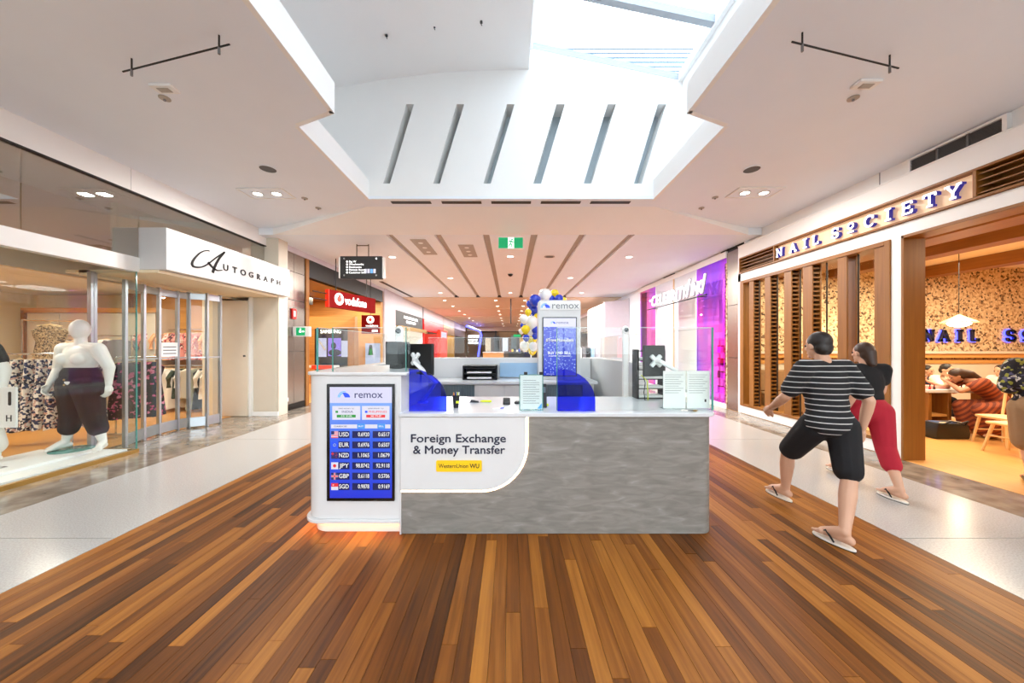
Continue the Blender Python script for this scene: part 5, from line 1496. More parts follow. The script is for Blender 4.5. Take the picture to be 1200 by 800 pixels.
# ================================================================= fittings on the main ceiling
def zc(): return CZ
def cpt(px, py, z=CZ):
    d = FPX * (z - EYE) / (VY - py)
    return ((px - VX) * d / FPX, d)
def speaker(px, py, label):
    x, y = cpt(px, py)
    s = thing('ceiling_speaker', label, 'speaker', (x, y, CZ - .02))
    MB().lathe([(.12, .0), (.125, -.01), (.11, -.014), (.105, -.006)], (x, y, CZ), 24).build('rim', 'warm_white_paint', s)
    MB().disc(x, y, CZ - .009, CZ - .002, .106, 24).build('mesh_cover', 'grille_grey', s)
speaker(314, 197.5, 'round grey ceiling speaker on the left above the twin lamp')
speaker(881, 198, 'round grey ceiling speaker on the right above the twin lamp')
def twin(px, py, flip, label, power=60):
    x, y = cpt(px, py)
    s = thing('twin_downlight', label, 'downlight', (x, y, CZ - .03))
    w, l = .36, .17
    box('recess_plate', 'warm_white_paint', s, x - w, x + w, y - l, y + l, CZ - .012, CZ - .002)
    box('frame_side', 'white_plastic', s, x - w, x + w, y - l - .02, y - l, CZ - .022, CZ - .002)
    box('frame_side', 'white_plastic', s, x - w, x + w, y + l, y + l + .02, CZ - .022, CZ - .002)
    for q in (-w - .02, w): box('frame_end', 'white_plastic', s, x + q, x + q + .02, y - l - .02, y + l + .02, CZ - .022, CZ - .002)
    for q in (-.16, .16):
        MB().disc(x + q, y, CZ - .018, CZ - .012, .068).build('lens', 'lamp_glow', s)
        MB().lathe([(.07, -.02), (.085, -.02), (.085, -.012), (.07, -.012)], (x + q, y, CZ), 18).build('lamp_ring', 'aluminium', s)
    for q in (-.16, .16): area_light('twin_downlight_lamp', (x + q, y, CZ - .03), .13, power / 2, (1, .96, .91))
twin(313, 226, 0, 'recessed twin downlight tray in the left ceiling')
twin(884, 225, 1, 'recessed twin downlight tray in the right ceiling')
for y in (-1.6, -5.4):
    for x in (-4.4, 4.4):
        area_light('rear_fill_lamp', (x, y, CZ - .03), .5, 110, (1, .97, .94))  # unseen fill lamps added behind the camera to brighten floor and ceiling
def track(a, b, label):
    (x0, y0), (x1, y1) = cpt(*a, CZ - .1), cpt(*b, CZ - .1)
    s = thing('hanging_rail', label, 'rail', ((x0 + x1) / 2, (y0 + y1) / 2, CZ))
    MB().tube([(x0, y0, CZ - .1), (x1, y1, CZ - .1)], .007, 8).build('rod', 'black_matt', s)
    for q in (.09, .91):
        x, y = x0 + (x1 - x0) * q, y0 + (y1 - y0) * q
        MB().tube([(x, y, CZ - .1), (x, y, CZ - .001)], .007, 6).build('stem', 'black_matt', s)
        MB().tube([(x, y, CZ - .16), (x, y, CZ - .1)], .010, 6).build('clamp', 'mid_grey', s)
track((144, 84), (269, 52), 'thin black banner rail under the left ceiling')
track((928, 49), (1053, 80), 'thin black banner rail under the right ceiling')
def detector(px, py, label, kind):
    x, y = cpt(px, py)
    s = thing('smoke_detector' if kind else 'sprinkler_plate', label, 'detector' if kind else 'sprinkler', (x, y, CZ - .02))
    if kind == 1:
        box('plate', 'white_plastic', s, x - .11, x + .11, y - .06, y + .06, CZ - .03, CZ - .001, .006)
        box('lens', 'groove_paint', s, x - .06, x + .06, y - .03, y + .03, CZ - .036, CZ - .03, .004)
    else:
        MB().lathe([(.05, -.001), (.05, -.012), (.02, -.018)], (x, y, CZ), 16).build('plate', 'groove_paint', s)
        MB().lathe([(.012, -.018), (.012, -.035)], (x, y, CZ), 8).build('nozzle', 'mid_grey', s)
detector(193, 102, 'white emergency light plate below the left banner rail', 1)
detector(1015, 97, 'white emergency light plate below the right banner rail', 1)
detector(193, 114.5, 'small grey sprinkler plate near the left emergency light', 0)
detector(1000, 114.5, 'small grey sprinkler plate near the right emergency light', 0)
detector(373, 243.5, 'small grey sprinkler plate left of the white bulkhead', 0)
detector(822, 243.5, 'small grey sprinkler plate right of the white bulkhead', 0)
detector(357, 232, 'tiny sprinkler head between left lamp and well', 0)
detector(838, 231, 'tiny sprinkler head between right lamp and well', 0)
# hooks in the soffit of the well
for i, (px, py) in enumerate(((453, 42), (509, 31.5), (564, 26.5))):
    z = (6.355, 6.46, 6.47)[i]
    d = FPX * (z - EYE) / (VY - py); x = (px - VX) * d / FPX
    h_ = thing('ceiling_hook', ('left', 'middle', 'right')[i] + ' of three small black hooks in the skylight soffit', 'hook', (x, d, z))
    MB().lathe([(.02, .02), (.02, -.006), (.008, -.012)], (x, d, z), 10).build('rose', 'dark_grey', h_)
    MB().tube([(x, d, z), (x, d, z - .03), (x + .01, d, z - .045)], .006, 6).build('shank', 'black_matt', h_)
# green running-man sign under the bulkhead
d = 7.45
es = thing('exit_sign', 'green running-man exit sign hanging under the white bulkhead', 'sign', (0, d, 3.8))
ex0, ex1, ez0, ez1 = (583.5 - VX) * d / FPX, (613.5 - VX) * d / FPX, EYE - (291.5 - VY) * d / FPX, EYE - (277.5 - VY) * d / FPX
box('housing', 'white_plastic', es, ex0, ex1, d, d + .06, ez0, ez1, .005)
box('green_left', 'exit_green', es, ex0 + .015, (ex0 + ex1) / 2 - .06, d - .004, d + .001, ez0 + .015, ez1 - .015)
box('green_right', 'exit_green', es, (ex0 + ex1) / 2 + .07, ex1 - .015, d - .004, d + .001, ez0 + .015, ez1 - .015)
box('white_door', 'exit_white', es, (ex0 + ex1) / 2 - .06, (ex0 + ex1) / 2 + .07, d - .003, d + .001, ez0 + .015, ez1 - .015)
cx_, cz_ = (ex0 + ex1) / 2, (ez0 + ez1) / 2
fg = MB().ball((cx_ + .03, d - .005, cz_ + .075), (.02, .004, .02), 10, 6)
for p, q in (((cx_ + .02, cz_ + .045), (cx_ - .01, cz_ - .02)), ((cx_ - .01, cz_ - .02), (cx_ + .03, cz_ - .05)), ((cx_ + .03, cz_ - .05), (cx_ + .02, cz_ - .095)), ((cx_ - .01, cz_ - .02), (cx_ - .05, cz_ - .08)), ((cx_ + .02, cz_ + .04), (cx_ - .05, cz_ + .03)), ((cx_ + .02, cz_ + .04), (cx_ + .06, cz_ + .0))):
    fg.tube([(p[0], d - .005, p[1]), (q[0], d - .005, q[1])], .012, 6)
fg.build('running_figure', 'exit_green', es)
for x in (ex0 + .08, ex1 - .08): MB().tube([(x, d + .03, ez1), (x, d + .03, LZ + .05)], .008, 6).build('hanger', 'white_plastic', es)
# hanging black directory sign
d = 8.2
dk = d / FPX
hs = thing('directory_sign', 'black hanging directory sign with white text on two rods', 'sign', ((424 - VX) * dk, d, 3.2))
hx0, hx1, hz0, hz1 = (398.5 - VX) * dk, (447.5 - VX) * dk, EYE - (326.5 - VY) * dk, EYE - (300 - VY) * dk
box('panel', 'black_matt', hs, hx0, hx1, d, d + .10, hz0, hz1, .004)
box('end_cap', 'white_plastic', hs, hx0 - .04, hx0, d + .01, d + .11, hz0 + .02, hz1 - .02, .004)
box('end_cap', 'white_plastic', hs, hx1, hx1 + .05, d + .02, d + .12, hz0 + .02, hz1 - .02, .004)
for px in (417, 431): MB().tube([((px - VX) * dk, d + .05, hz1), ((px - VX) * dk, d + .05, LZ)], .012, 8).build('rod', 'dark_bronze', hs)
MB().tube([((417 - VX) * dk, d + .05, LZ - .03), ((431 - VX) * dk, d + .05, LZ - .03)], .012, 8).build('cross_rod', 'dark_bronze', hs)
for i, tx in enumerate(('Big W', 'Woolworths', 'Restrooms', 'Parents Room', 'Customer Info')):
    z = EYE - (306.5 + i * 3.2 - VY) * dk
    text(tx, .068, 'letter_white', hs, ((409 - VX) * dk, d - .003, z), 'S', align='LEFT', weight=.006, ext=.001)
    MB().add(*ring((406.8 - VX) * dk, z, d - .004, .022, 0)).build('bullet', 'letter_white', hs)
for px in (427, 430.5, 434, 437.5): box('pictogram', 'screen_paper' if px != 434 else 'logo_light', hs, (px - VX) * dk, (px + 2.8 - VX) * dk, d - .003, d, EYE - (320 - VY) * dk, EYE - (315 - VY) * dk)
for px, py in ((403.5, 303), (441, 303), (403.5, 322.5), (441, 322.5)): MB().tube([((px - VX) * dk, d - .01, EYE - (py - VY) * dk), ((px - VX) * dk, d, EYE - (py - VY) * dk)], .02, 8).build('bolt', 'chrome', hs)
# ================================================================= lower ceiling fittings
def downlight(x, y, z, label, grp, power=0):
    s = thing('round_downlight', label, 'downlight', (x, y, z - .02), grp)
    MB().lathe([(.085, -.001), (.115, -.001), (.115, -.012), (.085, -.012)], (x, y, z), 18).build('trim_ring', 'white_plastic', s)
    MB().disc(x, y, z - .009, z - .004, .084).build('lens', 'lamp_glow', s)
    if power: area_light('downlight_lamp', (x, y, z - .03), .16, power, (1, .97, .93))
for x, y in ((-3.25, 9.4), (0, 9.35), (3.27, 9.4), (-2.17, 12.35), (2.17, 12.3), (-3.24, 15.8), (0, 15.8), (3.3, 15.8)):
    downlight(x, y, LZ, 'round downlight in the grooved lower ceiling', 'downlights of the grooved ceiling', 190 if y < 15 else 110)
for y, z in ((18.2, 4.02), (20.8, 4.02), (23.4, 3.99), (26, 3.99), (29, 3.96), (32, 3.96), (36, 3.93), (40, 3.93)):
    for x in (-3.5, -.78, .78, 3.5):
        downlight(x, y, z, 'round downlight in the warm far ceiling', 'downlights of the far ceiling', 170 if abs(x) > 1 else 0)
def tray(x0, x1, y0, y1, label):
    s = thing('ceiling_tray', label, 'light tray', ((x0 + x1) / 2, (y0 + y1) / 2, LZ - .02))
    box('plate', 'groove_paint', s, x0, x1, y0, y1, LZ - .012, LZ - .002)
    for q in (.2, .5, .8):
        y = y0 + (y1 - y0) * q
        MB().lathe([(.05, -.018), (.06, -.012)], ((x0 + x1) / 2, y, LZ), 14).build('spot', 'white_plastic', s)
tray(-2.31, -1.95, 7.85, 9.15, 'beige light tray in the outermost left ceiling bay')
tray(-1.27, -.9, 8.27, 9.4, 'beige light tray in the second left ceiling bay')
vp = thing('hanging_banner', 'narrow black banner hanging in the middle of the far mall', 'banner', (.02, 17.5, 2.8))
box('board', 'black_matt', vp, .0, .06, 17.4, 17.9, 2.75, 4.0)
for y in (17.5, 17.8): MB().tube([(.03, y, 4.0), (.03, y, 4.02)], .01, 6).build('hanger', 'chrome', vp)
dm = thing('dome_camera', 'small black dome camera on the middle of the lower ceiling', 'camera', (0, 11.6, LZ))
MB().lathe([(.09, 0), (.09, -.03), (.06, -.08), (.01, -.1)], (0, 11.6, LZ - .001), 14).build('dome', 'black_gloss', dm)
MB().lathe([(.1, 0), (.1, -.02)], (0, 11.6, LZ - .0005), 14).build('base_ring', 'white_plastic', dm)
gr2 = thing('ceiling_vent', 'dark oval vent in the lower ceiling right of the exit sign', 'vent', (1.1, 9.35, LZ))
MB().prism(round_rect(.93, 1.22, 9.27, 9.47, .09, {'fl', 'fr', 'br', 'bl'}, 5), LZ - .012, LZ - .001).build('plate', 'groove_paint', gr2)
MB().prism(round_rect(.97, 1.18, 9.30, 9.44, .06, {'fl', 'fr', 'br', 'bl'}, 5), LZ - .015, LZ - .012).build('opening', 'dark_grey', gr2)

# ================================================================= left shops beyond the steel pillar
cn = MB()
cn.prism([(8.05, 3.92), (15.0, 3.92), (15.0, 4.06), (8.05, 4.06)], -5.6, -5.40, 'x')
tag(cn.build('trim_8', 'hoarding_lilac', smooth=False), kind='structure')
tag(box('wall_voda_post', 'oak', None, -5.6, -5.42, 9.06, 9.2, 0, 3.92), kind='structure')
vs_ = tag(box('wall_voda_back', 'oak_cross', None, -10, -5.45, 14.4, 14.6, 0, 4.0), kind='structure')
tag(box('wall_voda_side', 'oak_long', None, -10.1, -10, 9.0, 14.6, 0, 4.0), kind='structure')
tag(box('wall_voda_near', 'oak_cross', None, -10, -5.95, 9.06, 9.16, 0, 4.0), kind='structure')
tag(box('ceiling_voda', 'oak_long', None, -10, -5.5, 9.06, 14.6, 3.45, 3.55), kind='structure')
tag(box('trim_9', 'black_matt', None, -5.62, -5.42, 9.2, 14.5, 3.45, 3.92), kind='structure')
tag(box('floor_voda', 'nail_floor_wood', None, -10, -5.62, 9.0, 14.6, -.02, .003), kind='structure')
vf = thing('shop_sign', 'dark red hanging sign with white phone-shop name and round mark', 'sign', (-4.7, 10.2, 2.65))
A = Vector((-4.93, 9.3)); B = Vector((-4.42, 11.2))
dv = (B - A); ang = math.atan2(dv.y, dv.x); T = Matrix.Translation((A.x, A.y, 0)) @ Matrix.Rotation(ang, 4, 'Z')
MB().box(0, dv.length, 0, .12, 2.66, 3.14, T).build('board', 'vodafone_red', vf, bev=.006)
MB().box(-.02, .0, 0, .12, 2.66, 3.14, T).build('lit_end', 'bright_red', vf)
def Tp(u, z, o=-.004): return tuple(T @ Vector((u, o, z)))
vsr, fsr = ring(0, 0, 0, .17, 0, 24)
T2 = Matrix.Translation(Tp(.36, 2.92)) @ Matrix.Rotation(ang, 4, 'Z')
MB().add([T2 @ Vector(p) for p in vsr], fsr).build('round_mark', 'letter_white', vf)
dr = [(.09 * math.cos(math.radians(a)) * (1 if 1 else 0), -.003, .085 * math.sin(math.radians(a)) - .01) for a in range(0, 360, 24)]
dr = [(x, y, z + (.06 if (z > .05 and x > -.02) else 0)) for x, y, z in dr]
MB().add([T2 @ Vector(p) for p in dr], [tuple(range(len(dr)))]).build('red_drop', 'bright_red', vf)
text('vodafone', .34, 'letter_white', vf, Tp(1.05, 2.9), ang, weight=.02, ext=.003, sx=.74)
for u in (.3, 1.6): MB().tube([Tp(u, 3.14, .06), Tp(u, LZ, .06)], .012, 6).build('hanger', 'black_matt', vf)
for z in (3.02, 2.84): MB().tube([Tp(-.02, z, .06), Tp(-.5, z, .06)], .014, 6).build('arm', 'black_matt', vf)
v2 = thing('shop_sign', 'small square red sign with white round mark below the long red sign', 'sign', (-4.9, 11.8, 2.0))
d = 11.8; dk = d / FPX
sx0, sx1, sz0, sz1 = (423.5 - VX) * dk, (444.5 - VX) * dk, EYE - (391 - VY) * dk, EYE - (369 - VY) * dk
box('board', 'vodafone_red', v2, sx0, sx1, d, d + .08, sz0, sz1, .004)
MB().add(*ring((434 - VX) * dk, EYE - (374.5 - VY) * dk, d - .004, .13, 0, 20)).build('round_mark', 'letter_white', v2)
MB().add(*ring((434 - VX) * dk, EYE - (374.5 - VY) * dk, d - .006, .06, 0, 14)).build('red_drop', 'bright_red', v2)
fit_text('vodafone', (428.5 - VX) * dk, (443 - VX) * dk, EYE - (381.5 - VY) * dk, .07, 'letter_white', v2, d - .004)
print_lines(v2, (436 - VX) * dk, (442.5 - VX) * dk, EYE - (387.5 - VY) * dk, .07, 'letter_white', d - .002, (2, 1))
MB().tube([(sx0 + .3, d + .04, sz1), (sx0 + .3, d + .04, LZ)], .012, 6).build('hanger', 'black_matt', v2)
# beam over the phone display
tag(box('trim_10', 'oak_cross', None, -7.6, -5.42, 11.9, 12.1, 2.2, 2.62), kind='structure')
tag(box('wall_voda_pillar', 'oak', None, -5.62, -5.4, 11.8, 12.15, 0, 2.2), kind='structure')
d = 12.0; dk = d / FPX
su = thing('phone_display', 'black phone display wall with white lettering and lit pictures', 'display', (-6.1, 12, 0))
ux0, ux1 = (369 - VX) * dk, (415.5 - VX) * dk
box('cabinet', 'black_matt', su, ux0, ux1, d - .02, d + .3, .003, 2.2, .006)
fit_text('SAMSUNG', (376 - VX) * dk, (400 - VX) * dk, EYE - (388.5 - VY) * dk, .13, 'letter_white', su, d - .03, .02)
for p0, p1, q0, q1, m in ((371.5, 383, 396, 418, 'screen_white'), (385, 400, 396, 417, 'screen_violet'), (400.5, 408, 399, 418, 'screen_white')):
    box('picture', m, su, (p0 - VX) * dk, (p1 - VX) * dk, d - .03, d - .02, EYE - (q1 - VY) * dk, EYE - (q0 - VY) * dk)
MB().ball(((391.5 - VX) * dk, d - .035, EYE - (405 - VY) * dk), (.09, .01, .12)).ball(((393 - VX) * dk, d - .035, EYE - (413 - VY) * dk), (.22, .01, .12)).build('picture_figure', 'cloth_navy', su)
MB().tube([((373 - VX) * dk, d - .035, EYE - (397 - VY) * dk), ((382 - VX) * dk, d - .035, EYE - (410 - VY) * dk)], .03, 8).build('picture_phone', 'aluminium', su)
tb = thing('display_table', 'white display table with red trim in the phone shop', 'table', (-6.2, 11.3, 0))
box('top', 'solid_white', tb, -7.2, -5.75, 11.0, 11.5, .88, .95, .01)
box('trim', 'bright_red', tb, -6.4, -5.75, 10.98, 11.0, .85, .97)
for x in (-7.1, -5.9): box('leg', 'solid_white', tb, x, x + .08, 11.1, 11.4, .003, .88)
pp = thing('phone_poster', 'white standing poster with a green figure in the phone shop', 'poster', (-5.1, 13.0, 0))
d = 13.0; dk = d / FPX
box('board', 'screen_white', pp, (428 - VX) * dk, (445 - VX) * dk, d, d + .05, .2, EYE - (402 - VY) * dk, .004)
MB().prism([((431.5 - VX) * dk, EYE - (416 - VY) * dk), ((437.5 - VX) * dk, EYE - (416 - VY) * dk), ((436 - VX) * dk, EYE - (404 - VY) * dk), ((433 - VX) * dk, EYE - (404 - VY) * dk)], d - .01, d, 'y').build('picture_figure', 'cloth_black', pp)
box('picture_shirt', 'screen_green', pp, (433 - VX) * dk, (436.3 - VX) * dk, d - .014, d - .01, EYE - (416 - VY) * dk, EYE - (408.5 - VY) * dk)
box('stand', 'black_matt', pp, (430 - VX) * dk, (443 - VX) * dk, d - .1, d + .15, .003, .2)
for x, y in ((-6.2, 9.8), (-7.5, 12.8)):
    sp__ = thing('track_spot', 'black cylinder spotlight ' + ('at the phone shop entrance' if y < 11 else 'deep in the phone shop'), 'spotlight', (x, y, 3.3))
    MB().lathe([(.09, 0), (.09, -.26), (.07, -.26), (.07, -.02)], (x, y, 3.4), 16).build('can', 'black_matt', sp__)
    MB().tube([(x, y, 3.4), (x, y, 3.45)], .02, 8).build('stem', 'black_matt', sp__)
for x, y, e in ((-6.6, 10.2, 90), (-7.5, 12.8, 80), (-6.0, 13.6, 40)): area_light('phone_shop_lamp', (x, y, 3.4), .5, e, (1, .84, .62))
# next shops along the left
tag(box('wall_left_pier', 'hoarding_lilac', None, -5.7, -5.38, 14.6, 16.0, 0, 4.06), kind='structure')
def shopfront(y0, y1, side, fascia_m, wall_m, label, sign=None, sz=.3, sm='letter_white', z0=2.55, z1=3.3, lamp=(1, .85, .6), e=70, stock=True, frame=None):
    s = 1 if side > 0 else -1
    x0 = 5.4 * s
    t_ = thing('shopfront', label, 'shopfront', (x0, (y0 + y1) / 2, 0))
    box('fascia', fascia_m, t_, x0, x0 + .25 * s, y0, y1, z0, z1, .004)
    box('header', 'hoarding_lilac', t_, x0 + .02 * s, x0 + .3 * s, y0, y1, z1, 4.05)
    box('back_wall', wall_m, t_, x0 + 2.6 * s, x0 + 2.7 * s, y0, y1, 0.0, 3.4)
    for y in (y0, y1 - .12): box('pilaster', frame or 'warm_white_paint', t_, x0, x0 + 2.6 * s, y, y + .12, 0.0, z0)
    box('inner_ceiling', 'warm_white_paint', t_, x0 + .25 * s, x0 + 2.7 * s, y0, y1, z0 + .5, z0 + .6)
    for z in (.5, .95, 1.4, 1.85):
        if stock: box('shelf', 'pale_oak', t_, x0 + 2.25 * s, x0 + 2.6 * s, y0 + .2, y1 - .2, z, z + .03)
    if sign:
        text(sign, sz, sm, t_, (x0 - .006 * s, (y0 + y1) / 2, (z0 + z1) / 2), 'E' if s < 0 else 'W', weight=.01, ext=.004)
    area_light('shopfront_lamp', (x0 + 1.2 * s, (y0 + y1) / 2, z0 + .45), 1.2, e, lamp)
    return t_
t_ = shopfront(16.05, 21.0, -1, 'black_matt', 'cream_wall', 'shopfront with black fascia and gold trim past the phone shop', None, e=110)
for q, (a_, b_) in enumerate(((17.3, 19.8), (17.7, 19.4))): box('sign_lettering', 'letter_white', t_, -5.395, -5.385, a_, b_, 3.0 - q * .22, 3.12 - q * .22)
box('gold_trim', 'brass', t_, -5.36, -5.15, 16.05, 21.0, 2.38, 2.56)
t_ = shopfront(21.4, 27.5, -1, 'red_paint', 'cream_wall', 'red-framed shopfront with an orange-red banner panel', None, frame='red_paint', e=140)
box('banner', 'bright_red', t_, -5.2, -5.0, 24.4, 27.0, 0.3, 2.75)
box('banner_sign', 'screen_paper', t_, -5.02, -4.98, 24.7, 26.7, 2.2, 2.62)
t_ = shopfront(27.6, 33.0, -1, 'brass', 'cream_wall', 'gold fronted shop further along the left side', None, frame='brass', e=120)
t_ = shopfront(33.1, 41.5, -1, 'dark_wood', 'dark_wood', 'timber shop outlined by a bent blue neon line', None, frame='dark_wood', e=120)
MB().tube([(-4.2, 33.1, 3.5), (-3.6, 40.5, 3.35), (-3.5, 41.2, 2.9), (-3.9, 41.5, .3)], .12, 8).build('neon_line', 'neon_blue', t_)
box('name_board', 'dark_wood', t_, -5.3, -3.6, 41.5, 41.7, .2, 3.4)
print_lines(t_, -5.1, -3.8, 2.75, .28, 'letter_white', 41.45, (3, 2, 2))
print_lines(t_, -5.1, -4.0, 2.3, .2, 'letter_white', 41.45, (2, 3, 2))
print_lines(t_, -5.1, -3.9, 1.95, .2, 'letter_white', 41.45, (4, 3))
# far end: dark open front with lit bays and counter
fe = thing('far_shopfront', 'dark open shopfront closing the far end of the mall', 'shopfront', (0, 43.5, 0))
box('fascia', 'far_ceiling_paint', fe, -5.4, 5.4, 42.6, 43.0, 3.45, 3.95)
box('back_wall', 'dark_wood', fe, -5.4, 5.4, 43.8, 43.95, 0, 3.45)
for i in range(7):
    x = -3.2 + i * 1.1
    box('lit_bay', ('cream_wall', 'dark_grey', 'screen_paper', 'corrugated_grey', 'brass', 'dark_grey', 'cream_laminate')[i], fe, x, x + .7, 43.6, 43.8, .9, 2.6 + .3 * (i % 2))
for x in (-4.0, -1.9, .9, 3.1): box('post', 'black_matt', fe, x, x + .15, 43.0, 43.2, 0, 3.45)
box('green_sign', 'exit_green', fe, .4, 1.3, 42.5, 42.58, 2.7, 3.0)
area_light('far_shop_lamp', (0, 43.2, 3.4), 3.0, 90, (1, .85, .6))
ctr = thing('mall_kiosk', 'timber fronted kiosk counter in the far mall', 'kiosk', (-1.2, 30, 0))
box('front', 'oak_cross', ctr, -2.4, -.6, 30, 30.1, .003, 1.0)
box('side', 'oak_long', ctr, -2.4, -2.3, 30.1, 32, .003, 1.0); box('side', 'oak_long', ctr, -.7, -.6, 30.1, 32, .003, 1.0)
box('counter_top', 'solid_white', ctr, -2.45, -.55, 29.95, 32, 1.0, 1.05)
gd = thing('mall_kiosk', 'dark goods kiosk crowded with colourful stock in the far mall', 'kiosk', (1, 34, 0))
box('counter', 'black_matt', gd, -.2, 2.8, 34, 34.2, .003, 1.0)
for i in range(12):
    MB().box(-.1 + i * .23, .08 + i * .23, 34.0, 34.2, 1.0, 1.15 + .25 * ((i * 7) % 5) / 5).build('goods', ('cloth_red', 'balloon_yellow', 'cloth_navy', 'paper', 'balloon_blue', 'cloth_black')[i % 6], gd)
# ================================================================= right side far
tag(box('wall_right_far', 'warm_white_paint', None, 5.6, 5.8, 14.5, 19.6, 0, 4.06), kind='structure')
wb = thing('white_hoarding', 'pale lilac-white hoarding wall jutting out beside the dark shop', 'hoarding', (4.9, 16, 0))
MB().prism([(4.42, .003), (5.58, .003), (5.58, 3.85), (5.3, 3.74), (4.42, 3.66)], 16.0, 16.2, 'y').build('panel', 'hoarding_lilac', wb)
box('return', 'hoarding_lilac', wb, 4.42, 4.6, 16.2, 19.5, .003, 3.62)
t_ = shopfront(19.6, 27.5, 1, 'dark_wood', 'dark_wood', 'dark brown shop with stacked white sign letters on the right', None, z0=2.6, z1=3.7, e=60, frame='dark_wood')
for i in range(4): box('sign_block', 'screen_paper', t_, 5.33, 5.39, 21.6, 23.0, 2.2 + i * .32, 2.44 + i * .32)
t_ = shopfront(27.6, 35.0, 1, 'dark_grey', 'cream_wall', 'grey shop near the far right end', None, e=80)
t_ = shopfront(35.1, 42.0, 1, 'brass', 'cream_wall', 'gold lit shop at the far right end', None, e=80)
pf = thing('posts_rack', 'rack of grey coats outside the dark shop', 'clothes rail', (3.9, 17.5, 0))
MB().tube([(3.0, 17.5, 1.55), (4.35, 17.5, 1.55)], .02, 8).build('bar', 'chrome', pf)
for x in (3.0, 4.35): MB().tube([(x, 17.5, .003), (x, 17.5, 1.55)], .02, 8).build('upright', 'chrome', pf)
for i in range(6): MB().box(3.05 + i * .21, 3.22 + i * .21, 17.3, 17.7, .5, 1.5).build('coat', ('cloth_grey', 'cloth_navy', 'cloth_white', 'cloth_grey', 'cloth_black', 'pale_blue_panel')[i], pf, bev=.04, seg=2)
# ================================================================= figures
def blob_mesh(parts, voxel, m, smooth=2):
    """union of tapered limbs and ellipsoids grown into one continuous skin"""
    b = MB()
    for p in parts:
        if p[0] == 'c':
            _, a, ra, c_, rc = p
            a = Vector(a); c_ = Vector(c_)
            b.ball(a, ra, 12, 8); b.ball(c_, rc, 12, 8)
            if (c_ - a).length > 1e-4: b.tube([a, c_], [ra, rc], 12)
        else:
            _, ce, r, rot = p
            M = Matrix.Translation(ce) @ rot.to_4x4() if rot is not None else Matrix.Translation(ce)
            b.ball((0, 0, 0), r, 18, 12, M)
    me = b.mesh('blob', m, smooth=False)
    o = bpy.data.objects.new('blob', me); COL.objects.link(o)
    md = o.modifiers.new('r', 'REMESH'); md.mode = 'VOXEL'; md.voxel_size = voxel; md.use_smooth_shade = True
    s = o.modifiers.new('s', 'SMOOTH'); s.factor = .5; s.iterations = smooth * 2
    dg = bpy.context.evaluated_depsgraph_get()
    out = bpy.data.meshes.new_from_object(o.evaluated_get(dg))
    bpy.data.objects.remove(o)
    out.polygons.foreach_set('use_smooth', [True] * len(out.polygons))
    return out
def chain(pts, rs): return [('c', pts[i], rs[i], pts[i + 1], rs[i + 1]) for i in range(len(pts) - 1)]
V = Vector
def hand(w, e, up, s=1.0):
    """palm and five curled fingers; w wrist, e elbow, up = palm normal"""
    f = (V(w) - V(e)).normalized(); n = V(up); n = (n - f * n.dot(f)).normalized(); sd = f.cross(n)
    w = V(w)
    out = chain([w, w + f * .04 * s, w + f * .085 * s], [.024 * s, .028 * s, .026 * s])
    out += chain([w + f * .03 * s + sd * .022 * s, w + f * .085 * s + sd * .028 * s], [.018 * s, .016 * s])
    out += chain([w + f * .03 * s - sd * .022 * s, w + f * .085 * s - sd * .028 * s], [.018 * s, .016 * s])
    for i, (o, l) in enumerate(((.034, .062), (.012, .074), (-.011, .07), (-.033, .054))):
        b0 = w + f * .088 * s + sd * o * s
        k1 = b0 + f * l * .5 * s + n * .010 * s; k2 = k1 + f * l * .32 * s + n * .028 * s; k3 = k2 + f * l * .1 * s + n * .028 * s
        out += chain([b0, k1, k2, k3], [.0105 * s, .0095 * s, .0085 * s, .0075 * s])
    t0 = w + f * .025 * s + sd * .026 * s
    out += chain([t0, t0 + f * .03 * s + sd * .028 * s + n * .01 * s, t0 + f * .06 * s + sd * .036 * s + n * .022 * s], [.014 * s, .0115 * s, .009 * s])
    return out
def foot_parts(an, d, s=1.0, toes=True):
    an = V(an); d = V(d).normalized(); sd = d.cross(V((0, 0, 1)))
    g = an.z
    heel = V((an.x, an.y, .0)) - d * .035 * s; heel.z = an.z - .05 * s
    ball = an + d * .15 * s; ball.z = an.z - .06 * s
    out = chain([an, an + d * .06 * s - V((0, 0, .025 * s)), ball], [.040 * s, .042 * s, .030 * s])
    out += chain([heel, ball], [.034 * s, .030 * s])
    out += chain([ball - sd * .025 * s, ball + sd * .03 * s], [.024 * s, .022 * s])
    if toes:
        for i, (o, l, r) in enumerate(((-.032, .055, .015), (-.012, .05, .011), (.006, .045, .0105), (.022, .038, .010), (.036, .03, .0095))):
            p = ball + sd * o * s + V((0, 0, -.008 * s))
            out += chain([p, p + d * l * s - V((0, 0, .003 * s))], [r * s, r * s * .85])
    return out
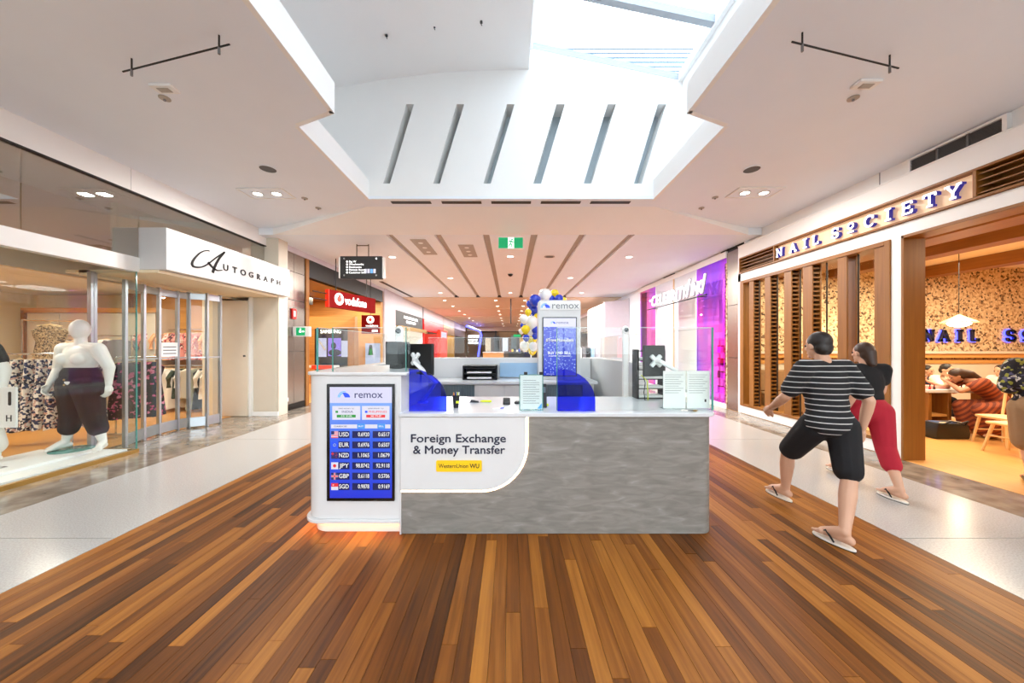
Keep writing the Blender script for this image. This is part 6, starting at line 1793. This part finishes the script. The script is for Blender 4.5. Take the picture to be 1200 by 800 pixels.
def head_parts(c_, fw, s=1.0):
    """skull, jaw, nose, ears; c_ head centre, fw direction of gaze"""
    c_ = V(c_); fw = V(fw).normalized(); sd = fw.cross(V((0, 0, 1))).normalized(); up = sd.cross(fw).normalized()
    R = Matrix((sd, fw, up)).transposed()
    out = [('e', c_ + up * .02 * s, (.075 * s, .093 * s, .095 * s), R), ('e', c_ + fw * .02 * s - up * .045 * s, (.058 * s, .072 * s, .072 * s), R)]
    out += chain([c_ + fw * .085 * s + up * .01 * s, c_ + fw * .112 * s - up * .022 * s], [.009 * s, .015 * s])
    out += [('e', c_ + fw * .092 * s - up * .062 * s, (.024 * s, .012 * s, .008 * s), R), ('e', c_ + fw * .08 * s - up * .095 * s, (.025 * s, .02 * s, .018 * s), R)]
    for k_ in (-1, 1):
        out.append(('e', c_ + sd * k_ * .076 * s - up * .008 * s, (.010 * s, .02 * s, .032 * s), R))
        out.append(('e', c_ + sd * k_ * .04 * s + fw * .07 * s - up * .025 * s, (.02 * s, .016 * s, .016 * s), R))
    return out
def eyes_mesh(c_, fw, s=1.0):
    c_ = V(c_); fw = V(fw).normalized(); sd = fw.cross(V((0, 0, 1))).normalized()
    b = MB()
    for k_ in (-1, 1): b.ball(c_ + sd * k_ * .031 * s + fw * .088 * s + V((0, 0, .005 * s)), .010 * s, 10, 8)
    return b
def torso_parts(pel, ch, nk, sdir, s=1.0, bust=0, wide=1.0):
    """pelvis, waist, rib cage, shoulders; sdir = sideways direction (left to right)"""
    pel, ch, nk, sd = V(pel), V(ch), V(nk), V(sdir).normalized()
    up = (nk - pel).normalized(); fw = up.cross(sd).normalized()
    R = Matrix((sd, fw, up)).transposed()
    out = [('e', pel, (.165 * s * wide, .115 * s * wide, .13 * s), R), ('e', pel + (ch - pel) * .45, (.140 * s * wide, .10 * s * wide, .16 * s), R),
           ('e', ch, (.165 * s * wide, .11 * s * wide, .19 * s), R), ('e', ch + up * .1 * s, (.18 * s * wide, .095 * s, .09 * s), R)]
    if bust:
        for k_ in (-1, 1): out.append(('e', ch + sd * k_ * .08 * s * wide + fw * .085 * s * wide + up * .0, (.08 * s, .065 * s, .075 * s), R))
    return out
def person(name, label, J, voxel=.008, skin='skin', cat='person', barefoot=True, s=1.0, feet=True, hands=True, bust=0, wide=1.0, head=True, loc=None, eyes=True):
    """J: pel, ch, nk, hd (head centre), fw (gaze), sd (sideways), sl/el/wl, sr/er/wr arms, hl/kl/al, hr/kr/ar legs, fl/fr foot directions, pl/pr palm normals"""
    t_ = thing(name, label, cat, loc or (J['pel'][0], J['pel'][1], 0))
    P = torso_parts(J['pel'], J['ch'], J['nk'], J['sd'], s, bust, wide)
    P += chain([V(J['ch']) + (V(J['nk']) - V(J['ch'])) * .5, J['nk'], V(J['nk']) + (V(J['hd']) - V(J['nk'])) * .6], [.075 * s, .056 * s, .052 * s])
    if head: P += head_parts(J['hd'], J['fw'], s)
    for a in 'lr':
        P += chain([J['s' + a], V(J['s' + a]) * .5 + V(J['e' + a]) * .5, J['e' + a]], [.062 * s * wide, .052 * s * wide, .042 * s])
        P += chain([J['e' + a], V(J['e' + a]) * .65 + V(J['w' + a]) * .35, J['w' + a]], [.042 * s, .042 * s * wide, .027 * s])
        P += chain([V(J['nk']) - V((0, 0, .05 * s)), J['s' + a]], [.055 * s, .058 * s])
        if hands: P += hand(J['w' + a], J['e' + a], J['p' + a], s)
        P += chain([J['h' + a], V(J['h' + a]) * .5 + V(J['k' + a]) * .5, J['k' + a]], [.098 * s * wide, .082 * s * wide, .058 * s])
        P += chain([J['k' + a], V(J['k' + a]) * .68 + V(J['a' + a]) * .32, J['a' + a]], [.055 * s, .06 * s, .036 * s])
        if feet: P += foot_parts(J['a' + a], J['f' + a], s, barefoot)
    link('body', blob_mesh(P, voxel, skin), t_)
    if head and eyes:
        eyes_mesh(J['hd'], J['fw'], s).build('eyes', 'hair_dark' if skin != 'mannequin_white' else 'mannequin_white', t_)
    return t_
def shirt(t_, J, m, s=1.0, wide=1.0, sleeve=.5, low=.0, grow=.018, name='shirt', bust=0, voxel=.011):
    P = []
    for p in torso_parts(J['pel'], J['ch'], J['nk'], J['sd'], s, bust, wide):
        P.append(('e', p[1], tuple(q + grow for q in p[2]), p[3]))
    if low: P.append(('e', V(J['pel']) - V((0, 0, low)), (.175 * s * wide + grow, .125 * s * wide + grow, .12), None))
    for a in 'lr':
        P += chain([V(J['nk']) - V((0, 0, .055 * s)), J['s' + a]], [.056 * s + grow, .06 * s * wide + grow])
        if sleeve > 0:
            e = V(J['s' + a]) + (V(J['e' + a]) - V(J['s' + a])) * min(sleeve, 1)
            P += chain([J['s' + a], e], [.062 * s * wide + grow, .056 * s * wide + grow])
            if sleeve > 1:
                P += chain([J['e' + a], V(J['e' + a]) + (V(J['w' + a]) - V(J['e' + a])) * (sleeve - 1)], [.048 * s + grow, .036 * s + grow])
    return link(name, blob_mesh(P, voxel, m), t_)
def shorts(t_, J, m, s=1.0, wide=1.0, leg=.6, grow=.02, name='shorts', voxel=.011):
    P = [('e', V(J['pel']), (.17 * s * wide + grow, .12 * s * wide + grow, .13 * s + grow), None)]
    for a in 'lr':
        if leg <= 1:
            P += chain([J['h' + a], V(J['h' + a]) + (V(J['k' + a]) - V(J['h' + a])) * leg], [.105 * s * wide + grow, .085 * s * wide + grow])
        else:
            P += chain([J['h' + a], J['k' + a], V(J['k' + a]) + (V(J['a' + a]) - V(J['k' + a])) * (leg - 1)], [.105 * s * wide + grow, .07 * s * wide + grow, .065 * s + grow])
    return link(name, blob_mesh(P, voxel, m), t_)
def hair(t_, J, m, s=1.0, length=0, name='hair', back=None):
    c_ = V(J['hd']); fw = V(J['fw']).normalized(); sd = fw.cross(V((0, 0, 1))).normalized(); up = sd.cross(fw).normalized(); R = Matrix((sd, fw, up)).transposed()
    P = [('e', c_ - fw * .018 * s + up * .038 * s, (.086 * s, .094 * s, .09 * s), R), ('e', c_ - fw * .045 * s - up * .02 * s, (.078 * s, .06 * s, .075 * s), R)]
    if back:
        for pts, rs in back: P += chain(pts, rs)
    elif length: P += chain([c_ - fw * .06 * s, c_ - fw * .09 * s - V((0, 0, length))], [.07 * s, .05 * s])
    return link(name, blob_mesh(P, .010, m, 1), t_)
def thong(t_, an, d, side, s=1.0, strap='black_matt', name='sandal'):
    """flip-flop: rounded sole and a forked strap under the foot"""
    an = V(an); d = V(d).normalized(); sd = d.cross(V((0, 0, 1)))
    z0 = an.z - .118 * s
    pts = []
    for i in range(24):
        a = 2 * PI * i / 24
        u = .075 * s + .15 * s * math.cos(a); v = .05 * s * math.sin(a) * (1.0 + .18 * math.cos(a))
        pts.append((an + d * u + sd * v))
    b = MB(); b.prism([(p.x, p.y) for p in pts], z0, z0 + .016)
    so = b.build(name, 'sole_white', t_, bev=.003)
    MB().prism([(p.x, p.y) for p in pts], z0 - .004, z0).build('outsole', 'rubber', so)
    tp = an + d * .175 * s - sd * .012 * s; tp.z = z0 + .03
    for k_ in (-1, 1):
        q = an + d * .045 * s + sd * k_ * .045 * s; q.z = z0 + .02
        mid = an + d * .11 * s + sd * k_ * .03 * s; mid.z = z0 + .085 * s
        MB().tube([tp, mid, q], [.006, .009, .007], 6).build('strap', strap, so)
    return so

# ---- walker in the striped jersey, seen from behind
bx, by = 2.78, 2.98
JA = dict(pel=(bx, by, .95), ch=(bx + .0, by + .04, 1.25), nk=(bx, by + .05, 1.46), hd=(bx - .01, by + .09, 1.60), fw=(-.12, 1, -.08), sd=(1, 0, 0),
          sl=(bx - .19, by + .02, 1.40), el=(bx - .27, by + .13, 1.14), wl=(bx - .25, by + .33, 1.0), pl=(1, 0, .2),
          sr=(bx + .19, by + .06, 1.40), er=(bx + .27, by - .08, 1.13), wr=(bx + .27, by - .02, .88), pr=(-1, 0, 0),
          hl=(bx - .09, by + .03, .90), kl=(bx - .08, by + .34, .56), al=(bx - .04, by + .42, .19), fl=(-.1, 1, -.15),
          hr=(bx + .09, by - .03, .90), kr=(bx + .02, by - .16, .50), ar=(2.645, 2.70, .125), fr=(-.28, 1, 0))
A_ = person('person', 'walking person in a black striped jersey and black shorts with flip-flops, seen from behind', JA, .0065)
shirt(A_, JA, 'striped_jersey', sleeve=.72, low=.03, wide=1.08)
shorts(A_, JA, 'cloth_black', leg=.84, wide=1.0, grow=.016)
hair(A_, JA, 'hair_dark')
thong(A_, JA['ar'], JA['fr'], 1); thong(A_, JA['al'], JA['fl'], -1)
# ---- second walker in red three-quarter trousers, partly hidden
bx, by = 4.05, 3.85
JB = dict(pel=(bx, by, .90), ch=(bx, by + .03, 1.19), nk=(bx, by + .04, 1.39), hd=(bx, by + .07, 1.52), fw=(-.1, 1, -.05), sd=(1, 0, 0),
          sl=(bx - .16, by + .04, 1.33), el=(bx - .21, by - .04, 1.08), wl=(bx - .21, by + .06, .86), pl=(1, 0, 0),
          sr=(bx + .16, by, 1.33), er=(bx + .20, by + .06, 1.08), wr=(bx + .19, by + .22, .90), pr=(-1, 0, 0),
          hl=(bx - .085, by + .03, .86), kl=(bx - .06, by + .22, .49), al=(bx + .02, by + .32, .15), fl=(0, 1, -.1),
          hr=(bx + .085, by - .03, .86), kr=(bx + .05, by - .12, .48), ar=(4.0, 3.50, .12), fr=(-.02, 1, 0))
B_ = person('person', 'walking person in a dark top and red three-quarter trousers near the salon entrance', JB, .009, s=.96)
shirt(B_, JB, 'cloth_black', s=.96, sleeve=.5, low=0, grow=.014)
shorts(B_, JB, 'cloth_red', s=.96, leg=1.42, grow=.022, name='trousers')
hair(B_, JB, 'hair_brown', s=.96, length=.12)
thong(B_, JB['ar'], JB['fr'], 1, .96); thong(B_, JB['al'], JB['fl'], -1, .96)
# ---- shopper at the right edge, floral blouse and tan shorts
bx, by = 6.04, 3.86
JC = dict(pel=(bx, by, .93), ch=(bx - .02, by + .0, 1.2), nk=(bx + .03, by, 1.42), hd=(bx + .07, by, 1.56), fw=(.75, .6, -.1), sd=(.6, -.8, 0),
          sl=(bx - .09, by + .15, 1.36), el=(bx - .17, by + .15, 1.12), wl=(bx + .06, by + .2, 1.0), pl=(0, 0, 1),
          sr=(bx + .12, by - .14, 1.36), er=(bx + .1, by - .2, 1.1), wr=(bx + .28, by - .08, 1.0), pr=(0, 0, 1),
          hl=(bx - .06, by + .08, .88), kl=(bx - .03, by + .1, .48), al=(bx - .03, by + .08, .11), fl=(.7, .7, 0),
          hr=(bx + .06, by - .08, .88), kr=(bx + .06, by - .1, .48), ar=(bx + .02, by - .12, .11), fr=(.75, .6, 0))
C_ = person('person', 'person in a black and yellow floral blouse and tan shorts at the right picture edge', JC, .010, barefoot=False, wide=1.15)
shirt(C_, JC, 'floral_yellow', sleeve=.95, grow=.03, wide=1.2, bust=1)
shorts(C_, JC, 'cloth_tan', leg=.95, grow=.03, wide=1.15)
hair(C_, JC, 'hair_brown', length=.1)
for a in 'lr':
    an = V(JC['a' + a]); d_ = V(JC['f' + a]).normalized()
    link('shoe', blob_mesh(chain([an - d_ * .03 - V((0, 0, .06)), an + d_ * .08 - V((0, 0, .06)), an + d_ * .17 - V((0, 0, .07))], [.05, .046, .036]), .010, 'leather_black'), C_)
# ---- woman in the rust striped dress bending over the manicure table
bx, by = 8.58, 5.92
JD = dict(pel=(bx, by, .56), ch=(bx - .20, by + .12, .85), nk=(bx - .36, by + .20, 1.02), hd=(bx - .50, by + .26, 1.06), fw=(-.7, .45, -.6), sd=(.45, -.0 + .9, 0),
          sl=(bx - .20, by + .38, .98), el=(bx - .48, by + .48, .82), wl=(bx - .52, by + .58, .88), pl=(0, 0, 1),
          sr=(bx - .34, by + .02, .96), er=(bx - .60, by + .12, .80), wr=(bx - .56, by + .34, .94), pr=(0, 0, 1),
          hl=(bx - .05, by + .09, .52), kl=(bx - .45, by + .22, .52), al=(bx - .40, by + .15, .12), fl=(-1, .3, 0),
          hr=(bx - .05, by - .09, .52), kr=(bx - .46, by - .04, .50), ar=(bx - .30, by - .12, .12), fr=(-1, .2, 0))
JD['sd'] = (.35, .94, 0)
D_ = person('person', 'long-haired woman in a rust striped dress bending over the manicure table', JD, .010, skin='skin_tan', s=.95)
P = []
for p in torso_parts(JD['pel'], JD['ch'], JD['nk'], JD['sd'], .95): P.append(('e', p[1], tuple(q + .03 for q in p[2]), p[3]))
for a in 'lr':
    P += chain([JD['s' + a], V(JD['s' + a]) * .5 + V(JD['e' + a]) * .5], [.085, .08])
    P += chain([JD['h' + a], JD['k' + a], V(JD['k' + a]) * .3 + V(JD['a' + a]) * .7 + V((.03, 0, 0))], [.14, .12, .15])
P += chain([V((bx - .05, by, .5)), V((bx - .3, by + .02, .42)), V((bx - .28, by, .2))], [.16, .19, .2])
link('dress', blob_mesh(P, .012, 'rust_stripe'), D_)
hd = V(JD['hd'])
hair(D_, JD, 'hair_brown', back=[([hd + V((.02, 0, .05)), hd + V((.14, -.06, .02)), hd + V((.28, -.08, -.08)), hd + V((.40, -.06, -.22))], [.09, .085, .07, .03]), ([hd + V((.06, .06, .0)), hd + V((.22, .04, -.06)), hd + V((.36, .02, -.2))], [.08, .07, .03])])
# ---- masked nail technician across the table
bx, by = 9.1, 7.22
JE = dict(pel=(bx, by, .55), ch=(bx - .02, by - .05, .84), nk=(bx - .03, by - .08, 1.04), hd=(bx - .04, by - .13, 1.17), fw=(.1, -1, -.35), sd=(-1, 0, 0),
          sl=(bx + .17, by - .06, .98), el=(bx + .22, by - .2, .82), wl=(bx + .08, by - .42, .86), pl=(0, 0, 1),
          sr=(bx - .2, by - .06, .98), er=(bx - .26, by - .2, .82), wr=(bx - .12, by - .44, .86), pr=(0, 0, 1),
          hl=(bx + .08, by, .5), kl=(bx + .1, by - .1, .45), al=(bx + .1, by + .1, .12), fl=(0, -1, 0),
          hr=(bx - .1, by, .5), kr=(bx - .1, by - .1, .45), ar=(bx - .1, by + .1, .12), fr=(0, -1, 0))
for q in JE:
    if q not in ('fw', 'sd', 'pl', 'pr', 'fl', 'fr', 'al', 'ar', 'kl', 'kr'): JE[q] = (JE[q][0], JE[q][1], JE[q][2] - .07)
E_ = person('person', 'dark-haired nail technician in a cream top and white face mask', JE, .010, barefoot=False)
shirt(E_, JE, 'cloth_cream', sleeve=.9, grow=.02)
shorts(E_, JE, 'cloth_black', leg=1.8, name='trousers')
hair(E_, JE, 'hair_dark')
hd = V(JE['hd'])
link('face_mask', blob_mesh([('e', hd + V((.008, -.062, -.055)), (.062, .05, .05), None)], .008, 'cloth_white'), E_)
# stool for the technician
so_ = thing('salon_stool', 'black padded salon stool under the masked technician', 'stool', (9.1, 7.24, 0))
MB().lathe([(.17, .28), (.19, .30), (.19, .33), (.15, .35)], (9.1, 7.24, 0), 20).build('seat', 'leather_black', so_)
MB().tube([(9.1, 7.24, .06), (9.1, 7.24, .30)], .025, 10).build('column', 'chrome', so_)
MB().lathe([(.2, .003), (.2, .03), (.03, .06)], (9.1, 7.24, 0), 20).build('base', 'chrome', so_)
# ---- second technician at the left of the table and a client at the right
def bust_person(bx, by, zz, label, m, hm, fw, s=1.0):
    J = dict(pel=(bx, by, zz - .62), ch=(bx, by, zz - .33), nk=(bx, by, zz - .13), hd=(bx + fw[0] * .03, by + fw[1] * .03, zz), fw=fw, sd=(-fw[1], fw[0], 0) if abs(fw[1]) < .9 else (1 if fw[1] > 0 else -1, 0, 0),
             hl=(bx - .08, by, zz - .67), hr=(bx + .08, by, zz - .67))
    sdv = V(J['sd']).normalized(); f = V(fw).normalized()
    for a, k_ in (('l', -1), ('r', 1)):
        J['s' + a] = tuple(V((bx, by, zz - .19)) + sdv * k_ * .18); J['e' + a] = tuple(V((bx, by, zz - .42)) + sdv * k_ * .22 + f * .1)
        J['w' + a] = tuple(V((bx, by, zz - .40)) + sdv * k_ * .1 + f * .33); J['p' + a] = (0, 0, 1)
        J['k' + a] = tuple(V(J['h' + a]) + f * .4); J['a' + a] = tuple(V((J['h' + a][0], J['h' + a][1], .12)) + f * .38); J['f' + a] = tuple(f)
    p = person('person', label, J, .012, barefoot=False, s=s)
    shirt(p, J, m, sleeve=.8); shorts(p, J, 'cloth_navy', leg=1.8, name='trousers'); hair(p, J, hm)
    return p, J
bust_person(9.74, 8.0, 1.02, 'dark-haired person at the left end of the manicure table behind the door frame', 'cloth_navy', 'hair_dark', (.2, -1, -.2))
bust_person(10.95, 7.6, 1.05, 'dark-haired client in a white top seated to the right of the striped dress', 'cloth_white', 'hair_dark', (-1, .1, -.25))
for (x, y, lb) in ((9.74, 8.03, 'black padded stool at the left end of the table'), (10.97, 7.6, 'black padded stool under the client in white')):
    q = thing('salon_stool', lb, 'stool', (x, y, 0))
    MB().lathe([(.17, .20), (.19, .22), (.19, .25), (.15, .27)], (x, y, 0), 20).build('seat', 'leather_black', q)
    MB().tube([(x, y, .06), (x, y, .22)], .025, 10).build('column', 'chrome', q)
    MB().lathe([(.2, .004), (.2, .03), (.03, .06)], (x, y, 0), 20).build('base', 'chrome', q)
# ---- mannequins in the display window
bx, by = -6.14, 4.88
def mann(bx, by, label, rot=0.0):
    z = .115
    J = dict(pel=(bx, by, z + .98), ch=(bx, by, z + 1.30), nk=(bx, by, z + 1.53), hd=(bx, by - .01, z + 1.72), fw=(.25, -1, 0), sd=(-1, 0, 0),
             sr=(bx - .24, by, z + 1.44), er=(bx - .35, by + .03, z + 1.16), wr=(bx - .32, by - .10, z + .94), pr=(1, 0, 0),
             sl=(bx + .24, by, z + 1.44), el=(bx + .36, by + .04, z + 1.17), wl=(bx + .40, by + .0, z + .93), pl=(-1, 0, 0),
             hr=(bx - .1, by, z + .93), kr=(bx - .15, by + .02, z + .5), ar=(bx - .24, by + .02, z + .115), fr=(-.1, -1, 0),
             hl=(bx + .1, by, z + .93), kl=(bx + .2, by - .02, z + .5), al=(bx + .32, by - .0, z + .115), fl=(.6, -1, 0))
    t_ = thing('mannequin', label, 'mannequin', (bx, by, z))
    P = torso_parts(J['pel'], J['ch'], J['nk'], J['sd'], 1.1, 1, 1.25)
    P += chain([V(J['ch']) + V((0, 0, .12)), J['nk'], V(J['nk']) + V((0, 0, .12))], [.09, .065, .06])
    P += [('e', J['hd'], (.095, .115, .14), None)]
    for a in 'lr':
        P += chain([V(J['nk']) - V((0, 0, .06)), J['s' + a]], [.07, .085])
        P += chain([J['s' + a], J['e' + a]], [.09, .065]) + chain([J['e' + a], J['w' + a]], [.062, .036]) + hand(J['w' + a], J['e' + a], J['p' + a], 1.1)
        P += chain([J['h' + a], J['k' + a]], [.13, .085]) + chain([J['k' + a], V(J['k' + a]) * .65 + V(J['a' + a]) * .35, J['a' + a]], [.08, .08, .042])
        P += foot_parts(J['a' + a], J['f' + a], 1.08)
    link('body', blob_mesh(P, .009, 'mannequin_white'), t_)
    return t_, J
m1, JM = mann(bx, by, 'white plus-size mannequin in black wide trousers behind the shop window')
P = [('e', V(JM['pel']) + V((0, 0, .08)), (.235, .17, .19), None)]
for a in 'lr':
    P += chain([JM['h' + a], JM['k' + a], V(JM['k' + a]) * .5 + V(JM['a' + a]) * .5], [.178, .125, .11])
link('trousers', blob_mesh(P, .012, 'cloth_black'), m1)
for q in (0, .07): MB().ball((bx + .0, by - .185, 1.13 - q), (.014, .008, .014), 10, 6).build('button', 'brass', m1)
MB().lathe([(.22, 0), (.22, .010), (.2, .012)], (bx - .12, by - .0, .1155), 28).build('base_plate', 'teal_edge', m1)
MB().tube([(bx - .24, by + .09, .12), (bx - .24, by + .1, .4)], .008, 8).build('support_rod', 'chrome', m1)
bx2, by2 = -6.80, 4.30
m2, JN = mann(bx2, by2, 'white mannequin in a black spotted top at the left picture edge')
shirt(m2, JN, 'cloth_black', s=1.12, wide=1.25, sleeve=.5, bust=1)
P = [('e', V(JN['pel']), (.23, .17, .18), None)]
for a in 'lr': P += chain([JN['h' + a], JN['k' + a], V(JN['k' + a]) * .3 + V(JN['a' + a]) * .7], [.16, .13, .12])
link('trousers', blob_mesh(P, .012, 'cloth_white'), m2)
